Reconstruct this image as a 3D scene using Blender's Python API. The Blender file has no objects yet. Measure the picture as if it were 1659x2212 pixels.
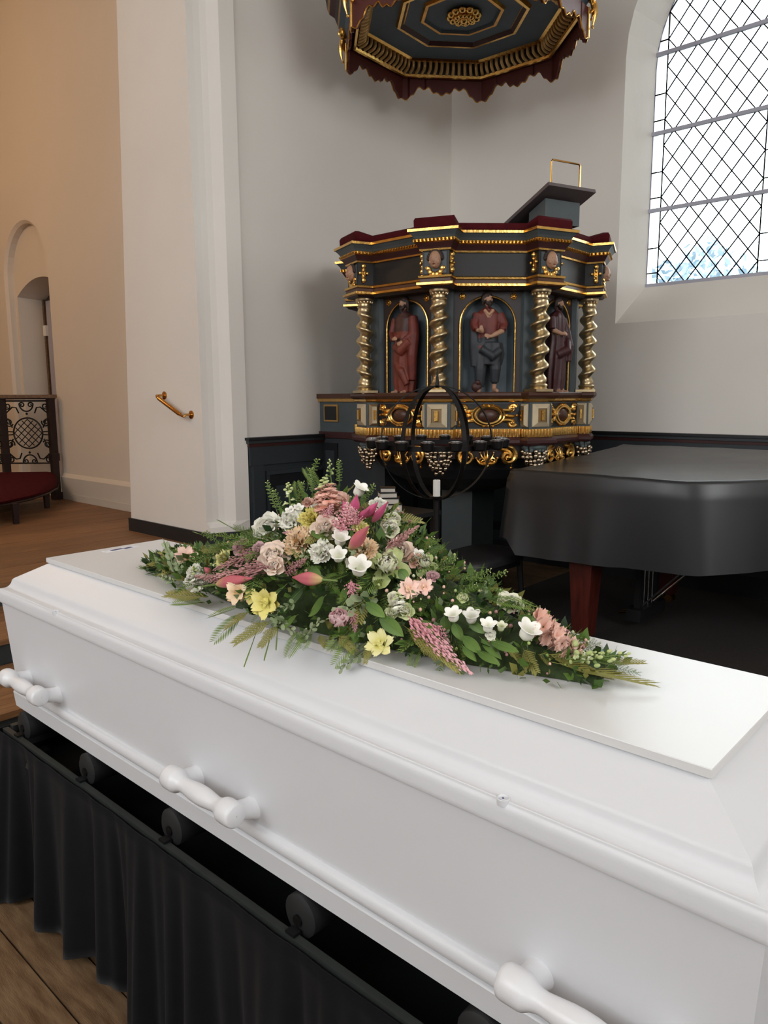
import bpy, bmesh, math, random
from mathutils import Vector, Matrix, noise
from math import sin, cos, pi, radians, sqrt

random.seed(7)
scene = bpy.context.scene
COL = scene.collection
EYE = 1.5                                  # camera height above the nave floor

# ------------------------------------------------------------------ camera
cam_data = bpy.data.cameras.new('camera')
cam = bpy.data.objects.new('camera', cam_data)
COL.objects.link(cam)
right = Vector((0.74051765, 0.67201954, -0.00483155))
down = Vector((0.09868063, -0.11584488, -0.98835322))
fwd = Vector((-0.66475239, 0.73141623, -0.1521005))
m = Matrix((right, -down, -fwd)).transposed().to_4x4()
m.translation = Vector((0, 0, EYE))
cam.matrix_world = m
cam_data.sensor_fit = 'HORIZONTAL'
cam_data.sensor_width = 36.0
cam_data.lens = 1610.0 / 1659.0 * 36.0
cam_data.clip_start = 0.02
scene.camera = cam

# ------------------------------------------------------------------ world, lights, exposure
world = bpy.data.worlds.new('daylight')
scene.world = world
world.use_nodes = True
bg = world.node_tree.nodes['Background']
bg.inputs['Color'].default_value = (0.93, 0.96, 1.0, 1)
bg.inputs['Strength'].default_value = 6.5

scene.view_settings.view_transform = 'Standard'
scene.view_settings.look = 'None'
scene.view_settings.exposure = 0.07
scene.view_settings.gamma = 1.0
scene.view_settings.use_curve_mapping = False


def area(name, loc, aim, sx, sy, power, color):
    d = bpy.data.lights.new(name, 'AREA')
    d.shape = 'RECTANGLE'
    d.size, d.size_y, d.energy, d.color = sx, sy, power, color
    o = bpy.data.objects.new(name, d)
    COL.objects.link(o)
    o.location = loc
    o.rotation_euler = (Vector(aim) - Vector(loc)).to_track_quat('-Z', 'Y').to_euler()
    return o


def lamp(name, loc, power, color, radius=0.25):
    d = bpy.data.lights.new(name, 'POINT')
    d.energy, d.color, d.shadow_soft_size = power, color, radius
    o = bpy.data.objects.new(name, d)
    COL.objects.link(o)
    o.location = loc
    return o


# area lamps added for daylight from unseen side and west windows, sky light at the window in view,
# warm lamps in the chancel and at the west end of the nave
area('daylight_side_fill', (-3.0, -4.6, 3.9), (-2.4, 4, 1.6), 2.4, 3.8, 165, (0.94, 0.97, 1.0))
area('daylight_side_fill_rear', (0.6, -4.6, 3.9), (0.2, 4, 1.4), 2.4, 3.8, 110, (0.94, 0.97, 1.0))
area('daylight_west_fill', (6.0, 0.8, 3.6), (-1.0, 2.2, 1.6), 3.4, 3.4, 310, (0.96, 0.98, 1.0))  # added fill lamp for the arch wall; no window is built there
portal = area('daylight_seen_window', (-1.76, 6.36, 3.75), (-1.76, 0.0, 3.75), 2.0, 2.9, 1.0, (1.0, 1.0, 1.0))
portal.data.cycles.is_portal = True
lamp('chandelier_chancel', (-8.4, 0.6, 4.3), 80, (1.0, 0.6, 0.28), 0.3)
lamp('chandelier_nave', (2.8, 1.4, 4.4), 14, (1.0, 0.7, 0.4), 0.35)

# ------------------------------------------------------------------ materials
MATS = {}


def lin(c):
    c /= 255.0
    return c / 12.92 if c <= 0.04045 else ((c + 0.055) / 1.055) ** 2.4


def rgb(r, g, b):
    return (lin(r), lin(g), lin(b), 1.0)


def mat(name, color, rough=0.6, metal=0.0, var=0.0, scale=8.0, bump=0.0, bscale=60.0, stretch=(1, 1, 1),
        color2=None, spec=0.5, coat=0.0, sheen=0.0, trans=0.0):
    """principled material with an optional noise variation of the colour and a fine noise bump"""
    M = bpy.data.materials.new(name)
    M.use_nodes = True
    nt = M.node_tree
    b = nt.nodes['Principled BSDF']
    b.inputs['Base Color'].default_value = color
    b.inputs['Roughness'].default_value = rough
    b.inputs['Metallic'].default_value = metal
    b.inputs['Specular IOR Level'].default_value = spec
    b.inputs['Coat Weight'].default_value = coat
    b.inputs['Coat Roughness'].default_value = 0.34 if coat else 0.03
    b.inputs['Sheen Weight'].default_value = sheen
    if trans:
        b.inputs['Subsurface Weight'].default_value = trans
        b.inputs['Subsurface Radius'].default_value = (0.01, 0.01, 0.008)
    tc = nt.nodes.new('ShaderNodeTexCoord')
    mp = nt.nodes.new('ShaderNodeMapping')
    mp.inputs['Scale'].default_value = stretch
    nt.links.new(tc.outputs['Object'], mp.inputs['Vector'])
    if var or color2:
        n = nt.nodes.new('ShaderNodeTexNoise')
        n.inputs['Scale'].default_value = scale
        n.inputs['Detail'].default_value = 4
        nt.links.new(mp.outputs['Vector'], n.inputs['Vector'])
        r = nt.nodes.new('ShaderNodeValToRGB')
        c2 = color2 or tuple(max(0, c * (1 - var)) for c in color[:3]) + (1,)
        r.color_ramp.elements[0].color = c2
        r.color_ramp.elements[1].color = color if color2 else tuple(min(1, c * (1 + var * .6)) for c in color[:3]) + (1,)
        r.color_ramp.elements[0].position = 0.3
        r.color_ramp.elements[1].position = 0.7
        nt.links.new(n.outputs['Fac'], r.inputs['Fac'])
        nt.links.new(r.outputs['Color'], b.inputs['Base Color'])
    if bump:
        n2 = nt.nodes.new('ShaderNodeTexNoise')
        n2.inputs['Scale'].default_value = bscale
        n2.inputs['Detail'].default_value = 3
        nt.links.new(mp.outputs['Vector'], n2.inputs['Vector'])
        bp = nt.nodes.new('ShaderNodeBump')
        bp.inputs['Strength'].default_value = bump
        bp.inputs['Distance'].default_value = 0.01
        nt.links.new(n2.outputs['Fac'], bp.inputs['Height'])
        nt.links.new(bp.outputs['Normal'], b.inputs['Normal'])
    MATS[name] = M
    return M


def wood(name, c1, c2, stretch, rough=0.5, scale=6.0, coat=0.0):
    """long grained boards; every object gets its own tone"""
    M = mat(name, c1, rough, 0, 0, scale, 0.15, 40.0, stretch, color2=c2, coat=coat)
    nt = M.node_tree
    b = nt.nodes['Principled BSDF']
    oi = nt.nodes.new('ShaderNodeObjectInfo')
    mr = nt.nodes.new('ShaderNodeMapRange')
    mr.inputs['To Min'].default_value = 0.78
    mr.inputs['To Max'].default_value = 1.15
    nt.links.new(oi.outputs['Random'], mr.inputs['Value'])
    hsv = nt.nodes.new('ShaderNodeHueSaturation')
    nt.links.new(mr.outputs['Result'], hsv.inputs['Value'])
    src = b.inputs['Base Color'].links[0].from_socket
    nt.links.new(src, hsv.inputs['Color'])
    nt.links.new(hsv.outputs['Color'], b.inputs['Base Color'])
    return M


def glass_mat(name):
    M = bpy.data.materials.new(name)
    M.use_nodes = True
    nt = M.node_tree
    out = nt.nodes['Material Output']
    nt.nodes.remove(nt.nodes['Principled BSDF'])
    tr = nt.nodes.new('ShaderNodeBsdfTransparent')
    tr.inputs['Color'].default_value = (0.95, 0.98, 0.97, 1)
    gl = nt.nodes.new('ShaderNodeBsdfGlossy')
    gl.inputs['Roughness'].default_value = 0.06
    n = nt.nodes.new('ShaderNodeTexNoise')
    n.inputs['Scale'].default_value = 14
    bp = nt.nodes.new('ShaderNodeBump')
    bp.inputs['Strength'].default_value = 0.3
    nt.links.new(n.outputs['Fac'], bp.inputs['Height'])
    nt.links.new(bp.outputs['Normal'], gl.inputs['Normal'])
    fr = nt.nodes.new('ShaderNodeFresnel')
    fr.inputs['IOR'].default_value = 1.45
    mx = nt.nodes.new('ShaderNodeMixShader')
    nt.links.new(fr.outputs['Fac'], mx.inputs['Fac'])
    nt.links.new(tr.outputs['BSDF'], mx.inputs[1])
    nt.links.new(gl.outputs['BSDF'], mx.inputs[2])
    nt.links.new(mx.outputs['Shader'], out.inputs['Surface'])
    MATS[name] = M


def petal_mat(name, c_in, c_out, lo=0.0, hi=1.0, axis='Z', rough=0.55):
    """petal colour running from the heart to the tip of the flower (the flower's own colouring)"""
    M = bpy.data.materials.new(name)
    M.use_nodes = True
    nt = M.node_tree
    b = nt.nodes['Principled BSDF']
    b.inputs['Roughness'].default_value = rough
    b.inputs['Specular IOR Level'].default_value = 0.3
    tc = nt.nodes.new('ShaderNodeTexCoord')
    sp = nt.nodes.new('ShaderNodeSeparateXYZ')
    nt.links.new(tc.outputs['Object'], sp.inputs['Vector'])
    n = nt.nodes.new('ShaderNodeTexNoise')
    n.inputs['Scale'].default_value = 5
    nt.links.new(tc.outputs['Object'], n.inputs['Vector'])
    mr = nt.nodes.new('ShaderNodeMapRange')
    mr.inputs['From Min'].default_value = lo
    mr.inputs['From Max'].default_value = hi
    nt.links.new(sp.outputs[axis], mr.inputs['Value'])
    ad = nt.nodes.new('ShaderNodeMath')
    ad.operation = 'MULTIPLY_ADD'
    ad.inputs[1].default_value = 0.35
    nt.links.new(n.outputs['Fac'], ad.inputs[0])
    nt.links.new(mr.outputs['Result'], ad.inputs[2])
    r = nt.nodes.new('ShaderNodeValToRGB')
    r.color_ramp.elements[0].color = c_in
    r.color_ramp.elements[1].color = c_out
    r.color_ramp.elements[0].position = 0.18
    r.color_ramp.elements[1].position = 1.0
    nt.links.new(ad.outputs['Value'], r.inputs['Fac'])
    oi = nt.nodes.new('ShaderNodeObjectInfo')
    mv = nt.nodes.new('ShaderNodeMapRange')
    mv.inputs['To Min'].default_value = 0.88
    mv.inputs['To Max'].default_value = 1.08
    nt.links.new(oi.outputs['Random'], mv.inputs['Value'])
    hsv = nt.nodes.new('ShaderNodeHueSaturation')
    nt.links.new(mv.outputs['Result'], hsv.inputs['Value'])
    nt.links.new(r.outputs['Color'], hsv.inputs['Color'])
    nt.links.new(hsv.outputs['Color'], b.inputs['Base Color'])
    b.inputs['Subsurface Weight'].default_value = 0.12
    b.inputs['Subsurface Radius'].default_value = (0.006, 0.005, 0.004)
    MATS[name] = M


mat('plaster', rgb(230, 225, 218), 0.9, var=0.03, scale=1.3, bump=0.12, bscale=14)
mat('plaster_chancel', rgb(224, 214, 200), 0.9, var=0.03, scale=1.0, bump=0.12, bscale=14)
mat('plaster_plinth', rgb(208, 202, 192), 0.9, var=0.04, scale=2.0, bump=0.1, bscale=14)
mat('ceiling_plaster', rgb(226, 220, 212), 0.95, var=0.03, scale=1.0)
mat('coffin_white', rgb(223, 224, 227), 0.42, var=0.012, scale=3, bump=0.03, bscale=90)
mat('coffin_plate', rgb(224, 223, 222), 0.3, var=0.012, scale=3, bump=0.02, bscale=20)
mat('coffin_handle', rgb(228, 228, 230), 0.3, bump=0.02, bscale=60)
mat('gold', rgb(205, 150, 70), 0.3, 1.0, var=0.25, scale=18, bump=0.25, bscale=45)
mat('gold_bright', rgb(232, 186, 106), 0.24, 1.0, var=0.15, scale=20, bump=0.12, bscale=50)
mat('gold_flat', rgb(190, 150, 88), 0.5, 0.7, var=0.15, scale=15)
mat('gold_dentil', rgb(196, 160, 104), 0.42, 0.7, var=0.12, scale=15)
mat('champagne', rgb(204, 184, 146), 0.36, 1.0, var=0.12, scale=12, bump=0.1, bscale=30)
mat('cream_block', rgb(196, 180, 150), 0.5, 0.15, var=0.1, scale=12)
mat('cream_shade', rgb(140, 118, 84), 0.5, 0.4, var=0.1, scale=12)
mat('silver_grape', rgb(196, 180, 158), 0.22, 1.0, var=0.1, scale=9)
mat('desk_brown', rgb(92, 82, 82), 0.5, var=0.1, scale=8)
mat('bluegrey', rgb(74, 83, 86), 0.55, var=0.12, scale=7, bump=0.05)
mat('niche_blue', rgb(84, 96, 103), 0.7, var=0.15, scale=9)
mat('canopy_blue', rgb(68, 82, 92), 0.6, var=0.1, scale=5)
mat('leaf_grey', rgb(86, 98, 98), 0.45, var=0.2, scale=14)
mat('pulpit_dark', rgb(36, 24, 24), 0.5, var=0.2, scale=6)
mat('pulpit_black', rgb(22, 22, 24), 0.5, var=0.2, scale=6)
mat('pulpit_brown', rgb(74, 44, 32), 0.4, var=0.2, scale=8)
mat('wine_red', rgb(82, 32, 28), 0.5, var=0.2, scale=8)
mat('wine_dark', rgb(60, 26, 26), 0.5, var=0.2, scale=8)
mat('velvet', rgb(74, 20, 25), 0.9, var=0.2, scale=25, spec=0.1)
mat('landing_grey', rgb(48, 53, 57), 0.55, var=0.12, scale=7)
mat('bowl_dark', rgb(33, 35, 38), 0.6, var=0.1, scale=5)
mat('skin_carved', rgb(172, 132, 106), 0.5, var=0.12, scale=20)
mat('hair_carved', rgb(44, 28, 22), 0.6, var=0.2, scale=40)
mat('robe_red', rgb(104, 40, 32), 0.55, var=0.25, scale=16)
mat('robe_rust', rgb(112, 48, 34), 0.55, var=0.25, scale=16)
mat('robe_slate', rgb(46, 50, 56), 0.55, var=0.25, scale=16)
mat('robe_brown', rgb(66, 36, 32), 0.5, var=0.25, scale=16)
mat('robe_plum', rgb(66, 28, 32), 0.45, var=0.25, scale=16)
mat('eye_dark', rgb(20, 14, 12), 0.4)
mat('panelling', rgb(50, 56, 60), 0.45, var=0.08, scale=3)
mat('panelling_dark', rgb(26, 28, 32), 0.45, var=0.08, scale=3)
mat('skirting_black', rgb(30, 33, 36), 0.5, var=0.1, scale=5)
mat('step_grey', rgb(52, 58, 60), 0.6, var=0.1, scale=5)
wood('pine_floor', rgb(120, 96, 70), rgb(84, 60, 38), (1.6, 9, 9), 0.5)
wood('chancel_floor', rgb(150, 108, 72), rgb(118, 82, 52), (10, 0.8, 10), 0.5)
wood('oak_trim', rgb(136, 106, 78), rgb(96, 72, 52), (2, 9, 9), 0.45)
wood('mahogany', rgb(84, 30, 20), rgb(54, 18, 13), (6, 6, 1.0), 0.35)
mat('floor_gap', rgb(22, 16, 12), 0.9)
mat('floor_shade_dark', rgb(38, 32, 29), 0.95, var=0.3, scale=60, bump=0.3, bscale=200)  # dark tone painting the shade on the floor under the piano
mat('black_cloth', rgb(15, 15, 18), 0.9, var=0.15, scale=30, spec=0.12, sheen=0.06)
mat('bier_black', rgb(16, 17, 18), 0.5, var=0.1, scale=10, spec=0.3)
mat('bier_rail', rgb(46, 50, 48), 0.5, var=0.15, scale=12)
mat('roller_rubber', rgb(24, 25, 26), 0.7, var=0.1, scale=12)
mat('piano_cloth', rgb(27, 30, 34), 0.5, var=0.08, scale=8, bump=0.04, bscale=12, spec=0.3, coat=0.8)
mat('iron', rgb(26, 24, 24), 0.45, 0.6, var=0.2, scale=20)
mat('iron_brown', rgb(44, 28, 24), 0.5, 0.4, var=0.2, scale=20)
mat('dark_wood', rgb(40, 28, 24), 0.4, var=0.2, scale=10)
mat('lead', rgb(120, 120, 140), 0.6, 0.2)
mat('window_frame', rgb(176, 176, 190), 0.6)  # pale tone paints the sky glare onto the window bars
mat('brass', rgb(200, 150, 84), 0.22, 1.0, var=0.08, scale=20)
mat('wax', rgb(240, 238, 232), 0.5)
mat('tin', rgb(210, 212, 214), 0.25, 1.0)
mat('paper', rgb(206, 198, 186), 0.8, stretch=(1, 1, 60), var=0.1, scale=3)
mat('book_cover', rgb(24, 24, 26), 0.5)
mat('leather_black', rgb(34, 33, 35), 0.5, var=0.1, scale=20, bump=0.1, bscale=150)
mat('sticker_white', rgb(236, 236, 240), 0.5)
mat('ink_blue', rgb(74, 74, 118), 0.5)
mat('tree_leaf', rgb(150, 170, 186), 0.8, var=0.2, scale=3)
mat('bark', rgb(84, 78, 72), 0.9)
mat('grass', rgb(90, 105, 84), 0.9, var=0.2, scale=2)
mat('door_grey', rgb(84, 74, 62), 0.6, var=0.05)
glass_mat('clear_glass')

# flowers and greenery
petal_mat('white_petal', rgb(242, 242, 222), rgb(252, 249, 240))
petal_mat('cream_petal', rgb(228, 230, 188), rgb(250, 246, 234))
petal_mat('lime_white', rgb(178, 194, 110), rgb(240, 240, 212))
petal_mat('blush_petal', rgb(250, 222, 200), rgb(252, 238, 226))
petal_mat('peach_petal', rgb(240, 190, 156), rgb(246, 218, 194))
petal_mat('salmon_petal', rgb(248, 198, 178), rgb(252, 218, 204))
petal_mat('apricot_petal', rgb(242, 196, 140), rgb(250, 228, 198))
petal_mat('yellow_petal', rgb(216, 204, 90), rgb(242, 230, 150))
petal_mat('lemon_petal', rgb(222, 214, 100), rgb(246, 240, 186))
petal_mat('mauve_petal', rgb(214, 164, 170), rgb(232, 200, 200))
petal_mat('lily_pink', rgb(204, 184, 120), rgb(210, 112, 122), 0.0, 0.45)
petal_mat('lily_deep', rgb(212, 134, 152), rgb(208, 98, 138), 0.0, 0.6)
petal_mat('astilbe_pink', rgb(222, 150, 160), rgb(240, 188, 192))
petal_mat('astilbe_dusty', rgb(178, 128, 128), rgb(210, 162, 158))
petal_mat('bud_green', rgb(136, 164, 84), rgb(200, 208, 146))
petal_mat('leaf_green', rgb(66, 94, 40), rgb(108, 136, 66), rough=0.45)
petal_mat('leaf_dark', rgb(42, 64, 34), rgb(68, 94, 50), rough=0.4)
petal_mat('fern_green', rgb(84, 114, 46), rgb(122, 146, 70))
petal_mat('cedar_green', rgb(122, 120, 58), rgb(150, 146, 80))
petal_mat('sage_green', rgb(122, 140, 100), rgb(166, 178, 140))
mat('stem_green', rgb(110, 132, 68), 0.5)
mat('moss', rgb(54, 70, 34), 0.95, var=0.4, scale=40, bump=0.6, bscale=60)

# ------------------------------------------------------------------ mesh helpers


class MB:
    """collects geometry for one mesh object"""

    def __init__(self):
        self.v, self.f, self.m, self.s, self.names = [], [], [], [], []

    def mi(self, name):
        if name not in self.names:
            self.names.append(name)
        return self.names.index(name)

    def add(self, verts, faces, mt, smooth=False):
        o = len(self.v)
        self.v += [tuple(p) for p in verts]
        k = self.mi(mt)
        for f in faces:
            self.f.append([i + o for i in f])
            self.m.append(k)
            self.s.append(smooth)
        return self

    def box(self, x0, x1, y0, y1, z0, z1, mt):
        v = [(x, y, z) for z in (z0, z1) for y in (y0, y1) for x in (x0, x1)]
        return self.add(v, [(0, 2, 3, 1), (4, 5, 7, 6), (0, 1, 5, 4), (2, 6, 7, 3), (0, 4, 6, 2), (1, 3, 7, 5)], mt)

    def hexa(self, p, mt):
        """eight corners: bottom ring 0-3, top ring 4-7"""
        return self.add(p, [(3, 2, 1, 0), (4, 5, 6, 7), (0, 1, 5, 4), (1, 2, 6, 5), (2, 3, 7, 6), (3, 0, 4, 7)], mt)

    def obox(self, c, ax, ay, az, mt):
        c, ax, ay, az = map(Vector, (c, ax, ay, az))
        q = [c + sx * ax + sy * ay + sz * az for sz in (-1, 1) for sx, sy in ((-1, -1), (1, -1), (1, 1), (-1, 1))]
        return self.hexa(q, mt)

    def prism(self, poly, z0, z1, mt):
        n = len(poly)
        v = [(x, y, z0) for x, y in poly] + [(x, y, z1) for x, y in poly]
        f = [tuple(range(n - 1, -1, -1)), tuple(range(n, 2 * n))] + [(i, (i + 1) % n, n + (i + 1) % n, n + i) for i in range(n)]
        return self.add(v, f, mt)

    def loft(self, rings, mt, closed=True, caps=True, smooth=True):
        """rings of equal length; mt may be a list, one per band"""
        n = len(rings[0])
        for k in range(len(rings) - 1):
            a, b = rings[k], rings[k + 1]
            f = [(i, (i + 1) % n, n + (i + 1) % n, n + i) for i in range(n if closed else n - 1)]
            self.add(list(a) + list(b), f, mt[k] if isinstance(mt, (list, tuple)) else mt, smooth)
        if caps and closed:
            self.add(rings[0], [tuple(range(n - 1, -1, -1))], mt[0] if isinstance(mt, (list, tuple)) else mt)
            self.add(rings[-1], [tuple(range(n))], mt[-1] if isinstance(mt, (list, tuple)) else mt)
        return self

    def tube(self, pts, rad, mt, n=8, caps=True, flat=None):
        pts = [Vector(p) for p in pts]
        if not isinstance(rad, (list, tuple)):
            rad = [rad] * len(pts)
        rings, up = [], None
        for i, p in enumerate(pts):
            d = (pts[min(i + 1, len(pts) - 1)] - pts[max(i - 1, 0)]).normalized()
            if up is None:
                up = Vector((0, 0, 1)) if abs(d.z) < 0.9 else Vector((1, 0, 0))
            s = d.cross(up)
            if s.length < 1e-6:
                s = d.orthogonal()
            s.normalize()
            up = s.cross(d).normalized()
            k = flat or 1.0
            rings.append([p + rad[i] * (cos(2 * pi * j / n) * s + k * sin(2 * pi * j / n) * up) for j in range(n)])
        return self.loft(rings, mt, True, caps)

    def lathe(self, prof, c, mt, n=16, axis='Z', caps=True):
        """prof of (radius, height) about a vertical (or X / Y) axis through c"""
        rings = []
        for r, h in prof:
            ring = []
            for j in range(n):
                a = 2 * pi * j / n
                if axis == 'Z':
                    q = (c[0] + r * cos(a), c[1] + r * sin(a), c[2] + h)
                elif axis == 'X':
                    q = (c[0] + h, c[1] + r * cos(a), c[2] + r * sin(a))
                else:
                    q = (c[0] + r * sin(a), c[1] + h, c[2] + r * cos(a))
                ring.append(q)
            rings.append(ring)
        return self.loft(rings, mt, True, caps)

    def ball(self, c, r, mt, n=10, k=6, rot=None):
        if not isinstance(r, (tuple, list)):
            r = (r, r, r)
        c = Vector(c)
        rings = []
        for i in range(k + 1):
            t = pi * (0.02 + 0.96 * i / k)
            ring = []
            for j in range(n):
                a = 2 * pi * j / n
                q = Vector((r[0] * sin(t) * cos(a), r[1] * sin(t) * sin(a), -r[2] * cos(t)))
                if rot is not None:
                    q = rot @ q
                ring.append(c + q)
            rings.append(ring)
        return self.loft(rings, mt)

    def build(self, name, parent=None, origin=None, sharp=35):
        me = bpy.data.meshes.new(name)
        o = origin or (0, 0, 0)
        me.from_pydata([(x - o[0], y - o[1], z - o[2]) for x, y, z in self.v], [], self.f)
        for nme in self.names:
            me.materials.append(MATS[nme])
        me.polygons.foreach_set('material_index', self.m)
        me.polygons.foreach_set('use_smooth', self.s)
        if any(self.s):
            bm = bmesh.new()
            bm.from_mesh(me)
            bmesh.ops.remove_doubles(bm, verts=bm.verts, dist=1e-5)
            bmesh.ops.recalc_face_normals(bm, faces=bm.faces) if sharp > 0 else None
            bm.to_mesh(me)
            bm.free()
            me.set_sharp_from_angle(angle=radians(abs(sharp)))
        me.update()
        ob = bpy.data.objects.new(name, me)
        COL.objects.link(ob)
        if parent is not None:
            ob.parent = parent
            if origin is None:
                pass
        elif origin is not None:
            ob.location = origin
        return ob


def tag(o, label, cat, group=None):
    o['label'] = label
    o['category'] = cat
    if group:
        o['group'] = group
    return o


def struct(o):
    o['kind'] = 'structure'
    return o


def stuff(o):
    o['kind'] = 'stuff'
    return o


def empty(name, loc, label=None, cat=None, group=None):
    o = bpy.data.objects.new(name, None)
    o.empty_display_size = 0.1
    COL.objects.link(o)
    o.location = loc
    if label:
        tag(o, label, cat, group)
    return o


def copy_tree(o, parent=None):
    c = o.copy()
    COL.objects.link(c)
    c.parent = parent
    for ch in [x for x in bpy.data.objects if x.parent == o]:
        copy_tree(ch, c)
    return c


def Z(rel):
    return rel + EYE

# ================================================================== the setting
XC, YW = -4.49, 5.9            # chancel arch wall and window wall of the nave
ZCH = Z(-1.08)                 # chancel floor
CEIL = Z(4.6)

# nave floor: a dark slab with the boards lying on it
b = MB()
b.box(-4.6, 6.2, -4.9, 6.4, -0.2, -0.012, 'floor_gap')
floor = struct(b.build('floor'))
k = 0
y = -1.5
while y < YW - 0.02:
    w = 0.118 if int((y + 2) * 8.3) % 3 else 0.128
    y1 = min(y + w, YW)
    x0 = XC if y > 3.1 else -3.30
    cut = -0.6 + 1.9 * ((k * 0.618) % 1.0)
    for xa, xb in ((x0, cut), (cut, 3.2)):
        b = MB()
        b.box(xa + 0.0015, xb - 0.0015, y + 0.0028, y1 - 0.0028, -0.03, 0.0 - 0.0008 * (k % 3), 'pine_floor')
        b.build('plank', floor)
    y = y1
    k += 1

# chancel platform with its two steps
b = MB()
b.box(-12.5, -4.60, -4.9, 3.7, -0.2, ZCH - 0.014, 'floor_gap')
b.box(-4.606, -4.590, -4.9, 3.1, Z(-1.22), ZCH - 0.03, 'step_grey')
chancel = struct(b.build('floor_chancel'))
x = -4.575
k = 0
while x > -12.3:
    w = 0.13 + 0.02 * ((k * 0.37) % 1)
    b = MB()
    b.box(x - w + 0.0014, x - 0.0014, -4.9, 3.1 if x - w > -5.7 else 3.66, ZCH - 0.03, ZCH - 0.0006 * (k % 3), 'chancel_floor')
    b.build('plank', chancel)
    x -= w
    k += 1
for zt, xe, xb in ((Z(-1.22), -3.93, -4.59), (Z(-1.36), -3.31, -3.945)):
    b = MB()
    b.box(xb, xe - 0.02, -4.9, 3.08, zt - 0.14, zt - 0.03, 'step_grey')
    st = struct(b.build('floor_step'))
    n = 4
    for i in range(n):
        a0 = xb + (xe - xb) * i / n
        a1 = xb + (xe - xb) * (i + 1) / n
        b = MB()
        b.box(a0 + 0.001, a1 - 0.001, -4.9, 3.09, zt - 0.03, zt, 'chancel_floor')
        b.build('plank', st)

# chancel arch wall behind the pulpit
b = MB()
b.box(XC - 0.3, XC, 3.41, YW + 0.6, -0.1, CEIL, 'plaster')
struct(b.build('wall_left'))

# arch pier with its coved edge
b = MB()


def pier_ring(z, cove):
    lean = (z - 0.5) * 0.055
    if cove:
        arc = [(-4.568, 3.1), (-4.562, 3.15), (-4.552, 3.195), (-4.532, 3.235), (-4.505, 3.265), (-4.475, 3.295)]
    else:
        arc = [(-4.535, 3.1), (-4.52, 3.136), (-4.505, 3.172), (-4.49, 3.208), (-4.475, 3.244), (-4.462, 3.28)]
    pts = [(-5.645 + lean, 3.1)] + arc + [(-4.462, 3.412), (-4.79, 3.412), (-4.79, 3.70), (-5.645 + lean, 3.70)]
    return [(px, py, z) for px, py in pts]


zs = Z(-0.9)
b.loft([pier_ring(0.1, False), pier_ring(zs - 0.035, False), pier_ring(zs, True), pier_ring(CEIL, True)], 'plaster', smooth=False)
struct(b.build('wall_pier'))
b = MB()
b.prism([(-5.665, 3.085), (-4.525, 3.085), (-4.45, 3.272), (-4.45, 3.40), (-4.5, 3.40), (-4.56, 3.11), (-5.60, 3.11), (-5.60, 3.5), (-5.665, 3.5)],
        ZCH - 0.02, Z(-0.975), 'skirting_black')
struct(b.build('baseboard_pier'))


def wall_with_arch(mb, x0, x1, y0, y1, z0, z1, xl, xr, zb, zs_, mt, n=20):
    """wall along X between y0 and y1 with a round-headed opening"""
    for yy in (y0, y1):
        R_ = (xr - xl) / 2
        xc = (xl + xr) / 2
        arc = [(xc - R_ * cos(pi * i / n), zs_ + R_ * sin(pi * i / n)) for i in range(n + 1)]
        q = [(x0, z0), (xl, z0), (xl, z1), (x0, z1)]
        mb.add([(a, yy, c) for a, c in q], [(0, 1, 2, 3)], mt)
        q = [(xr, z0), (x1, z0), (x1, z1), (xr, z1)]
        mb.add([(a, yy, c) for a, c in q], [(0, 1, 2, 3)], mt)
        if zb > z0:
            q = [(xl, z0), (xr, z0), (xr, zb), (xl, zb)]
            mb.add([(a, yy, c) for a, c in q], [(0, 1, 2, 3)], mt)
        for i in range(n):
            (a0, c0), (a1, c1) = arc[i], arc[i + 1]
            mb.add([(a0, yy, c0), (a1, yy, c1), (a1, yy, z1), (a0, yy, z1)], [(0, 1, 2, 3)], mt)


def arch_outline(xl, xr, zb, zs_, n=20):
    R_ = (xr - xl) / 2
    xc = (xl + xr) / 2
    return [(xl, zb)] + [(xc - R_ * cos(pi * i / n), zs_ + R_ * sin(pi * i / n)) for i in range(n + 1)] + [(xr, zb)]


# window wall: the opening is splayed, the sill slopes up to the glass
wxl, wxr, wzb, wzs = -2.80, -0.72, Z(0.585), Z(2.60)
gxl, gxr, gzb, gzs, YG = -2.72, -0.80, Z(0.912), Z(2.60), YW + 0.38
b = MB()
b2 = MB()
wall_with_arch(b, XC - 0.3, 6.2, YW, YW + 0.6, -0.1, CEIL, wxl, wxr, wzb, wzs, 'plaster')
o1 = arch_outline(wxl, wxr, wzb, wzs)
o2 = arch_outline(gxl, gxr, gzb, gzs)
o3 = arch_outline(gxl - 0.05, gxr + 0.05, gzb - 0.05, gzs)
n = len(o1)
b.loft([[(p[0], YW, p[1]) for p in o1], [(p[0], YG, p[1]) for p in o2], [(p[0], YG + 0.08, p[1]) for p in o2],
        [(p[0], YW + 0.6, p[1]) for p in o3]], 'plaster', True, False, False)
struct(b.build('wall_right'))

# the far pier of the chancel arch and the wall over it
b = MB()
b.box(-5.6, XC, -4.9, -2.1, -0.1, CEIL, 'plaster')
b.box(-5.6, XC, -2.1, 3.1, Z(3.9), CEIL, 'plaster')
struct(b.build('wall_arch'))
b = MB()
b.box(-12.5, -5.6, -2.9, -2.66, -0.1, CEIL, 'plaster_chancel')
struct(b.build('wall_chancel_near'))
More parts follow.
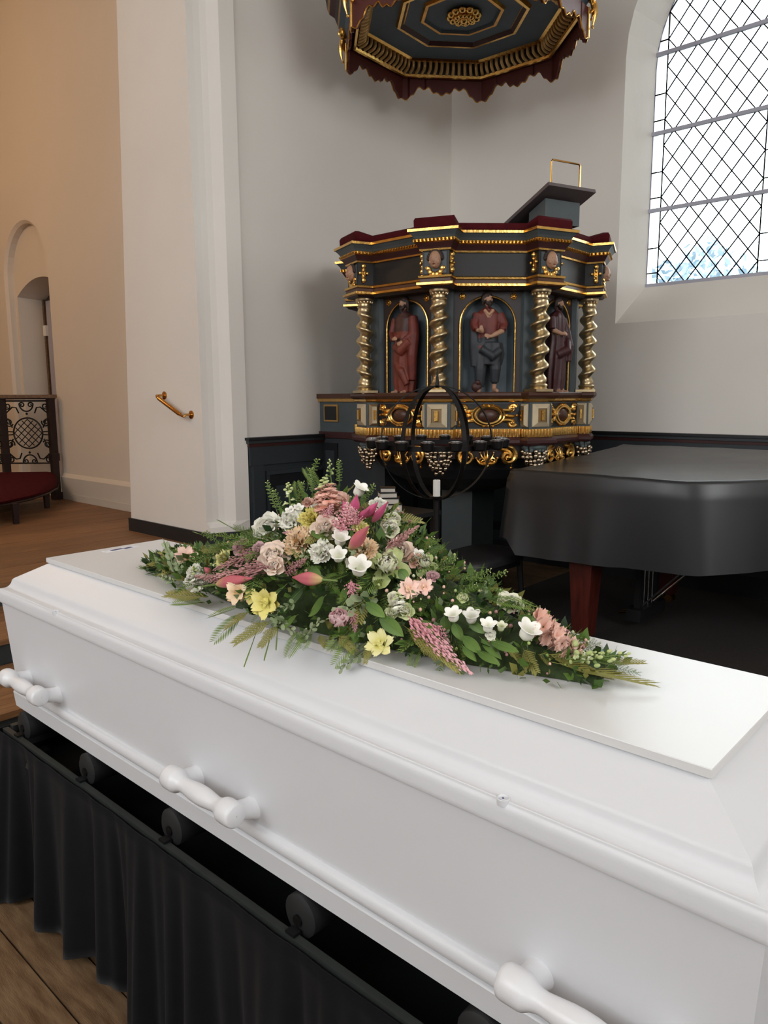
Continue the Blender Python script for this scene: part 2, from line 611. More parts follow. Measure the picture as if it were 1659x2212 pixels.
# the other sides of the nave and chancel
b = MB()
b.box(XC - 0.3, 6.2, -5.1, -4.9, -0.1, CEIL, 'plaster')
struct(b.build('wall_near_side'))
b = MB()
b.box(6.2, 6.4, -5.1, YW + 0.6, -0.1, CEIL, 'plaster')
struct(b.build('wall_west'))
b = MB()
b.box(-12.6, 6.4, -5.1, YW + 0.6, CEIL, CEIL + 0.2, 'ceiling_plaster')
struct(b.build('ceiling'))
b = MB()
b.box(-12.6, -12.4, -5.1, 4.6, -0.1, CEIL, 'plaster_chancel')
struct(b.build('wall_east'))

# chancel side wall with a round-headed niche, a deeper opening in its back and a plinth
YC = 3.66
b = MB()
nl, nr = -9.24, -8.10
b_ns = Z(1.36)
wall_with_arch(b, -12.5, -4.79, YC, YC + 0.9, -0.1, CEIL, nl, nr, ZCH, b_ns, 'plaster_chancel')
oa = arch_outline(nl, nr, ZCH, b_ns)
ob = arch_outline(nl + 0.03, nr - 0.03, ZCH, b_ns)
b.loft([[(p[0], YC, p[1]) for p in oa], [(p[0], YC + 0.03, p[1]) for p in ob], [(p[0], YC + 0.095, p[1]) for p in ob]],
       'plaster_chancel', True, False, False)
# back of the niche with a segment-headed opening
il, ir, izs = -9.15, -7.95, Z(1.17)
def seg_outline(xl, xr, zb, zs_, rise, n=14):
    xc = (xl + xr) / 2
    return [(xl, zb)] + [(xl + (xr - xl) * i / n, zs_ + rise * (1 - ((2 * i / n) - 1) ** 2)) for i in range(n + 1)] + [(xr, zb)]
so = seg_outline(il, ir, ZCH, izs, 0.16)
si = seg_outline(il + 0.02, ir, ZCH, izs - 0.02, 0.15)
yb = YC + 0.095
for i in range(len(so) - 1):
    (a0, c0), (a1, c1) = so[i], so[i + 1]
    if a1 > a0:
        b.add([(a0, yb, c0), (a1, yb, c1), (a1, yb, Z(2.1)), (a0, yb, Z(2.1))], [(0, 1, 2, 3)], 'plaster_chancel')
b.add([(nl, yb, ZCH), (il, yb, ZCH), (il, yb, Z(2.1)), (nl, yb, Z(2.1))], [(0, 1, 2, 3)], 'plaster_chancel')
b.add([(ir, yb, ZCH), (nr, yb, ZCH), (nr, yb, Z(2.1)), (ir, yb, Z(2.1))], [(0, 1, 2, 3)], 'plaster_chancel')
b.loft([[(p[0], yb, p[1]) for p in so], [(p[0], yb + 0.31, p[1]) for p in si]], 'plaster_chancel', True, False, False)
struct(b.build('wall_far'))
b = MB()
b.box(il - 0.05, ir + 0.05, yb + 0.31, yb + 0.35, ZCH, Z(1.6), 'door_grey')
b.box(il + 0.03, il + 0.07, yb + 0.27, yb + 0.31, ZCH, Z(1.16), 'oak_trim')
b.box(il + 0.10, ir, yb + 0.28, yb + 0.31, ZCH, Z(1.14), 'window_frame')
dr = struct(b.build('door_1'))
b = MB()
b.box(il + 0.05, il + 0.12, yb + 0.25, yb + 0.28, Z(0.74), Z(0.86), 'wax')
b.build('hinge', dr)
b = MB()
b.box(-8.06, -5.6, YC - 0.035, YC + 0.05, ZCH, Z(-0.84), 'plaster_plinth')
b.hexa([(-8.06, YC - 0.035, Z(-0.84)), (-5.6, YC - 0.035, Z(-0.84)), (-5.6, YC + 0.01, Z(-0.84)), (-8.06, YC + 0.01, Z(-0.84)),
        (-8.06, YC - 0.002, Z(-0.80)), (-5.6, YC - 0.002, Z(-0.80)), (-5.6, YC + 0.01, Z(-0.80)), (-8.06, YC + 0.01, Z(-0.80))], 'plaster_chancel')
b.box(-7.78, -5.6, YC - 0.05, YC, ZCH, Z(-1.01), 'plaster_plinth')
struct(b.build('baseboard_far'))


# dark panelling along the two nave walls
def wainscot(name, along, a0, a1, face, sgn, ztop, panels):
    """panelling along X or Y; face = wall plane, sgn = direction into the room"""
    bb = MB()

    def bx(mb, u0, u1, d0, d1, z0, z1, mt):
        lo, hi = sorted((face + sgn * d0, face + sgn * d1))
        if along == 'X':
            mb.box(u0, u1, lo, hi, z0, z1, mt)
        else:
            mb.box(lo, hi, u0, u1, z0, z1, mt)
    bx(bb, a0, a1, -0.005, 0.03, 0.0, ztop - 0.02, 'panelling')
    bx(bb, a0, a1, 0.03, 0.05, 0.0, 0.16, 'panelling_dark')
    bx(bb, a0, a1, 0.03, 0.045, ztop - 0.21, ztop - 0.07, 'panelling')
    o = struct(bb.build(name))
    c = MB()
    bx(c, a0 - 0.03, a1, -0.005, 0.075, ztop - 0.02, ztop, 'panelling_dark')
    bx(c, a0 - 0.02, a1, -0.005, 0.06, ztop - 0.045, ztop - 0.02, 'panelling')
    bx(c, a0 - 0.01, a1, -0.005, 0.05, ztop - 0.07, ztop - 0.045, 'wine_dark')
    c.build('cornice_rail', o)
    n = len(panels)
    for p0, p1 in panels:
        q = MB()
        bx(q, p0, p1, 0.028, 0.032, 0.22, ztop - 0.26, 'panelling_dark')
        for u0, u1, z0, z1 in ((p0, p1, 0.22, 0.25), (p0, p1, ztop - 0.29, ztop - 0.26), (p0, p0 + 0.03, 0.25, ztop - 0.29), (p1 - 0.03, p1, 0.25, ztop - 0.29)):
            bx(q, u0, u1, 0.03, 0.046, z0, z1, 'panelling')
        bx(q, p0 + 0.10, p1 - 0.10, 0.03, 0.042, 0.34, ztop - 0.38, 'panelling')
        q.build('panel', o)
    for p0, p1 in panels:
        q = MB()
        bx(q, p0 - 0.13, p0 - 0.03, 0.03, 0.055, 0.16, ztop - 0.21, 'panelling')
        q.build('stile', o)
    return o


wainscot('trim_1', 'Y', 3.42, YW, XC, 1, Z(-0.29), [(3.57, 4.35), (4.5, 5.4)])
wainscot('trim_2', 'X', XC + 0.08, 6.1, YW, -1, Z(-0.288), [(-4.2 + 0.95 * i, -4.2 + 0.95 * i + 0.8) for i in range(6)])

# ------------------------------------------------------------------ leaded window
win = struct(empty('window_1', (-1.76, YG, gzb)))
WO = (-1.76, YG, gzb)
arch_poly = [(x, z) for x, z in arch_outline(gxl, gxr, gzb, gzs, 24)]
PH = 0.596                     # distance between the iron saddle bars
b = MB()
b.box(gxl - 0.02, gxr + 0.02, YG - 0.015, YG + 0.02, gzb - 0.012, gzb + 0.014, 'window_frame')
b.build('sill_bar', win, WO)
for i in range(1, 6):
    z = gzb + PH * i
    hw = 0.96 if z < gzs else sqrt(max(0.0, 0.96 ** 2 - (z - gzs) ** 2))
    if hw < 0.2:
        continue
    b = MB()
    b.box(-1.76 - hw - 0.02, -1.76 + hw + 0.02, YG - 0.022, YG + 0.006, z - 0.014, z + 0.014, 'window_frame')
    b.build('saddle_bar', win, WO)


def clip(poly, a, bb):
    """keep the part of poly left of the line a->b"""
    out = []
    n = len(poly)
    side = [(bb[0] - a[0]) * (p[1] - a[1]) - (bb[1] - a[1]) * (p[0] - a[0]) for p in poly]
    for i in range(n):
        j = (i + 1) % n
        if side[i] >= 0:
            out.append(poly[i])
        if (side[i] >= 0) != (side[j] >= 0):
            t = side[i] / (side[i] - side[j])
            out.append((poly[i][0] + t * (poly[j][0] - poly[i][0]), poly[i][1] + t * (poly[j][1] - poly[i][1])))
    return out


def clip_to(poly, conv):
    n = len(conv)
    for i in range(n):
        if len(poly) < 3:
            return []
        poly = clip(poly, conv[i], conv[(i + 1) % n])
    ar = abs(sum(poly[i][0] * poly[(i + 1) % len(poly)][1] - poly[(i + 1) % len(poly)][0] * poly[i][1] for i in range(len(poly)))) / 2 if len(poly) > 2 else 0
    return poly if ar > 2e-5 else []


arch_ccw = list(reversed(arch_poly))
lead = MB()
rest = MB()


def pane(poly, seen):
    poly = clip_to(poly, arch_ccw)
    if not poly:
        return
    cx_ = sum(p[0] for p in poly) / len(poly)
    cz_ = sum(p[1] for p in poly) / len(poly)
    q = [(cx_ + (p[0] - cx_) * 0.985, cz_ + (p[1] - cz_) * 0.985) for p in poly]
    n = len(q)
    mb = MB() if seen else rest
    tilt = random.uniform(-0.0012, 0.0012)
    v = [(p[0], YG - 0.002 + tilt * (i % 2), p[1]) for i, p in enumerate(q)] + [(p[0], YG + 0.002, p[1]) for p in q]
    mb.add(v, [tuple(range(n)), tuple(range(2 * n - 1, n - 1, -1))] + [(i, n + i, n + (i + 1) % n, (i + 1) % n) for i in range(n)], 'clear_glass')
    if seen:
        mb.build('pane', win, WO)
    for i in range(n):
        p0, p1 = Vector((poly[i][0], YG, poly[i][1])), Vector((poly[(i + 1) % n][0], YG, poly[(i + 1) % n][1]))
        d = p1 - p0
        if d.length < 0.01:
            continue
        s = d.cross(Vector((0, 1, 0))).normalized() * 0.0042
        lead.obox((p0 + p1) / 2, d / 2, s, (0, 0.004, 0), 'lead')


BW, FW, NX, NZ = 0.092, 0.776, 5, 3
for side in (0, 1):
    base = gxl if side == 0 else -1.76
    fx0 = base + BW
    for i in range(6):
        z0 = gzb + PH * i
        for j in range(3):         # border panes at both sides of the light
            for bx0, bx1 in ((base, base + BW), (base + BW + FW, base + BW + FW + BW)):
                off = 0.5 * PH / 3
                za = z0 if j == 0 else z0 + off + PH / 3 * (j - 1) + 0.0
                zb_ = z0 + off + PH / 3 * j if j < 2 else z0 + PH
                pane([(bx0, za), (bx1, za), (bx1, zb_), (bx0, zb_)], side == 0)
        w, h = FW / NX, PH / NZ
        rect = [(fx0, z0), (fx0 + FW, z0), (fx0 + FW, z0 + PH), (fx0, z0 + PH)]
        for a in range(-1, 2 * NX + 2):
            for c in range(-1, 2 * NZ + 2):
                if (a + c) % 2 == 0:
                    cx_, cz_ = fx0 + a * w / 2, z0 + c * h / 2
                    p = clip_to([(cx_ - w / 2, cz_), (cx_, cz_ - h / 2), (cx_ + w / 2, cz_), (cx_, cz_ + h / 2)], rect)
                    if p:
                        pane(p, side == 0)
stuff(rest.build('panes_right_light', win, WO))
stuff(lead.build('lead_came', win, WO))

# outside: lawn and two pale trees
b = MB()
b.box(-14, 14, YW + 0.7, 40, -0.4, -0.3, 'grass')
struct(b.build('ground_outside'))


def outside_tree(x, y, h, r, seed, label):
    rnd = random.Random(seed)
    t = empty('garden_tree', (x, y, -0.3), label, 'tree')
    b_ = MB()
    b_.tube([(x, y, -0.3), (x + 0.1, y, h * 0.4), (x, y + 0.1, h * 0.8)], [0.14, 0.1, 0.05], 'bark', 8)
    b_.build('trunk', t, (x, y, -0.3))
    c = MB()
    for i in range(2600):
        u, v = rnd.uniform(0, 2 * pi), rnd.uniform(-1, 1)
        rr = r * rnd.uniform(0.5, 1.0) ** 0.6 * (1 + 0.25 * noise.noise(Vector((u * 1.3, v * 2, seed))))
        s = sqrt(1 - v * v)
        p = Vector((x + rr * s * cos(u), y + rr * s * sin(u), h * 0.66 + rr * v * 1.15))
        d = Vector((rnd.uniform(-1, 1), rnd.uniform(-1, 1), rnd.uniform(-1, 1))).normalized()
        e = d.orthogonal().normalized()
        L = 0.09
        c.add([p - d * L, p + e * L * 0.4, p + d * L, p - e * L * 0.4], [(0, 1, 2, 3)], 'tree_leaf')
    stuff(c.build('foliage', t, (x, y, -0.3)))


outside_tree(-4.1, 11.6, 3.3, 1.35, 3, 'pale bushy tree outside seen through the lowest window panes')
outside_tree(-1.2, 13.6, 2.9, 1.2, 5, 'lower pale tree outside to the right behind the lowest window panes')

# ================================================================== pulpit
PC = (-3.30, 4.577)
PO = (PC[0], PC[1], 0.0)
pulpit = empty('pulpit', PO, 'carved octagonal pulpit, blue-grey and gilt with twisted silver columns, in the corner', 'pulpit')
HEADS = [-112.5 + 45 * k for k in range(8)]
SEEN = (-112.5, -67.5, -22.5, 22.5)


def fp(h, a, s, z):
    """point at distance a from the pulpit axis in heading h (degrees), s to the left of it"""
    h = radians(h)
    return Vector((PC[0] + a * cos(h) - s * sin(h), PC[1] + a * sin(h) + s * cos(h), Z(z)))


def outline(af, rr, w, z):
    """octagon of apothem af whose corners break forward as square ressauts"""
    pts = []
    for h in HEADS:
        for s in (-w, w):
            r1 = (af - abs(s) * sin(radians(22.5))) / cos(radians(22.5))
            pr = [fp(h, r1, s, z), fp(h, rr, s, z)]
            pts += pr if s < 0 else pr[::-1]
    return pts


def octo(R_, z, c=None, rot=0):
    c = c or PC
    return [Vector((c[0] + R_ * cos(radians(22.5 + 45 * k + rot)), c[1] + R_ * sin(radians(22.5 + 45 * k + rot)), Z(z))) for k in range(8)]


def sweep(prof, af, rr, w, caps=False):
    """prof = [(offset, z, material of the band above it)]"""
    mb = MB()
    rings = [outline(af + d, rr + d, w + d, z) for d, z, _ in prof]
    mb.loft(rings, [p[2] for p in prof[:-1]] + [prof[-2][2]], True, caps, False)
    return mb


def P(mb, name, parent=pulpit):
    return mb.build(name, parent, PO)


# cornice, frieze, architrave, ledge, plinth mouldings
P(sweep([(0.0, 0.882, 'gold_bright'), (0.014, 0.884, 'gold_bright'), (0.016, 0.894, 'wine_dark'), (0.022, 0.905, 'wine_dark'), (0.034, 0.925, 'wine_dark'),
         (0.036, 0.928, 'gold'), (0.044, 0.934, 'gold'), (0.044, 0.948, 'gold'), (0.04, 0.952, 'bluegrey'), (0.048, 0.966, 'bluegrey'), (0.064, 0.986, 'bluegrey'),
         (0.074, 0.989, 'gold_bright'), (0.075, 1.004, 'gold_bright'), (0.068, 1.008, 'wine_dark'), (-0.1, 1.008, 'wine_dark')], 0.785, 0.925, 0.085), 'cornice')
P(sweep([(0.0, 0.745, 'pulpit_black'), (0.0, 0.884, 'pulpit_black')], 0.785, 0.925, 0.085), 'frieze')
P(sweep([(0.0, 0.664, 'pulpit_dark'), (0.012, 0.676, 'gold'), (0.03, 0.682, 'gold_bright'), (0.03, 0.696, 'gold_bright'), (0.014, 0.702, 'pulpit_brown'), (0.012, 0.718, 'pulpit_brown'),
         (0.02, 0.724, 'gold_bright'), (0.022, 0.736, 'gold_bright'), (0.0, 0.745, 'gold_bright')], 0.785, 0.925, 0.085), 'architrave')
mb = MB()
mb.loft([outline(0.60, 0.78, 0.07, 0.66), outline(0.785, 0.925, 0.085, 0.664)], 'pulpit_dark', True, False, False)
P(mb, 'soffit')
P(sweep([(0.0, -0.034, 'gold'), (0.012, -0.026, 'gold_bright'), (0.014, -0.014, 'pulpit_brown'), (0.026, -0.004, 'pulpit_brown'), (0.034, 0.008, 'pulpit_brown'), (0.034, 0.022, 'pulpit_brown'),
         (0.026, 0.03, 'pulpit_brown'), (-0.25, 0.03, 'pulpit_brown')], 0.775, 0.872, 0.088), 'ledge')
P(sweep([(0.0, -0.205, 'bluegrey'), (0.0, -0.034, 'bluegrey')], 0.765, 0.868, 0.086), 'plinth')
P(sweep([(-0.02, -0.40, 'pulpit_dark'), (-0.01, -0.315, 'wine_dark'), (0.018, -0.312, 'wine_dark'), (0.034, -0.296, 'wine_dark'), (0.034, -0.278, 'wine_dark'), (0.02, -0.262, 'wine_dark'), (0.012, -0.258, 'gold_flat'),
         (0.012, -0.206, 'gold_flat'), (0.0, -0.205, 'gold_flat')], 0.765, 0.862, 0.084), 'base_moulding')

# velvet cushion over the rim
mb = MB()
rings = []
for d, z in ((0.0, 1.008), (0.012, 1.014), (0.014, 1.036), (0.004, 1.052), (-0.03, 1.058), (-0.13, 1.05), (-0.15, 1.0)):
    ring = []
    for h in HEADS:
        w = 0.12 + d * .6
        for s in (-w, w):
            r1 = (0.825 + d - abs(s) * sin(radians(22.5))) / cos(radians(22.5))
            rr = 0.955 + d * (1 if d > -0.05 else 0.4)
            q = [fp(h, r1, s, z), fp(h, rr, s, z + (0.022 if z > 1.02 else 0))]
            ring += q if s < 0 else q[::-1]
    rings.append(ring)
mb.loft(rings, 'velvet', True, False, True)
mb.build('velvet_cushion', pulpit, PO, sharp=50)

# gilt dentil beads under the cornice and flutes of the gadroon band
mb = MB()
ring = outline(0.785 + 0.046, 0.925 + 0.046, 0.085 + 0.046, 0.941)
for i in range(32):
    p0, p1 = ring[i], ring[(i + 1) % 32]
    n = max(2, int((p1 - p0).length / 0.022))
    for k in range(n):
        c = p0.lerp(p1, (k + 0.5) / n)
        mb.ball(c, (0.0085, 0.0085, 0.008), 'gold_bright', 6, 4)
stuff(P(mb, 'bead_row'))
mb = MB()
mb2 = MB()
ring = outline(0.765 + 0.014, 0.862 + 0.014, 0.084 + 0.014, -0.232)
for i in range(32):
    p0, p1 = ring[i], ring[(i + 1) % 32]
    L = (p1 - p0).length
    n = max(3, int(L / 0.024))
    d = (p1 - p0) / L
    for k in range(n):
        c = p0.lerp(p1, (k + 0.5) / n)
        mb.tube([c + Vector((0, 0, -0.025)), c + Vector((0, 0, 0.0)), c + Vector((0, 0, 0.025))], [0.008, 0.0105, 0.008], 'gold_bright', 6)
stuff(P(mb, 'gadroon_row'))

# corner piers, columns, blocks, pedestals
def twisted_column(h, hand):
    c = fp(h, 0.842, 0, 0)
    mb = MB()
    mb.lathe([(0.062, 0.03), (0.064, 0.035), (0.064, 0.046), (0.056, 0.05), (0.05, 0.056), (0.054, 0.062), (0.058, 0.07), (0.054, 0.078), (0.044, 0.084)],
             (c.x, c.y, EYE), 'champagne', 20)
    col = P(mb, 'column')
    mb = MB()
    rings = []
    n = 96
    for i in range(n + 1):
        t = i / n
        z = 0.084 + 0.516 * t
        a = hand * 2 * pi * 5.3 * t + radians(h)
        amp = 0.0150 * min(1, t * 9, (1 - t) * 9)
        r = 0.0455 + 0.002 * sin(pi * t)
        rings.append([(c.x + amp * cos(a) + r * cos(2 * pi * j / 18), c.y + amp * sin(a) + r * sin(2 * pi * j / 18), Z(z)) for j in range(18)])
    mb.loft(rings, 'champagne')
    mb.build('shaft', col, PO, sharp=80)
    mb = MB()
    mb.lathe([(0.042, 0.598), (0.05, 0.603), (0.052, 0.61), (0.044, 0.615), (0.043, 0.628), (0.05, 0.636), (0.062, 0.646), (0.064, 0.652), (0.064, 0.664)], (c.x, c.y, EYE), 'champagne', 20)
    for k in range(14):
        a = 2 * pi * k / 14
        mb.ball((c.x + 0.051 * cos(a), c.y + 0.051 * sin(a), Z(0.640)), (0.008, 0.008, 0.012), 'champagne', 6, 4)
    mb.build('capital', col, PO)


def diamond_block(h, a, s, hw, z0, z1, dirh, cols):
    """pyramid-cut block with a gilt bar in its middle; dirh = heading it faces"""
    n = Vector((cos(radians(dirh)), sin(radians(dirh)), 0))
    e = Vector((-n.y, n.x, 0))
    c = fp(h, a, s, (z0 + z1) / 2)
    hh = (z1 - z0) / 2
    u = Vector((0, 0, 1))
    mb = MB()
    rings = []
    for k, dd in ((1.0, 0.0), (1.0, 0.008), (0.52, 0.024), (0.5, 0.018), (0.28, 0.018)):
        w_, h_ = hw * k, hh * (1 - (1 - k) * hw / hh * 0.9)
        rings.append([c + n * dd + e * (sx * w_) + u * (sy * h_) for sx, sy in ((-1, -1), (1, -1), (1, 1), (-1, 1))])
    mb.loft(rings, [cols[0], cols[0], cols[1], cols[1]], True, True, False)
    ob = P(mb, 'diamond_block')
    mb = MB()
    mb.obox(c + n * 0.026, e * hw * 0.17, u * hh * 0.44, n * 0.008, 'gold_bright')
    mb.build('gilt_bar', ob, PO)


def cherub(h, a, zc):
    """carved winged head on a frieze block"""
    n = Vector((cos(radians(h)), sin(radians(h)), 0))
    e = Vector((-n.y, n.x, 0))
    c = fp(h, a, 0, zc)
    R3 = Matrix((e, n, Vector((0, 0, 1)))).transposed()
    mb = MB()
    mb.ball(c + n * 0.015 + Vector((0, 0, 0.015)), (0.0375, 0.035, 0.0525), 'skin_carved', 14, 10, R3)
    mb.ball(c + n * 0.0425 + Vector((0, 0, 0.0075)), (0.00625, 0.01375, 0.01375), 'skin_carved', 8, 5, R3)       # nose
    mb.ball(c + n * 0.0375 + Vector((0, 0, -0.025)), (0.0125, 0.01125, 0.00875), 'skin_carved', 8, 5, R3)      # chin
    mb.ball(c + n * 0.0425 + Vector((0, 0, -0.0125)), (0.01, 0.00625, 0.003125), 'robe_red', 8, 4, R3)        # mouth
    for sg in (-1, 1):
        mb.ball(c + n * 0.04125 + e * (0.01375 * sg) + Vector((0, 0, 0.0225)), (0.00625, 0.005, 0.00375), 'eye_dark', 8, 4, R3)
        mb.ball(c + n * 0.0325 + e * (0.0225 * sg) + Vector((0, 0, 0.0)), (0.0125, 0.01125, 0.0125), 'skin_carved', 8, 5, R3)
    ob = P(mb, 'cherub_head')
    mb = MB()
    for k in range(11):
        t = pi * (0.025 + 0.96 * k / 10)
        mb.ball(c + n * 0.005 + e * (0.04125 * cos(t)) + Vector((0, 0, 0.0225 + 0.045 * sin(t))), 0.015, 'hair_carved', 8, 5)
    mb.build('hair', ob, PO)
    mb = MB()
    for sg in (-1, 1):
        for k in range(5):
            t = radians(205 + 26 * k) if sg < 0 else radians(335 - 26 * k)
            q = c + e * (0.05 * cos(t)) + Vector((0, 0, -0.0075 + 0.0575 * sin(t) * 1.1)) + n * 0.0075
            mb.ball(q, (0.015, 0.01125, 0.02125), 'gold_bright', 8, 5, R3 @ Matrix.Rotation(t + pi / 2, 3, 'Y'))
    mb.build('gilt_wing', ob, PO)


def side_ornament(h, s_sign):
    """gilt bracket on the return face of a frieze block"""
    d = h + 90 * s_sign
    n = Vector((cos(radians(d)), sin(radians(d)), 0))
    o = fp(h, 0.888, 0.085 * s_sign, 0)
    mb = MB()
    back = Vector((cos(radians(h)), sin(radians(h)), 0))
    mb.obox(o + n * 0.004 + Vector((0, 0, 0.815)), back * 0.012, n * 0.004, Vector((0, 0, 0.055)), 'gold')
    for zz, rr_ in ((0.860, 0.017), (0.835, 0.011), (0.797, 0.011), (0.77, 0.017)):
        mb.ball(o + n * 0.01 + Vector((0, 0, zz)), (rr_, rr_, rr_ * 1.1), 'gold_bright', 8, 5)
    mb.ball(o + n * 0.012 + back * 0.026 + Vector((0, 0, 0.815)), 0.011, 'gold_bright', 8, 5)
    mb.ball(o + n * 0.012 - back * 0.026 + Vector((0, 0, 0.815)), 0.011, 'gold_bright', 8, 5)
    P(mb, 'gilt_bracket')


def grapes(h, n_rows=6):
    c = fp(h, 0.80, 0, -0.345)
    n = Vector((cos(radians(h)), sin(radians(h)), 0))
    e = Vector((-n.y, n.x, 0))
    mb = MB()
    for k in range(7):           # scalloped leaves above the grapes
        s = (k - 3) / 3
        base = c + e * (0.078 * s) + n * (0.06 * (1 - s * s * 0.5)) + Vector((0, 0, 0.03))
        mb.ball(base, (0.018, 0.018, 0.034), 'leaf_grey', 8, 6)
        mb.ball(base + Vector((0, 0, -0.03)) + n * 0.006, (0.014, 0.012, 0.014), 'leaf_grey', 8, 5)
    mb.ball(c + Vector((0, 0, 0.02)), (0.085, 0.085, 0.035), 'leaf_grey', 14, 6)
    lf = P(mb, 'vine_leaf')
    rnd = random.Random(int(h * 10))
    root = None
    bunch = MB()
    bunch.tube([c + Vector((0, 0, 0.0)), c + n * 0.04 + Vector((0, 0, -0.08)), c + n * 0.045 + Vector((0, 0, -0.13))], [0.05, 0.035, 0.008], 'pulpit_dark', 10)
    root = P(bunch, 'grape_bunch')
    gm = None
    for row in range(n_rows):
        rad = 0.080 * (1 - (row / n_rows) ** 1.4) + 0.006
        zz = -0.012 - 0.026 * row
        cnt = max(1, int(rad * 1.25 * pi / 0.030))
        for k in range(cnt):
            t = -pi * 0.62 + 1.24 * pi * (k + 0.5 * (row % 2) + 0.25) / cnt
            q = c + n * (0.018 + rad * 0.75 * cos(t)) + e * (rad * sin(t)) + Vector((rnd.uniform(-.006, .006), rnd.uniform(-.006, .006), zz + rnd.uniform(-.008, .008)))
            if gm is None:
                mb = MB()
                mb.ball((0, 0, 0), 0.0145, 'silver_grape', 10, 7)
                g = mb.build('grape', root)
                gm = g.data
            else:
                g = bpy.data.objects.new('grape', gm)
                COL.objects.link(g)
                g.parent = root
            g.location = (q.x - PO[0], q.y - PO[1], q.z)


def spiral(c, e, n, r0, turns, start, hand, mt, mb, th=0.012, depth=0.01, r1=0.006):
    pts, rad = [], []
    N = int(18 * turns) + 6
    for i in range(N + 1):
        t = i / N
        a = start + hand * 2 * pi * turns * t
        r = r0 + (r1 - r0) * t ** 0.8
        pts.append(c + e * (r * cos(a)) + Vector((0, 0, r * sin(a))) + n * (depth * (0.3 + t)))
        rad.append(th * (1 - 0.55 * t))
    mb.tube(pts, rad, mt, 7)
    mb.ball(pts[-1], th * 0.9, mt, 8, 5)


def acanthus(p0, p1, bend, n, mt, mb, w=0.02):
    """curled gilt leaf from p0 to p1"""
    p0, p1 = Vector(p0), Vector(p1)
    d = p1 - p0
    sd = d.cross(n).normalized()
    pts, rad = [], []
    for i in range(9):
        t = i / 8
        pts.append(p0 + d * t + sd * (bend * sin(pi * t)) + n * (0.012 * sin(pi * t)))
        rad.append(w * (0.35 + 0.65 * sin(pi * min(1, t * 0.9 + 0.1))) * (1 - 0.6 * t))
    mb.tube(pts, rad, mt, 7)
    mb.ball(pts[-1], w * 0.5, mt, 7, 5)


def facet_carving(h):
    """gilt cartouche on the plinth between two pedestals and scrollwork hanging below it"""
    n = Vector((cos(radians(h)), sin(radians(h)), 0))
    e = Vector((-n.y, n.x, 0))
    c = fp(h, 0.768, 0, -0.12)
    R3 = Matrix((e, n, Vector((0, 0, 1)))).transposed()
    mb = MB()
    mb.obox(c, e * 0.205, n * 0.004, Vector((0, 0, 0.078)), 'pulpit_black')
    P(mb, 'carved_panel_ground')
    mb = MB()
    mb.ball(c, (0.066, 0.03, 0.044), 'pulpit_brown', 18, 10, R3)
    boss = P(mb, 'oval_boss')
    mb = MB()
    N = 40
    for rx, rz, th, dd in ((0.082, 0.054, 0.010, 0.012), (0.106, 0.066, 0.008, 0.008)):
        pts = [c + e * (rx * cos(2 * pi * i / N)) + Vector((0, 0, rz * sin(2 * pi * i / N))) + n * dd for i in range(N + 1)]
        mb.tube(pts, th, 'gold_bright', 6, False)
    for sx in (-1, 1):
        for sz in (-1, 1):
            q = c + e * (0.155 * sx) + Vector((0, 0, 0.044 * sz))
            spiral(q, e, n, 0.028, 1.3, pi / 2 * (1 - sx) + 0.4 * sz, sx * sz, 'gold_bright', mb, 0.013)
            acanthus(c + e * (0.09 * sx) + Vector((0, 0, 0.035 * sz)), q + e * (0.03 * sx) + Vector((0, 0, 0.02 * sz)), 0.016 * sx * sz, n, 'gold_bright', mb, 0.019)
        acanthus(c + e * (0.1 * sx), c + e * (0.19 * sx), 0.006, n, 'gold', mb, 0.020)
        mb.ball(c + e * (0.12 * sx) + n * 0.012, 0.012, 'gold_bright', 8, 5)
    for sz in (-1, 1):
        mb.ball(c + Vector((0, 0, 0.066 * sz)) + n * 0.01, (0.014, 0.01, 0.01), 'gold_bright', 8, 5)
        for sx in (-1, 1):
            mb.ball(c + e * (0.03 * sx) + Vector((0, 0, 0.068 * sz)) + n * 0.008, (0.011, 0.009, 0.008), 'gold', 8, 5)
    mb.build('gilt_cartouche', boss, PO)
    # hanging scrolls
    c = fp(h, 0.755, 0, -0.385)
    mb = MB()
    mb.obox(c + Vector((0, 0, 0.05)) - n * 0.02, e * 0.2, n * 0.012, Vector((0, 0, 0.03)), 'pulpit_dark')
    for sx in (-1, 1):
        q = c + e * (0.135 * sx)
        spiral(q, e, n, 0.066, 1.6, pi / 2 + sx * 0.2, -sx, 'gold_bright', mb, 0.017, 0.016)
        spiral(c + e * (0.034 * sx) + Vector((0, 0, -0.022)), e, n, 0.028, 1.2, pi / 2 + sx * 1.2, sx, 'gold_bright', mb, 0.010, 0.012)
        acanthus(c + Vector((0, 0, -0.045)), c + e * (0.07 * sx) + Vector((0, 0, -0.01)), 0.018 * sx, n, 'gold', mb, 0.016)
        acanthus(c + e * (0.07 * sx) + Vector((0, 0, 0.05)), c + e * (0.16 * sx) + Vector((0, 0, -0.075)), -0.05 * sx, n, 'gold', mb, 0.018)
    for k in range(5):
        t = (k - 2) / 2
        acanthus(c + Vector((0, 0, -0.05)), c + e * (0.045 * t) + Vector((0, 0, 0.045 * (1 - 0.4 * abs(t)))), 0.004 * t, n, 'gold_bright', mb, 0.011)
    mb.ball(c + Vector((0, 0, -0.062)) + n * 0.012, (0.014, 0.012, 0.014), 'gold_bright', 8, 6)
    P(mb, 'gilt_scroll')


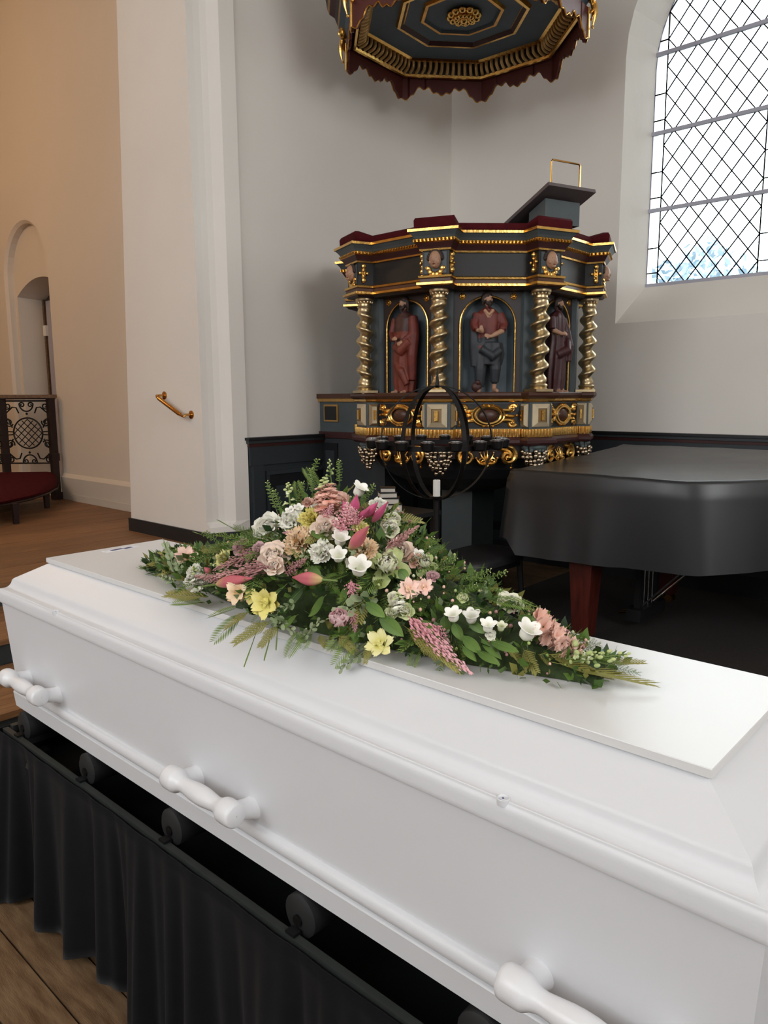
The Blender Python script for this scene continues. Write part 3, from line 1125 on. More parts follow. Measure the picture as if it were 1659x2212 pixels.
for h in HEADS:
    mb = MB()
    c0 = fp(h, 0.70, 0, 0.345)
    n = Vector((cos(radians(h)), sin(radians(h)), 0))
    e = Vector((-n.y, n.x, 0))
    mb.obox(c0, n * 0.065, e * 0.072, Vector((0, 0, 0.316)), 'bluegrey')
    P(mb, 'pier')
    if h in SEEN:
        twisted_column(h, -1 if h == -112.5 else 1)
        mb = MB()
        mb.obox(fp(h, 0.842, 0, 0.039), n * 0.066, e * 0.066, Vector((0, 0, 0.008)), 'champagne')
        P(mb, 'column_base')
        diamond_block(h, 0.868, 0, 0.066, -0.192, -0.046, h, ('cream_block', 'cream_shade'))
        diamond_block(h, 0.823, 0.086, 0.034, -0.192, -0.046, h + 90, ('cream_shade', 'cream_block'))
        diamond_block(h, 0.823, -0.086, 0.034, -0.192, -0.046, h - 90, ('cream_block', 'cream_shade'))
        cherub(h, 0.925, 0.812)
        side_ornament(h, 1)
        side_ornament(h, -1)
        grapes(h)
        mb = MB()
        mb.obox(fp(h, 0.925, 0, 0.812), n * 0.004, e * 0.07, Vector((0, 0, 0.062)), 'bluegrey')
        P(mb, 'frieze_block')
for h in (-135, -90, -45, 0, 45):
    facet_carving(h)


def facet_panel(h):
    """board with a round-headed niche, gilt arch moulding and two gilt rosettes"""
    n = Vector((cos(radians(h)), sin(radians(h)), 0))
    e = Vector((-n.y, n.x, 0))
    A = 0.705
    aw, zs_, z0, z1 = 0.178, 0.455, 0.03, 0.664
    N = 18
    arc = [(-aw * cos(pi * i / N), zs_ + aw * sin(pi * i / N)) for i in range(N + 1)]
    W_ = 0.285
    mb = MB()
    T = lambda s, z, a=A: fp(h, a, s, z)
    mb.add([T(-W_, z0), T(-aw, z0), T(-aw, z1), T(-W_, z1)], [(0, 1, 2, 3)], 'pulpit_dark')
    mb.add([T(aw, z0), T(W_, z0), T(W_, z1), T(aw, z1)], [(0, 1, 2, 3)], 'pulpit_dark')
    for i in range(N):
        (s0, c0), (s1, c1) = arc[i], arc[i + 1]
        mb.add([T(s0, c0), T(s1, c1), T(s1, z1), T(s0, z1)], [(0, 1, 2, 3)], 'pulpit_dark')
    pn = P(mb, 'panel_board')
    mb = MB()
    o = [(-aw, z0)] + arc + [(aw, z0)]
    rings = [[T(s, z) for s, z in o], [T(s * 0.99, z, A - 0.03) for s, z in o], [T(s * 0.8, z0 + (z - z0) * 0.97, A - 0.07) for s, z in o]]
    mb.loft(rings, 'niche_blue', False, False, True)
    mb.add(rings[-1], [tuple(range(len(o)))], 'niche_blue')
    mb.build('niche', pn, PO)
    mb = MB()
    mb.tube([T(s, z, A + 0.004) for s, z in o], 0.0075, 'gold_bright', 8)
    mb.build('gilt_arch', pn, PO)
    for sx in (-1, 1):
        c = T(0.165 * sx, 0.632, A)
        R3 = Matrix((e, n, Vector((0, 0, 1)))).transposed()
        mb = MB()
        mb.ball(c, (0.022, 0.006, 0.022), 'gold_bright', 16, 6, R3)
        mb.ball(c + n * 0.006, (0.012, 0.006, 0.012), 'gold', 10, 6, R3)
        for k in range(8):
            t = 2 * pi * k / 8
            mb.ball(c + n * 0.005 + e * (0.017 * cos(t)) + Vector((0, 0, 0.017 * sin(t))), (0.005, 0.004, 0.005), 'gold', 6, 4)
        mb.build('rosette', pn, PO)


for h in (-135, -90, -45, 0, 45, 90, 135, 180):
    facet_panel(h)


# carved saints: a clothed body fused into one surface, coloured by the nearest member
def statue(h, spec, name):
    n = Vector((cos(radians(h)), sin(radians(h)), 0))
    e = Vector((-n.y, n.x, 0)) * 1.0
    base = fp(h, 0.712, spec.get('shift', 0.0), 0.033)
    mb = MB()
    seeds = []
    W = lambda p: base + e * p[0] + n * p[1] + Vector((0, 0, p[2]))

    def cap(pts, rads, mt, nn=12, flat=None):
        q = [W(p) for p in pts]
        mb.tube(q, list(rads), 'robe_red', nn, True, flat)
        for i in range(len(q) - 1):
            for k in range(6):
                t = k / 6
                c_ = q[i].lerp(q[i + 1], t)
                rr_ = rads[i] * (1 - t) + rads[i + 1] * t
                seeds.append((c_, rr_, mt))

    def ell(c, r, mt):
        R3 = Matrix((e, n, Vector((0, 0, 1)))).transposed()
        mb.ball(W(c), r, 'robe_red', 14, 10, R3)
        seeds.append((W(c), min(r), mt))

    def robe(levels, mt, folds, amp, ph=0.0):
        """levels: (z, half width, half depth, x, y)"""
        rings = []
        for z, rx, ry, x0, y0 in levels:
            ring = []
            for j in range(48):
                a = 2 * pi * j / 48
                k = 1 + amp * sin(folds * a + ph + 6 * z) * (1 - 0.5 * z / 0.5)
                ring.append(W((x0 + rx * k * cos(a), y0 + ry * k * sin(a), z)))
            rings.append(ring)
            for sx in (-0.66, -0.33, 0, 0.33, 0.66):
                seeds.append((W((x0 + rx * sx, y0, z)), ry * sqrt(1 - sx * sx), mt))
                seeds.append((W((x0 + rx * sx, y0 + ry * .5, z)), ry * .4, mt))
        mb.loft(rings, 'robe_red')
    spec['make'](cap, ell, robe)
    me = bpy.data.meshes.new('src')
    me.from_pydata([tuple(v) for v in mb.v], [], mb.f)
    so_ = bpy.data.objects.new('src', me)
    COL.objects.link(so_)
    md = so_.modifiers.new('r', 'REMESH')
    md.mode = 'VOXEL'
    md.voxel_size = 0.0042
    sm = so_.modifiers.new('s', 'SMOOTH')
    sm.factor, sm.iterations = 0.5, 3
    dg = bpy.context.evaluated_depsgraph_get()
    dg.update()
    out = bpy.data.meshes.new_from_object(so_.evaluated_get(dg))
    bpy.data.objects.remove(so_)
    bpy.data.meshes.remove(me)
    names = []
    for s in seeds:
        if s[2] not in names:
            names.append(s[2])
    out.materials.clear()
    for k in names:
        out.materials.append(MATS[k])
    idx = []
    import numpy as np
    S = np.array([tuple(s[0]) for s in seeds])
    Rr = np.array([s[1] for s in seeds])
    Mi = np.array([names.index(s[2]) for s in seeds])
    C_ = np.array([tuple(p.center) for p in out.polygons])
    for k0 in range(0, len(C_), 4000):
        D = np.linalg.norm(C_[k0:k0 + 4000, None, :] - S[None], axis=2) - Rr[None]
        idx += list(Mi[D.argmin(1)])
    out.polygons.foreach_set('material_index', [int(i) for i in idx])
    out.polygons.foreach_set('use_smooth', [True] * len(out.polygons))
    out.transform(Matrix.Translation((-PO[0], -PO[1], 0)))
    out.update()
    ob = bpy.data.objects.new(name, out)
    COL.objects.link(ob)
    ob.parent = pulpit
    # eyes and beard locks
    d = MB()
    hx, hy, hz = spec['head']
    tw = spec['look']
    for sg in (-1, 1):
        d.ball(W((hx + 0.010 * sg + 0.026 * sin(tw), hy + 0.026 * cos(tw), hz + 0.005)), (0.0035, 0.0035, 0.0024), 'eye_dark', 8, 5)
    d.build('eye', ob, PO)
    return ob


def head(ell, cap, x, y, z, tw, hair, beard_len):
    """head with brow, nose, lips, ears, hair and beard; tw turns it about the neck"""
    c_, s_ = cos(tw), sin(tw)
    T = lambda a, b_, d: (x + a * c_ + b_ * s_, y - a * s_ + b_ * c_, z + d)
    ell(T(0, 0, 0), (0.026, 0.030, 0.037), 'skin_carved')
    ell(T(0, 0.031, -0.003), (0.0055, 0.009, 0.011), 'skin_carved')
    ell(T(0, 0.027, 0.012), (0.018, 0.006, 0.005), 'skin_carved')
    ell(T(0, 0.027, -0.017), (0.010, 0.006, 0.004), 'skin_carved')
    for sg in (-1, 1):
        ell(T(0.012 * sg, 0.022, -0.006), (0.010, 0.010, 0.010), 'skin_carved')
        ell(T(0.027 * sg, -0.002, 0.0), (0.005, 0.008, 0.011), 'skin_carved')
    ell(T(0, -0.006, 0.018), (0.032, 0.032, 0.030), hair)
    for sg in (-1, 1):
        cap([T(0.026 * sg, -0.006, 0.02), T(0.031 * sg, -0.010, -0.01), T(0.028 * sg, -0.014, -0.04)], (0.012, 0.012, 0.008), hair)
        cap([T(0.021 * sg, 0.012, -0.016), T(0.012 * sg, 0.022, -0.034)], (0.009, 0.010), hair)
    cap([T(0, 0.024, -0.027), T(0, 0.024, -0.03 - beard_len)], (0.015, 0.006), hair)


def hand(cap, wrist, tip, mt='skin_carved'):
    w, t = Vector(wrist), Vector(tip)
    d = t - w
    sd = d.cross(Vector((0, 1, 0.3))).normalized()
    cap([w, w + d * 0.5], (0.010, 0.012), mt)
    for k in range(4):
        o = sd * (0.0065 * (k - 1.5))
        L = (0.95, 1.05, 1.0, 0.8)[k]
        cap([w + d * 0.45 + o, w + d * (0.45 + 0.35 * L) + o, w + d * (0.45 + 0.6 * L) + o * 0.9 + Vector((0, -0.003, -0.003))], (0.0048, 0.0044, 0.0036), mt, 6)
    cap([w + d * 0.25 + sd * 0.010, w + d * 0.6 + sd * 0.021], (0.005, 0.004), mt, 6)


def saint_red(cap, ell, robe):
    # standing, head bowed to one side, red mantle over a rust robe, hands on the chest holding the mantle
    robe([(0.0, 0.075, 0.05, 0.0, 0.0), (0.06, 0.085, 0.056, 0.0, 0.0), (0.2, 0.088, 0.06, 0.0, 0.0), (0.30, 0.08, 0.058, 0.0, 0.0), (0.37, 0.072, 0.052, 0.0, 0.0)], 'robe_rust', 9, 0.12)
    robe([(0.34, 0.07, 0.05, 0, 0), (0.42, 0.074, 0.05, 0, 0), (0.48, 0.078, 0.046, 0.0, -0.002), (0.515, 0.05, 0.034, 0, -0.004), (0.53, 0.022, 0.022, 0, -0.002)], 'robe_brown', 5, 0.04)
    cap([(0.074, 0.0, 0.49), (0.098, 0.015, 0.38), (0.092, 0.03, 0.24), (0.086, 0.02, 0.08)], (0.032, 0.036, 0.034, 0.026), 'robe_red')
    cap([(-0.06, 0.02, 0.3), (0.02, 0.06, 0.27), (0.085, 0.04, 0.33)], (0.03, 0.034, 0.034), 'robe_rust')
    cap([(-0.05, 0.03, 0.2), (0.02, 0.058, 0.14), (0.06, 0.045, 0.05)], (0.022, 0.026, 0.02), 'robe_rust')
    cap([(-0.074, 0.0, 0.485), (-0.094, 0.014, 0.39), (-0.05, 0.06, 0.345)], (0.030, 0.026, 0.020), 'robe_red')
    hand(cap, (-0.05, 0.062, 0.345), (-0.005, 0.074, 0.352))
    cap([(0.085, 0.03, 0.37), (0.04, 0.062, 0.33)], (0.024, 0.018), 'robe_red')
    hand(cap, (0.04, 0.066, 0.325), (0.0, 0.076, 0.315))
    cap([(0, 0, 0.52), (0.004, 0.006, 0.55)], (0.018, 0.016), 'skin_carved')
    head(ell, cap, 0.004, 0.008, 0.578, -0.25, 'hair_carved', 0.035)
    for sx in (-0.035, 0.03):
        cap([(sx, 0.03, 0.0), (sx + 0.01 * (1 if sx > 0 else -1), 0.085, -0.006)], (0.016, 0.011), 'skin_carved')


def saint_book(cap, ell, robe):
    # rust-red jerkin with bare forearms, slate skirts gathered at the hip, looking down to the left
    robe([(0.28, 0.07, 0.05, 0.0, 0), (0.35, 0.068, 0.05, 0.0, 0), (0.43, 0.074, 0.05, 0, 0), (0.485, 0.08, 0.044, 0, -0.002), (0.515, 0.05, 0.034, 0, -0.004), (0.53, 0.022, 0.022, 0, -0.002)], 'robe_red', 6, 0.05)
    robe([(0.17, 0.082, 0.055, 0.008, 0.0), (0.24, 0.092, 0.062, 0.012, 0.0), (0.31, 0.082, 0.06, 0.01, 0.0)], 'robe_slate', 7, 0.12)
    cap([(-0.04, 0.0, 0.26), (-0.046, 0.012, 0.14), (-0.05, 0.005, 0.03)], (0.044, 0.038, 0.03), 'robe_slate')
    cap([(0.045, 0.0, 0.26), (0.05, 0.018, 0.14), (0.048, 0.005, 0.06)], (0.046, 0.036, 0.028), 'robe_slate')
    cap([(0.048, 0.005, 0.08), (0.046, 0.0, 0.012)], (0.02, 0.014), 'skin_carved')
    cap([(-0.09, 0.0, 0.46), (-0.085, 0.0, 0.3), (-0.08, 0.0, 0.16)], (0.03, 0.038, 0.028), 'robe_slate')
    cap([(0.07, 0.035, 0.26), (0.02, 0.06, 0.22), (-0.05, 0.05, 0.27)], (0.03, 0.03, 0.024), 'robe_slate')
    cap([(-0.07, 0.0, 0.488), (-0.09, 0.022, 0.42), (-0.082, 0.045, 0.39)], (0.03, 0.027, 0.022), 'robe_red')
    cap([(-0.082, 0.045, 0.39), (-0.04, 0.074, 0.372)], (0.016, 0.012), 'skin_carved')
    hand(cap, (-0.045, 0.074, 0.373), (-0.062, 0.085, 0.412))
    cap([(0.074, 0.0, 0.488), (0.098, 0.016, 0.42), (0.086, 0.045, 0.385)], (0.031, 0.03, 0.024), 'robe_red')
    cap([(0.088, 0.045, 0.382), (0.036, 0.078, 0.358), (0.005, 0.082, 0.342)], (0.018, 0.016, 0.012), 'skin_carved')
    hand(cap, (0.005, 0.082, 0.342), (-0.035, 0.088, 0.352))
    cap([(0, 0, 0.52), (-0.004, 0.01, 0.55)], (0.018, 0.016), 'skin_carved')
    head(ell, cap, -0.004, 0.012, 0.58, 0.35, 'hair_carved', 0.028)
    cap([(0.03, 0.03, 0.512), (0, 0.046, 0.48), (-0.03, 0.03, 0.512)], (0.012, 0.010, 0.012), 'skin_carved')
    for sx in (-0.05, 0.046):
        cap([(sx, 0.0, 0.014), (sx + 0.012 * (1 if sx > 0 else -1), 0.06, 0.004)], (0.016, 0.011), 'skin_carved')
    ell((-0.075, 0.045, 0.03), (0.034, 0.026, 0.034), 'robe_brown')
    ell((-0.07, 0.062, 0.058), (0.018, 0.016, 0.016), 'robe_brown')


def saint_plum(cap, ell, robe):
    # long-haired figure in plum robes with one arm held across the body
    robe([(0.0, 0.072, 0.048, 0, 0), (0.08, 0.08, 0.055, 0, 0), (0.22, 0.082, 0.058, 0, 0), (0.33, 0.068, 0.05, 0, 0), (0.43, 0.072, 0.048, 0, 0), (0.49, 0.076, 0.044, 0, 0), (0.515, 0.05, 0.034, 0, 0), (0.53, 0.022, 0.022, 0, 0)], 'robe_plum', 8, 0.13)
    cap([(-0.05, 0.03, 0.24), (0.03, 0.066, 0.27), (0.085, 0.03, 0.34)], (0.03, 0.034, 0.03), 'robe_plum')
    cap([(0.072, 0.0, 0.485), (0.098, 0.02, 0.4), (0.09, 0.05, 0.3), (0.085, 0.05, 0.2)], (0.03, 0.03, 0.03, 0.02), 'robe_plum')
    cap([(-0.072, 0.0, 0.485), (-0.092, 0.02, 0.405)], (0.03, 0.026), 'robe_plum')
    cap([(-0.092, 0.022, 0.402), (-0.04, 0.068, 0.375)], (0.018, 0.013), 'skin_carved')
    hand(cap, (-0.04, 0.07, 0.375), (0.005, 0.08, 0.378))
    cap([(0, 0, 0.52), (0, 0.006, 0.55)], (0.018, 0.016), 'skin_carved')
    head(ell, cap, 0.0, 0.008, 0.578, 0.2, 'hair_carved', 0.02)
    for sx in (-0.035, 0.035):
        cap([(sx, 0.03, 0.0), (sx, 0.082, -0.004)], (0.016, 0.011), 'skin_carved')


statue(-90, dict(make=saint_red, head=(0.004, 0.008, 0.578), look=-0.25, shift=-0.02), 'carved_saint')['label'] = 'carved bearded saint in a red mantle over a rust-red robe'
statue(-45, dict(make=saint_book, head=(-0.004, 0.012, 0.58), look=0.35), 'carved_saint')['label'] = 'carved bearded saint in a red jerkin and slate-blue skirts'
statue(0, dict(make=saint_plum, head=(0.0, 0.008, 0.578), look=0.2), 'carved_saint')['label'] = 'carved saint in dark plum robes'

# bowl and pier under the pulpit, floor inside it
mb = MB()
mb.loft([octo(0.80, -0.31), octo(0.78, -0.40), octo(0.72, -0.48), octo(0.62, -0.55), octo(0.48, -0.61), octo(0.32, -0.65), octo(0.24, -0.68)], 'bowl_dark', True, True, False)
mb.add(octo(0.70, 0.02), [tuple(range(8))], 'pulpit_dark')
P(mb, 'bowl')
mb = MB()
mb.box(PC[0] - 0.14, PC[0] + 0.14, PC[1] - 0.14, PC[1] + 0.14, 0.0, Z(-0.66), 'bluegrey')
mb.box(PC[0] - 0.19, PC[0] + 0.19, PC[1] - 0.19, PC[1] + 0.19, 0.0, 0.12, 'panelling')
P(mb, 'pier')

# landing side that joins the pulpit to the arch wall
mb = MB()
mb.box(XC + 0.003, -3.78, 4.17, 4.25, Z(-0.27), Z(-0.03), 'bluegrey')
mb.box(XC + 0.003, -3.78, 4.17, 4.25, 0.0, Z(-0.27), 'landing_grey')
mb.box(XC + 0.003, -3.78, 4.155, 4.25, Z(-0.32), Z(-0.27), 'wine_dark')
land = P(mb, 'landing_side')
mb = MB()
mb.box(XC + 0.003, -3.74, 4.135, 4.28, Z(-0.006), Z(0.03), 'pulpit_brown')
mb.box(XC + 0.003, -3.76, 4.15, 4.26, Z(-0.032), Z(-0.006), 'gold_flat')
mb.build('ledge', land, PO)
mb = MB()
mb.box(-4.43, -4.27, 4.158, 4.172, Z(-0.19), Z(-0.055), 'gold_flat')
mb.box(-4.415, -4.285, 4.153, 4.172, Z(-0.176), Z(-0.069), 'pulpit_black')
mb.build('framed_panel', land, PO)
mb = MB()
for x0, x1, z0, z1, d in ((-4.44, -4.28, 0.2, Z(-0.36), 0.012), (-4.41, -4.31, 0.26, Z(-0.42), 0.018)):
    mb.box(x0, x1, 4.17 - d, 4.18, z0, z1, 'panelling_dark' if d < .015 else 'panelling')
mb.build('panel', land, PO)

# reading desk on the rim, with a brass book rest
DO = fp(-8, 0.72, 0.0, 1.02)
desk = empty('reading_desk', DO, 'sloping blue-grey reading desk with a brass hoop on the pulpit rim', 'lectern')


def dp(u, v, w):
    """u along the slope direction (outward), v sideways, w up"""
    a = radians(-20)
    d = Vector((cos(a), sin(a), 0))
    s = Vector((-d.y, d.x, 0))
    return DO + d * u + s * v + Vector((0, 0, w))


mb = MB()
q = [dp(-0.06, -0.14, 0.062), dp(0.10, -0.14, 0.062), dp(0.10, 0.14, 0.062), dp(-0.06, 0.14, 0.062), dp(-0.06, -0.14, 0.15), dp(0.10, -0.14, 0.205), dp(0.10, 0.14, 0.205), dp(-0.06, 0.14, 0.15)]
mb.hexa(q, 'bluegrey')
mb.build('support_box', desk, tuple(DO))
mb = MB()
lo, hi = (-0.33, 0.075), (0.19, 0.255)
q = [dp(lo[0], -0.19, lo[1]), dp(hi[0], -0.19, hi[1]), dp(hi[0], 0.19, hi[1]), dp(lo[0], 0.19, lo[1])]
q += [p + Vector((-0.006, 0, 0.02)) for p in q]
mb.hexa(q, 'desk_brown')
bd = mb.build('desk_board', desk, tuple(DO))
mb = MB()
q = [dp(lo[0] - 0.012, -0.19, lo[1] - 0.004), dp(lo[0], -0.19, lo[1] + 0.0), dp(lo[0], 0.19, lo[1]), dp(lo[0] - 0.012, 0.19, lo[1] - 0.004)]
q += [p + Vector((-0.01, 0, 0.04)) for p in q]
mb.hexa(q, 'pulpit_black')
mb.build('book_stop', bd, tuple(DO))
mb = MB()
mb.tube([dp(0.17, -0.16, 0.26), dp(0.17, -0.16, 0.40), dp(0.17, -0.15, 0.412), dp(0.17, 0.06, 0.412), dp(0.17, 0.07, 0.40), dp(0.17, 0.07, 0.26)], 0.006, 'brass', 8)
mb.build('brass_hoop', desk, tuple(DO))

# ================================================================== sounding board
SC = (PC[0] - 0.045, PC[1] - 0.075)
SO = (SC[0], SC[1], Z(2.5))
canopy = empty('sounding_board', SO, 'octagonal blue-grey and gilt sounding board hanging above the pulpit', 'canopy')


def oct_loft(prof, name, parent=canopy):
    mb_ = MB()
    mb_.loft([octo(R_, z, SC, 3) for R_, z, _ in prof], [p[2] for p in prof[:-1]], True, False, False)
    return mb_.build(name, parent, SO)


under = oct_loft([(0.700, 2.555, 'gold_bright'), (0.690, 2.560, 'gold_bright'), (0.672, 2.572, 'canopy_blue'), (0.475, 2.590, 'gold'), (0.462, 2.568, 'gold_bright'), (0.440, 2.568, 'wine_dark'), (0.418, 2.592, 'gold'),
                  (0.410, 2.590, 'canopy_blue'), (0.300, 2.602, 'gold'), (0.290, 2.585, 'gold'), (0.268, 2.585, 'canopy_blue'), (0.258, 2.602, 'canopy_blue'), (0.02, 2.602, 'canopy_blue')], 'underside')
oct_loft([(0.690, 2.570, 'pulpit_black'), (0.745, 2.540, 'pulpit_black'), (0.765, 2.490, 'gold_bright'), (0.772, 2.474, 'gold_bright'), (0.79, 2.470, 'gold_bright'), (0.80, 2.49, 'pulpit_dark'),
          (0.82, 2.52, 'canopy_blue'), (0.86, 2.60, 'canopy_blue'), (0.90, 2.625, 'gold'), (0.91, 2.65, 'pulpit_dark'), (0.93, 2.70, 'wine_dark'), (0.97, 2.73, 'gold'), (0.985, 2.76, 'pulpit_dark'),
          (1.0, 2.84, 'pulpit_dark'), (0.9, 2.95, 'canopy_blue'), (0.55, 3.15, 'canopy_blue'), (0.2, 3.4, 'canopy_blue'), (0.05, 3.8, 'gold')], 'cornice')
mb = MB()
for k in range(8):
    a0, a1 = octo(0.760, 2.494, SC, 3)[k], octo(0.760, 2.494, SC, 3)[(k + 1) % 8]
    b0, b1 = octo(0.700, 2.556, SC, 3)[k], octo(0.700, 2.556, SC, 3)[(k + 1) % 8]
    n = 12
    for i in range(n):
        p_, q_ = a0.lerp(a1, (i + 0.5) / n), b0.lerp(b1, (i + 0.5) / n)
        cdir = Vector((p_.x - SC[0], p_.y - SC[1], 0)).normalized()
        pts = [p_.lerp(q_, t) - cdir * (0.020 * sin(pi * t)) - Vector((0, 0, 0.012 * sin(pi * t))) for t in [j / 6 for j in range(7)]]
        mb.tube(pts, 0.0125, 'gold_dentil', 7, True)
stuff(mb.build('dentil_row', canopy, SO))
mb = MB()
c = Vector((SC[0] + 0.01, SC[1] + 0.01, Z(2.59)))
mb.ball(c, (0.085, 0.085, 0.03), 'gold', 20, 8)
for k in range(12):
    t = 2 * pi * k / 12
    mb.ball(c + Vector((0.095 * cos(t), 0.095 * sin(t), -0.004)), (0.03, 0.03, 0.022), 'gold_bright', 10, 6)
    mb.ball(c + Vector((0.055 * cos(t + .2), 0.055 * sin(t + .2), -0.022)), (0.022, 0.022, 0.018), 'gold_bright', 8, 5)
mb.ball(c + Vector((0, 0, -0.032)), (0.03, 0.03, 0.02), 'gold_bright', 12, 6)
mb.build('rosette', under, SO)


def cresting(k):
    """pierced dark red board hanging under one side of the cornice"""
    ring = octo(0.835, 2.5, SC, 3)
    p0, p1 = ring[k], ring[(k + 1) % 8]
    al = (p1 - p0)
    L = al.length
    al.normalize()
    nrm = Vector((al.y, -al.x, 0))
    N = 48
    top, bot = [], []
    for i in range(N + 1):
        u = i / N
        x = abs(u - 0.5) * 2
        d = 0.075 + 0.02 * sin(u * 9 * pi) ** 2
        for cu, wd, dp_ in ((0.0, 0.17, 0.085), (1.0, 0.17, 0.085), (0.5, 0.13, 0.04)):
            t = abs(u - cu) / wd
            if t < 1:
                d += dp_ * sqrt(1 - t * t)
        top.append(p0 + al * (L * u) + Vector((0, 0, 0.02)))
        bot.append(p0 + al * (L * u) + Vector((0, 0, -d)))
    mb = MB()
    for i in range(N):
        u = (i + 0.5) / N
        a, b_, c_, d_ = top[i], top[i + 1], bot[i + 1], bot[i]
        q = [d_ - nrm * 0.009, c_ - nrm * 0.009, c_ + nrm * 0.009, d_ + nrm * 0.009, a - nrm * 0.009, b_ - nrm * 0.009, b_ + nrm * 0.009, a + nrm * 0.009]
        mb.hexa(q, 'wine_red')
    for i in (0, N):
        mb.tube([bot[i] + nrm * 0.012 + Vector((0, 0, 0.0)), top[i] + nrm * 0.012], 0.008, 'gold_bright', 6)
    mb.tube([p + nrm * 0.01 for p in bot], 0.005, 'gold', 5)
    mb.build('cresting_board', canopy, SO)


for k in range(8):
    cresting(k)
for k in range(8):
    p = octo(0.86, 2.5, SC, 3)[k]
    n = Vector((p.x - SC[0], p.y - SC[1], 0)).normalized()
    e = Vector((-n.y, n.x, 0))
    mb = MB()
    R3 = Matrix((e, n, Vector((0, 0, 1)))).transposed()
    mb.ball(p + Vector((0, 0, 0.10)), (0.045, 0.035, 0.055), 'gold', 12, 8, R3)
    mb.ball(p + n * 0.035 + Vector((0, 0, 0.095)), (0.012, 0.015, 0.018), 'gold_bright', 8, 5, R3)
    for sg in (-1, 1):
        spiral(p + e * (0.05 * sg) + Vector((0, 0, 0.16)), e, n, 0.035, 1.2, pi / 2, sg, 'gold_bright', mb, 0.012)
        acanthus(p + e * (0.02 * sg) + Vector((0, 0, 0.06)), p + e * (0.05 * sg) + Vector((0, 0, -0.03)), 0.02 * sg, n, 'gold', mb, 0.018)
        acanthus(p + e * (0.03 * sg) + Vector((0, 0, 0.1)), p + e * (0.075 * sg) + Vector((0, 0, 0.04)), 0.02 * sg, n, 'gold_bright', mb, 0.016)
    acanthus(p + n * 0.02 + Vector((0, 0, 0.05)), p + n * 0.012 + Vector((0, 0, -0.10)), 0.004, n, 'gold_bright', mb, 0.02)
    mb.build('gilt_mask', canopy, SO)
# the iron rod that carries it
mb = MB()
mb.tube([(SC[0], SC[1], Z(3.7)), (SC[0], SC[1], CEIL)], 0.015, 'iron', 8)
mb.build('hanging_rod', canopy, SO)

# ================================================================== coffin
CX, CY, CT = -1.227, 1.107, Z(-0.46)      # middle of the lid plate
HX, HY = 0.944, 0.190
CO = (CX, CY, CT)
coffin = empty('coffin', CO, 'white painted coffin with a sloping lid, lying on the black bier', 'coffin')


def rect(o, dz, hx=HX, hy=HY):
    return [(CX - hx - o, CY - hy - o, CT + dz), (CX + hx + o, CY - hy - o, CT + dz), (CX + hx + o, CY + hy + o, CT + dz), (CX - hx - o, CY + hy + o, CT + dz)]


mb = MB()
prof = [(-0.01, -0.013), (0.0685, -0.0590), (0.0715, -0.0615), (0.0735, -0.0655), (0.0752, -0.0715), (0.0778, -0.0775), (0.0815, -0.0825), (0.0862, -0.0865), (0.0915, -0.0890), (0.0968, -0.0900),
        (0.0985, -0.0896), (0.0998, -0.0905), (0.1003, -0.0925), (0.1010, -0.0945), (0.1030, -0.0970), (0.1046, -0.1010), (0.1056, -0.1065), (0.1060, -0.1130), (0.1066, -0.1190), (0.1064, -0.1250), (0.1045, -0.1285), (0.0960, -0.1290)]
mb.loft([rect(o, z) for o, z in prof], 'coffin_white', True, False, True)
mb.add(rect(0.0960, -0.1290), [(0, 1, 2, 3)], 'coffin_white')
lid = mb.build('lid', coffin, CO, sharp=-38)
mb = MB()
mb.loft([rect(0.0, -0.0135), rect(0.0008, -0.0125), rect(0.0008, -0.0012), rect(0.0, 0.0)], 'coffin_plate', True, True, False)
mb.build('top_plate', lid, CO)
mb = MB()
mb.loft([rect(0.0975, -0.1300), rect(0.0760, -0.452)], 'coffin_white', True, True, False)
box = mb.build('box', coffin, CO)
mb = MB()
pl = lambda dz: 0.0975 - (0.0975 - 0.076) * (-dz - 0.13) / 0.322
prof = [(pl(-0.368), -0.366)]
for k in range(9):
    t = pi * k / 8
    prof.append((pl(-0.384) + 0.0135 * sin(t) + 0.001, -0.384 + 0.0165 * cos(t)))
prof += [(pl(-0.402) + 0.002, -0.4015), (pl(-0.404) + 0.008, -0.404), (pl(-0.406) + 0.011, -0.4075), (pl(-0.41) + 0.0105, -0.413), (pl(-0.452) + 0.010, -0.4520)]
mb.loft([rect(o, z) for o, z in prof], 'coffin_white', True, False, True)
mb.add(rect(pl(-0.452) + 0.010, -0.4520), [(0, 1, 2, 3)], 'coffin_white')
mb.build('base_moulding', coffin, CO, sharp=-40)


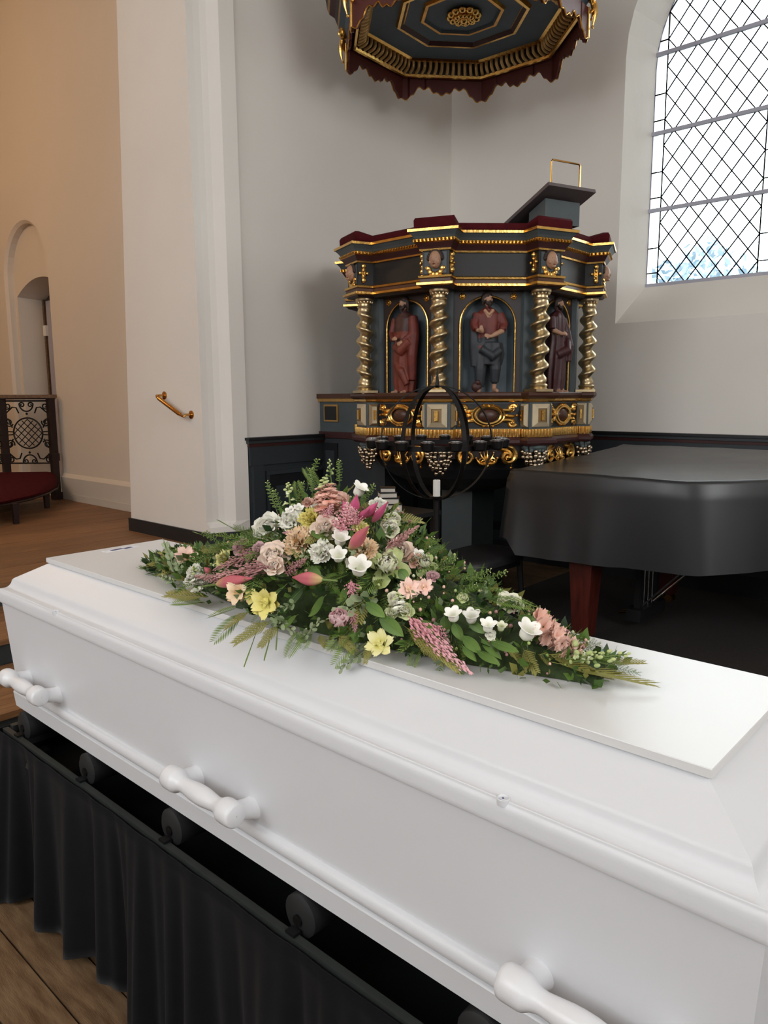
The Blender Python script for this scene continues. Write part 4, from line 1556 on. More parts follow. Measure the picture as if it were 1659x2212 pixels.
def handle(x, side):
    dz = -0.335
    yb_ = CY + side * (HY + pl(dz) - 0.002)
    yo = yb_ + side * 0.058
    mb = MB()
    pr = []
    for u, r in ((-0.118, 0.001), (-0.118, 0.0205), (-0.1155, 0.0235), (-0.109, 0.0252), (-0.084, 0.0252), (-0.078, 0.0240), (-0.068, 0.0182), (-0.060, 0.0158), (-0.052, 0.0152), (-0.038, 0.0166), (-0.016, 0.0192), (0, 0.0197)):
        pr.append((r, u))
    pr = pr + [(r, -u) for r, u in pr[-2::-1]]
    mb.lathe(pr, (x, yo, CT + dz + 0.012), 'coffin_handle', 22, 'X', False)
    hd = mb.build('handle', coffin, CO, sharp=62)
    for sg in (-1, 1):
        mb = MB()
        prof_ = [(0.0255, -0.002), (0.0230, 0.003), (0.0215, 0.010), (0.0200, 0.024), (0.0188, 0.040), (0.0180, 0.058)]
        rings = []
        for r, d in prof_:
            rings.append([(x + 0.094 * sg + r * cos(2 * pi * j / 18), yb_ + side * d, CT + dz - 0.004 + 0.016 * max(0, d) / 0.058 + r * sin(2 * pi * j / 18)) for j in range(18)])
        mb.loft(rings, 'coffin_handle')
        mb.build('mount', hd, CO, sharp=50)
    return hd


for x in (-2.055, -1.205, -0.375):
    handle(x, -1)
for x in (-2.055, -1.205, -0.375):
    handle(x, 1)
for x in (-1.905, -0.524):
    mb = MB()
    yy = CY - HY - 0.0985
    mb.lathe([(0.0088, -0.006), (0.0095, 0.0035), (0.0082, 0.0042), (0.0072, 0.0030), (0.0070, 0.0), (0.003, 0.0005), (0.0026, 0.0025), (0.001, 0.003)], (x, yy, CT - 0.0915), 'coffin_white', 18)
    mb.ball((x, yy, CT - 0.0885), (0.0018, 0.0018, 0.001), 'ink_blue', 8, 4)
    mb.build('screw_cup', coffin, CO)
mb = MB()
mb.obox((-2.125, 1.125, CT + 0.0004), (0.014, 0.003, 0), (-0.006, 0.055, 0), (0, 0, 0.0004), 'sticker_white')
mb.obox((-2.123, 1.112, CT + 0.0010), (0.007, 0.0015, 0), (-0.003, 0.020, 0), (0, 0, 0.0003), 'ink_blue')
mb.obox((-2.121, 1.148, CT + 0.0010), (0.007, 0.0015, 0), (-0.003, 0.014, 0), (0, 0, 0.0003), 'ink_blue')
mb.build('sticker', coffin, CO)['label'] = 'small white sticker with a blue mark'

# ================================================================== bier with rollers, and its black skirt
BX0, BX1, BY0, BY1, BZ = -2.28, 0.06, 0.795, 1.419, Z(-0.98)
BO = ((BX0 + BX1) / 2, (BY0 + BY1) / 2, 0)
bier = empty('bier', BO, 'low black bier with rollers that carries the white coffin', 'bier')
mb = MB()
mb.box(BX0, BX1, BY0 + 0.03, BY1 - 0.03, BZ - 0.12, BZ - 0.10, 'bier_black')
bed = mb.build('bed', bier, BO)
for y0, y1 in ((BY0, BY0 + 0.016), (BY1 - 0.016, BY1)):
    mb = MB()
    mb.box(BX0, BX1, y0, y1, BZ - 0.075, BZ, 'bier_rail')
    mb.build('side_rail', bier, BO)
for x0, x1 in ((BX0, BX0 + 0.022), (BX1 - 0.022, BX1)):
    mb = MB()
    mb.box(x0, x1, BY0 + 0.022, BY1 - 0.022, BZ - 0.07, BZ + 0.006, 'bier_rail')
    mb.build('end_rail', bier, BO)
RZ = CT - 0.452 - 0.0425
for x in (-2.19, -1.80, -1.40, -0.965, -0.56, -0.15):
    mb = MB()
    mb.lathe([(0.034, 0.0), (0.0415, 0.005), (0.0415, 0.57), (0.034, 0.575)], (x, BY0 + 0.024, RZ), 'roller_rubber', 20, 'Y')
    r = mb.build('roller', bier, BO, sharp=50)
    mb = MB()
    mb.lathe([(0.011, 0.0), (0.011, BY1 - BY0 - 0.04)], (x, BY0 + 0.02, RZ - 0.006), 'iron', 12, 'Y')
    mb.box(x - 0.012, x + 0.012, BY0 + 0.002, BY0 + 0.020, BZ - 0.02, BZ + 0.006, 'bier_black')
    mb.build('axle', r, BO)
for x in (BX0 + 0.05, BX1 - 0.09):
    for y in (BY0 + 0.06, BY1 - 0.10):
        mb = MB()
        mb.box(x, x + 0.04, y, y + 0.04, 0, BZ - 0.075, 'bier_black')
        mb.build('leg', bier, BO)

mb = MB()
path = []
yf, xe = BY0 - 0.004, BX0 - 0.004
n_side, n_end = 300, 90
for i in range(n_end + 1):
    path.append((xe, BY1 + 0.01 - (BY1 + 0.01 - yf) * i / n_end, (-1, 0)))
for i in range(1, n_side + 1):
    path.append((xe + (BX1 + 0.012 - xe) * i / n_side, yf, (0, -1)))
nr = 16
rings = []
for k in range(nr + 1):
    t = k / nr
    ring = []
    s = 0.0
    for i, (px, py, nn) in enumerate(path):
        if i:
            s += math.hypot(px - path[i - 1][0], py - path[i - 1][1])
        f1 = sin(s * 31 + 1.3 * sin(s * 5.3)) * 0.6 + sin(s * 55 + 2 * sin(s * 7)) * 0.3 + 0.5 * sin(s * 13 + 1)
        pk = abs(sin(s * 22 + 2.0 * sin(s * 4.1)))
        amp = 0.003 + 0.050 * t ** 0.7
        off = 0.006 + 0.020 * t + amp * (0.55 * f1 - 0.3 * pk) + 0.006 * t ** 0.5 * sin(s * 95 + 3 * sin(s * 9))
        if 0.55 < s < 0.78:                       # the corner of the cloth stands off the frame
            off += 0.05 * t * sin(pi * (s - 0.55) / 0.23)
        low = 0.012 + 0.016 * (0.5 + 0.5 * sin(s * 6.5 + 0.5)) + 0.012 * sin(s * 17)
        z = (BZ - 0.002) * (1 - t) + max(0.004, low) * t
        ring.append((px + nn[0] * off, py + nn[1] * off, z))
    rings.append(ring)
mb.loft(rings, 'black_cloth', False, False, True)
skirt = mb.build('bier_skirt', None, (BO[0], BO[1], 0.0), sharp=-80)
sol = skirt.modifiers.new('thickness', 'SOLIDIFY')
sol.thickness = 0.002
tag(skirt, 'black gathered cloth skirt hanging from the bier to the floor', 'cloth')

# ================================================================== candle globe on its stand
GX, GY, GZ, GR = -2.36, 3.0, Z(-0.234), 0.288
GO = (GX, GY, 0)
globe = empty('candle_globe', GO, 'black iron globe candle stand with a ring of tealight cups, before the pulpit', 'candle stand')
mb = MB()
mb.lathe([(0.17, 0.0), (0.17, 0.012), (0.03, 0.03), (0.016, 0.05), (0.016, GZ - GR)], (GX, GY, 0), 'iron', 20)
mb.build('pole', globe, GO)
mb = MB()
mb.tube([(GX, GY, GZ + GR - 0.01), (GX, GY, GZ + GR + 0.03), (GX, GY, GZ + GR + 0.085)], [0.012, 0.008, 0.002], 'iron', 8)
mb.build('spike', globe, GO)
lat = Vector((0.7405, 0.6720, 0))
dep = Vector((-0.6720, 0.7405, 0))
for ph in (23, -39, -82):
    e = lat * sin(radians(ph)) - dep * cos(radians(ph))
    nn = Vector((-e.y, e.x, 0))
    mb = MB()
    rings = []
    N = 64
    for i in range(N):
        a = 2 * pi * i / N
        d = e * cos(a) + Vector((0, 0, sin(a)))
        c = Vector((GX, GY, GZ)) + d * GR
        rings.append([c + d * 0.002 + nn * 0.011, c + d * 0.002 - nn * 0.011, c - d * 0.002 - nn * 0.011, c - d * 0.002 + nn * 0.011])
    rings.append(rings[0])
    mb.loft(rings, 'iron', True, False, False)
    mb.build('meridian_band', globe, GO)
mb = MB()
rings = []
N = 64
for i in range(N + 1):
    a = 2 * pi * i / N
    d = Vector((cos(a), sin(a), 0))
    c = Vector((GX, GY, GZ - 0.012)) + d * 0.302
    rings.append([c + d * 0.002 + Vector((0, 0, 0.012)), c + d * 0.002 - Vector((0, 0, 0.012)), c - d * 0.002 - Vector((0, 0, 0.012)), c - d * 0.002 + Vector((0, 0, 0.012))])
mb.loft(rings, 'iron', True, False, False)
mb.build('ring', globe, GO)
names = ['first', 'second', 'third', 'fourth', 'fifth', 'sixth', 'seventh', 'eighth']
lights = []
for k in range(16):
    ph = -79 + 22.5 * k
    d = lat * sin(radians(ph)) - dep * cos(radians(ph))
    c = Vector((GX, GY, GZ - 0.022)) + d * 0.334
    mb = MB()
    mb.lathe([(0.020, 0.0), (0.028, 0.006), (0.033, 0.043), (0.031, 0.044), (0.026, 0.018), (0.001, 0.017)], tuple(c), 'iron', 16)
    mb.lathe([(0.0328, 0.040), (0.0338, 0.0445), (0.0305, 0.0455), (0.0300, 0.040)], tuple(c), 'tin', 16, 'Z', False)
    cp = mb.build('candle_cup', globe, GO)
    front = -90 < ((ph + 180) % 360) - 180 < 90
    lights.append((c, front, c.dot(lat)))
for row, nm in ((True, 'front'), (False, 'back')):
    sel = sorted([q for q in lights if q[1] == row], key=lambda q: q[2])
    for i, (c, fr_, _) in enumerate(sel):
        o = Vector((c.x, c.y, c.z + 0.022))
        t = empty('tealight', tuple(o), 'white tealight in the %s row of the black candle ring, %s from the left' % (nm, names[i]), 'tealight', 'tealights in the candle ring')
        mb = MB()
        mb.lathe([(0.0235, 0.0), (0.0250, 0.026), (0.0238, 0.0265), (0.0236, 0.020)], tuple(o), 'tin', 16)
        mb.build('tin_cup', t, tuple(o))
        mb = MB()
        mb.lathe([(0.0225, 0.004), (0.0233, 0.0240), (0.002, 0.0225)], tuple(o), 'wax', 14)
        mb.build('wax', t, tuple(o))
        mb = MB()
        mb.tube([(o.x, o.y, o.z + 0.02), (o.x + 0.001, o.y, o.z + 0.029)], 0.0008, 'iron', 5)
        mb.build('wick', t, tuple(o))
# holder and thick candle at the bottom of the globe
mb = MB()
mb.lathe([(0.03, 0.0), (0.032, 0.012), (0.029, 0.013), (0.002, 0.012)], (GX, GY, GZ - GR + 0.002), 'iron', 16)
mb.build('candle_plate', globe, GO)
o = (GX, GY, GZ - GR + 0.0145)
t = empty('pillar_candle', o, 'white pillar candle standing inside the bottom of the iron globe', 'candle')
mb = MB()
mb.lathe([(0.0185, 0.0), (0.0185, 0.082), (0.016, 0.085), (0.003, 0.083)], o, 'wax', 18)
mb.build('wax', t, o)
mb = MB()
mb.tube([(o[0], o[1], o[2] + 0.082), (o[0] + 0.001, o[1], o[2] + 0.093)], 0.001, 'iron', 5)
mb.build('wick', t, o)

# ================================================================== piano under its cover
PN = (-1.6, 4.75, 0)
piano = empty('grand_piano', PN, 'mahogany grand piano under a black cover beside the pulpit', 'piano')
PT = Z(-0.45)


def piano_outline(o=0.0, inset=0.0):
    """straight bass side by the wall, keyboard end at the left, curved treble side towards the room"""
    x0, y0, y1 = -2.50 - o + inset, 3.965 - o + inset, 5.50 + o - inset
    pts = [(x0, y0)]
    for i in range(13):
        t = i / 12
        pts.append((x0 + 0.10 + 0.90 * t, y0 - 0.012 * sin(pi * t)))
    for i in range(1, 17):
        t = i / 16
        pts.append((-1.5 + 0.95 * t + 0.0 * o, y0 + 0.80 * (0.5 - 0.5 * cos(pi * t)) + (0.06 * sin(pi * t) if t < 1 else 0)))
    xt = -0.55 + o - inset
    for i in range(1, 9):
        t = pi / 2 * i / 8
        pts.append((xt + 0.30 * sin(t), y0 + 0.80 + (y1 - y0 - 0.80) * 0.5 * (1 - cos(t))))
    for i in range(1, 9):
        t = pi / 2 * i / 8
        pts.append((xt + 0.30 * cos(t) - 0.25 * (i / 8), y0 + 0.8 + (y1 - y0 - 0.8) * (0.5 + 0.5 * sin(t))))
    pts.append((x0 + 1.0, y1))
    pts.append((x0, y1))
    return pts


mb = MB()
po = piano_outline(0, 0.03)
mb.prism([(x + (0.30 if i in (0, len(po) - 1) else 0) , y) for i, (x, y) in enumerate(po)], PT - 0.40, PT - 0.03, 'mahogany')
case = mb.build('case', piano, PN)
mb = MB()
mb.box(-2.44, -2.10, 4.02, 5.45, PT - 0.47, PT - 0.34, 'mahogany')
mb.build('keybed', piano, PN)
for x, y in ((-2.05, 4.06), (-2.05, 5.36), (-0.78, 5.05)):
    mb = MB()
    mb.prism([(x - 0.075, y - 0.075), (x + 0.075, y - 0.075), (x + 0.075, y + 0.075), (x - 0.075, y + 0.075)], PT - 0.50, PT - 0.40, 'mahogany')
    mb.hexa([(x - 0.05, y - 0.05, 0.06), (x + 0.05, y - 0.05, 0.06), (x + 0.05, y + 0.05, 0.06), (x - 0.05, y + 0.05, 0.06),
             (x - 0.075, y - 0.075, PT - 0.50), (x + 0.075, y - 0.075, PT - 0.50), (x + 0.075, y + 0.075, PT - 0.50), (x - 0.075, y + 0.075, PT - 0.50)], 'mahogany')
    lg = mb.build('leg', piano, PN)
    mb = MB()
    for sg in (-1, 1):
        mb.lathe([(0.028, -0.012), (0.03, 0.0), (0.028, 0.012)], (x + 0.022, y + 0.026 * sg, 0.030), 'brass', 16, 'Y')
    mb.box(x - 0.02, x + 0.02, y - 0.014, y + 0.014, 0.02, 0.075, 'iron')
    mb.build('caster', lg, PN)
LX, LY = -1.95, 4.74
mb = MB()
mb.box(LX - 0.05, LX + 0.05, LY - 0.20, LY + 0.20, 0.05, 0.13, 'pulpit_black')
mb.box(LX - 0.04, LX + 0.04, LY - 0.17, LY + 0.17, PT - 0.49, PT - 0.42, 'pulpit_black')
for sg in (-1, 1):
    mb.box(LX - 0.02, LX + 0.02, LY + sg * 0.13 - 0.02, LY + sg * 0.13 + 0.02, 0.12, PT - 0.45, 'pulpit_black')
ly = mb.build('pedal_lyre', piano, PN)
for k in (-1, 0, 1):
    mb = MB()
    mb.tube([(LX + 0.01, LY + 0.065 * k, 0.10), (LX + 0.01, LY + 0.065 * k, PT - 0.45)], 0.0045, 'tin', 6)
    mb.build('pedal_rod', ly, PN)
    mb = MB()
    mb.tube([(LX - 0.03, LY + 0.065 * k, 0.075), (LX - 0.09, LY + 0.065 * k, 0.07), (LX - 0.15, LY + 0.065 * k, 0.055)], [0.012, 0.016, 0.020], 'brass', 8, True, 0.4)
    mb.build('pedal', ly, PN)
for sg in (-1, 1):
    mb = MB()
    mb.tube([(LX, LY + 0.10 * sg, 0.12), (LX + 0.50, LY + 0.16 * sg, PT - 0.40)], 0.006, 'tin', 6)
    mb.build('brace_rod', ly, PN)

# the black cover
mb = MB()
path = piano_outline(0.025)
dense = []
for i in range(len(path)):
    p0, p1 = Vector(path[i]), Vector(path[(i + 1) % len(path)])
    k = max(1, int((p1 - p0).length / 0.05))
    for j in range(k):
        dense.append(p0.lerp(p1, j / k))
cen = Vector((-1.6, 4.75))
nd = len(dense)
norms = []
for i in range(nd):
    t = dense[(i + 2) % nd] - dense[(i - 2) % nd]
    norms.append(Vector((t.y, -t.x)).normalized())
arc_s = [0.0]
for i in range(1, nd):
    arc_s.append(arc_s[-1] + (dense[i] - dense[i - 1]).length)


def top_z(x, y):
    """cloth on the closed lid: higher over the hinge side, a slack hollow and a crease in between"""
    t = (y - 3.96) / 1.54
    z = PT + 0.006 + 0.078 * max(0, min(1, t)) ** 1.4
    z += 0.006 * noise.noise(Vector((x * 2.2, y * 3.5, 1.7))) + 0.004 * noise.noise(Vector((x * 7, y * 9, 4.0)))
    z += 0.012 * math.exp(-((x + 1.75 + 0.35 * (y - 4.0)) / 0.06) ** 2) * max(0, 1 - abs(y - 4.15) / 0.3)
    return z


rings = []
for k in range(15):
    f = (k / 15)
    f = f ** 0.7
    rings.append([(cen.x + (p.x - cen.x) * f, cen.y + (p.y - cen.y) * f, top_z(cen.x + (p.x - cen.x) * f, cen.y + (p.y - cen.y) * f)) for p in dense])
for a in range(0, 5):
    t = pi / 2 * a / 4
    rings.append([(p.x + n_.x * (-0.025 + 0.025 * sin(t)), p.y + n_.y * (-0.025 + 0.025 * sin(t)), top_z(p.x, p.y) - 0.028 * (1 - cos(t))) for p, n_ in zip(dense, norms)])
for k in range(1, 13):
    t = k / 12
    ring = []
    for i, (p, n_) in enumerate(zip(dense, norms)):
        s = arc_s[i]
        fold = 0.030 * t ** 1.2 * (sin(s * 5.1 + 0.6) + 0.5 * sin(s * 11 + 1.0)) + 0.012 * t * sin(s * 23)
        out = 0.012 + 0.022 * t + fold * 0.8
        hem = 0.475 + 0.02 * sin(s * 2.2 + 1.0)
        if p.x < -2.45:
            hem = 0.40
        ring.append((p.x + n_.x * out, p.y + n_.y * out, (top_z(p.x, p.y) - 0.028) * 1.0 - hem * t))
    rings.append(ring)
mb.loft(rings, 'piano_cloth', True, False, True)
cover = mb.build('piano_cover', None, (-1.6, 4.75, PT), sharp=-80)
tag(cover, 'smooth black cloth cover draped over the grand piano', 'cover')

# piano stool
SOo = (-2.74, 3.93, 0)
stool = empty('piano_stool', SOo, 'low black stool with a rounded seat in front of the covered piano', 'stool')
mb = MB()
rings = []
for r, z in ((0.90, 0.435), (1.0, 0.445), (1.0, 0.475), (0.96, 0.492), (0.8, 0.50), (0.3, 0.503), (0.02, 0.503)):
    ring = []
    for j in range(32):
        a = 2 * pi * j / 32
        ca, sa = cos(a), sin(a)
        sx = math.copysign(abs(ca) ** 0.55, ca) * 0.21
        sy = math.copysign(abs(sa) ** 0.55, sa) * 0.33
        ring.append((SOo[0] + sx * r, SOo[1] + sy * r, z))
    rings.append(ring)
mb.loft(rings, 'leather_black')
mb.build('seat', stool, SOo, sharp=60)
for sx in (-1, 1):
    for sy in (-1, 1):
        mb = MB()
        mb.tube([(SOo[0] + 0.15 * sx, SOo[1] + 0.25 * sy, 0.44), (SOo[0] + 0.17 * sx, SOo[1] + 0.28 * sy, 0.0)], [0.022, 0.015], 'pulpit_black', 10)
        mb.build('leg', stool, SOo)
mb = MB()
mb.box(SOo[0] - 0.165, SOo[0] + 0.165, SOo[1] - 0.265, SOo[1] + 0.265, 0.395, 0.437, 'pulpit_black')
mb.build('apron', stool, SOo)

# hymn books on a small dark table
TO = (-2.92, 3.30, 0)
table = empty('side_table', TO, 'small black side table behind the flowers, under the hymn books', 'table')
mb = MB()
mb.box(TO[0] - 0.2, TO[0] + 0.2, TO[1] - 0.2, TO[1] + 0.2, 0.80, 0.826, 'pulpit_black')
mb.build('tabletop', table, TO)
for sx in (-1, 1):
    for sy in (-1, 1):
        mb = MB()
        mb.hexa([(TO[0] + 0.17 * sx + dx * 0.6, TO[1] + 0.17 * sy + dy * 0.6, 0.0) for dx, dy in ((-.018, -.018), (.018, -.018), (.018, .018), (-.018, .018))]
                + [(TO[0] + 0.17 * sx + dx, TO[1] + 0.17 * sy + dy, 0.80) for dx, dy in ((-.018, -.018), (.018, -.018), (.018, .018), (-.018, .018))], 'pulpit_black')
        mb.build('leg', table, TO)
z = 0.8265
specs = [('lowest', 0.050, 0.064, 0.055, 0.12, 0.008), ('second from the bottom', 0.036, 0.062, 0.055, -0.05, 0.0), ('second from the top', 0.032, 0.052, 0.05, 0.2, -0.006), ('topmost', 0.028, 0.045, 0.045, 0.05, -0.004)]
z = 0.8265 + 0.0
extra = [('under the pale ones, thick and dark edged', 0.03, 0.088, 0.07, 0.0, 0.0)]
for nm, th, hw, hd, rot, off in specs:
    o = (TO[0] + 0.0 + off, TO[1] - 0.045 + off, z)
    bk = empty('hymn_book', o, '%s of the stacked hymn books behind the flowers' % nm, 'book', 'stacked hymn books')
    a = 0.72 + rot
    ax, ay = Vector((cos(a), sin(a), 0)), Vector((-sin(a), cos(a), 0))
    c = Vector((o[0], o[1], z + th / 2))
    mb = MB()
    mb.obox(c, ax * (hw - 0.004), ay * (hd - 0.003), (0, 0, th / 2 - 0.004), 'paper')
    mb.build('page_block', bk, o)
    mb = MB()
    for sz in (-1, 1):
        mb.obox(c + Vector((0, 0, sz * (th / 2 - 0.002))), ax * hw, ay * hd, (0, 0, 0.002), 'book_cover')
    mb.obox(c + ay * hd, ax * hw, ay * 0.002, (0, 0, th / 2), 'book_cover')
    mb.build('cover', bk, o)
    z += th + 0.0003

# dark sheet laid as painted shade on the floor under the piano
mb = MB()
mb.box(-3.05, 2.6, 2.75, 5.84, 0.0002, 0.0022, 'floor_shade_dark')
floor_shade_sheet = mb.build('floor_shade_sheet', None, (-0.2, 3.9, 0.0))
for o in [globe, piano, stool, table] + [x for x in bpy.data.objects if x.get('category') in ('tealight', 'candle', 'book')]:
    o.location.z += 0.0024          # they stand on the sheet
tag(floor_shade_sheet, 'flat dark brown rug lying under the piano behind the coffin', 'floor_shade_sheet')

# ================================================================== brass handrail on the arch pier
HO = (-4.915, 3.1, Z(-0.05))
hr = empty('handrail', HO, 'short sloping brass handrail fixed to the white arch pier', 'handrail')
a, c = Vector((-5.06, 3.03, Z(0.020))), Vector((-4.70, 3.03, Z(-0.132)))
w0, w1 = Vector((-5.045, 3.1, Z(0.022))), Vector((-4.70, 3.1, Z(-0.118)))
d = (c - a).normalized()
mb = MB()
mb.tube([w0 + Vector((0, -0.004, 0)), w0 + Vector((0, -0.05, 0)), a + Vector((0.004, 0.006, 0.0)), a + d * 0.02, a + d * 0.05], 0.009, 'brass', 10)
mb.tube([w1 + Vector((0, -0.004, 0)), w1 + Vector((0, -0.05, 0)), c + Vector((-0.004, 0.006, 0.0)), c - d * 0.02, c - d * 0.05], 0.009, 'brass', 10)
mb.tube([a + d * 0.045, a + d * 0.06, c - d * 0.06, c - d * 0.045], [0.0145, 0.016, 0.016, 0.0145], 'brass', 12)
mb.build('rail', hr, HO)
for w in (w0, w1):
    mb = MB()
    mb.lathe([(0.030, 0.0), (0.030, -0.006), (0.012, -0.012)], tuple(w), 'brass', 18, 'Y')
    mb.build('flange', hr, HO)

# ================================================================== wrought iron altar rail and kneeler
RT = Z(0.045)
pts = [Vector((-8.04, 3.56, 0)), Vector((-8.43, 3.21, 0)), Vector((-8.62, 2.72, 0)), Vector((-8.66, 2.2, 0))]
RO = (-8.3, 3.0, ZCH)
rail = empty('altar_rail', RO, 'dark wrought-iron altar rail with scrollwork and a wooden top rail', 'altar rail')
for i, p in enumerate(pts):
    mb = MB()
    w = 0.034
    mb.box(p.x - w, p.x + w, p.y - w, p.y + w, ZCH, RT - 0.04, 'iron_brown')
    mb.box(p.x - w - .012, p.x + w + .012, p.y - w - .012, p.y + w + .012, ZCH, ZCH + 0.08, 'iron_brown')
    mb.box(p.x - w - .008, p.x + w + .008, p.y - w - .008, p.y + w + .008, ZCH + 0.42, ZCH + 0.5, 'iron_brown')
    mb.build('post', rail, RO)
for i in range(3):
    p0, p1 = pts[i], pts[i + 1]
    e = (p1 - p0).normalized()
    n = Vector((-e.y, e.x, 0))
    if n.dot(Vector((1, -1, 0))) < 0:
        n = -n
    L = (p1 - p0).length
    mb = MB()
    c = (p0 + p1) / 2
    mb.obox(c + Vector((0, 0, RT - 0.018)), e * (L / 2 + 0.05), n * 0.055, (0, 0, 0.018), 'oak_trim')
    mb.obox(c + Vector((0, 0, RT - 0.042)), e * (L / 2 + 0.04), n * 0.04, (0, 0, 0.007), 'iron_brown')
    mb.build('top_rail', rail, RO)
    mb = MB()
    zb_, zt_ = Z(-0.685), RT - 0.085
    for z_ in (zb_, zt_ + 0.02):
        mb.tube([p0 + Vector((0, 0, z_)), p1 + Vector((0, 0, z_))], 0.009, 'iron', 6)
    mid = c + Vector((0, 0, (zb_ + zt_) / 2))
    Rr = 0.155
    F = lambda s, z_: mid + e * s + Vector((0, 0, z_))
    mb.tube([F(Rr * cos(2 * pi * k / 36), Rr * sin(2 * pi * k / 36) * 1.05) for k in range(37)], 0.0085, 'iron', 6, False)
    for k in range(-2, 3):      # lattice inside the circle, every second pair of rods joined by a loop
        o_ = 0.052 * k
        hl = sqrt(max(0.0, Rr ** 2 - o_ ** 2)) * 0.93
        for sg in (-1, 1):
            mb.tube([F((-hl + o_ * sg * 1.0) * 0.7071 , (-hl * 1 - o_ * sg) * 0.7071 * sg) if False else F(0.7071 * (t * hl - sg * o_), 0.7071 * sg * (t * hl + sg * o_)) for t in (-1, -.5, 0, .5, 1)], 0.005, 'iron', 5)
    H2 = (zt_ - zb_) / 2
    def sp(s, z_, r0, turns, st, hand, th=0.008):
        pq = []
        N = 26
        for k in range(N + 1):
            t = k / N
            a_ = st + hand * 2 * pi * turns * t
            r = r0 * (1 - 0.75 * t)
            pq.append(F(s + r * cos(a_), z_ + r * sin(a_)))
        mb.tube(pq, [th * (1 - 0.2 * k / N) for k in range(N + 1)], 'iron', 6)
    for sz in (-1, 1):
        mb.tube([F(0.075 * cos(pi + pi * k / 14), sz * (H2 - 0.005 + 0.085 * sin(pi + pi * k / 14) + 0.0)) for k in range(15)], 0.008, 'iron', 6)
        mb.ball(F(0, sz * (H2 - 0.115)), 0.013, 'iron', 8, 5)
        for sx in (-1, 1):
            sp(sx * 0.045, sz * (H2 - 0.022), 0.030, 1.2, pi / 2 * (1 - sx) , sx * sz * 1)
            sp(sx * (L / 2 - 0.065), sz * 0.115, 0.045, 1.5, pi / 2 * (1 + sx) + 0.4, sx * sz)
            sp(sx * (L / 2 - 0.06), sz * (H2 - 0.035), 0.036, 1.3, pi / 2 * (1 - sx), -sx * sz)
            mb.tube([F(sx * 0.085, sz * (H2 - 0.11)), F(sx * 0.11, sz * (H2 - 0.05)), F(sx * 0.15, sz * (H2 - 0.045)), F(sx * (L / 2 - 0.05), sz * (H2 - 0.10)), F(sx * (L / 2 - 0.02), sz * (H2 - 0.08))], 0.008, 'iron', 6)
            mb.tube([F(sx * 0.165, sz * 0.06), F(sx * 0.185, sz * 0.10), F(sx * 0.20, sz * 0.15), F(sx * (L / 2 - 0.03), sz * 0.17), F(sx * (L / 2 - 0.012), sz * 0.10), F(sx * (L / 2 - 0.03), sz * 0.02), F(sx * 0.165, sz * 0.015)], 0.0075, 'iron', 6)
    mb.build('iron_panel', rail, RO)

KO = (-7.4, 2.8, ZCH)
kneel = empty('kneeler', KO, 'curved dark red upholstered kneeling bench in front of the altar rail', 'kneeler')
outer = [(-7.96, 3.54), (-7.62, 3.38), (-7.28, 3.14), (-6.98, 2.86), (-6.74, 2.52), (-6.62, 2.1), (-6.6, 1.6)]
inner = [(-8.02, 3.46), (-8.18, 3.28), (-8.34, 3.12), (-8.46, 2.94), (-8.54, 2.7), (-8.58, 2.4), (-8.6, 1.6)]
mb = MB()
KT = Z(-0.80)
rings = []
for o_, i_ in zip(outer, inner):
    ov, iv = Vector((*o_, 0)), Vector((*i_, 0))
    d = (ov - iv).normalized()
    ring = []
    for t, z_ in ((0, KT - 0.09), (0, KT + 0.03), (0.5, KT + 0.022), (0.8, KT - 0.002), (0.93, KT - 0.03), (1.0, KT - 0.075), (0.985, KT - 0.105), (0.93, KT - 0.112)):
        q = iv.lerp(ov, t)
        ring.append((q.x, q.y, z_))
    rings.append(ring)
mb.loft(rings, 'velvet')
mb.build('cushion', kneel, KO, sharp=60)
mb = MB()
mb.tube([(o_[0] - 0.02, o_[1] + 0.01, KT - 0.112) for o_ in outer], 0.012, 'iron_brown', 6)
mb.build('edge_strip', kneel, KO)
for x, y in ((-7.47, 3.2), (-6.72, 2.6), (-6.68, 1.9), (-8.3, 2.2)):
    mb = MB()
    mb.hexa([(x - .02, y - .02, ZCH), (x + .02, y - .02, ZCH), (x + .02, y + .02, ZCH), (x - .02, y + .02, ZCH), (x - .026, y - .026, KT - 0.1), (x + .026, y - .026, KT - 0.1), (x + .026, y + .026, KT - 0.1), (x - .026, y + .026, KT - 0.1)], 'iron_brown')
    mb.build('leg', kneel, KO)

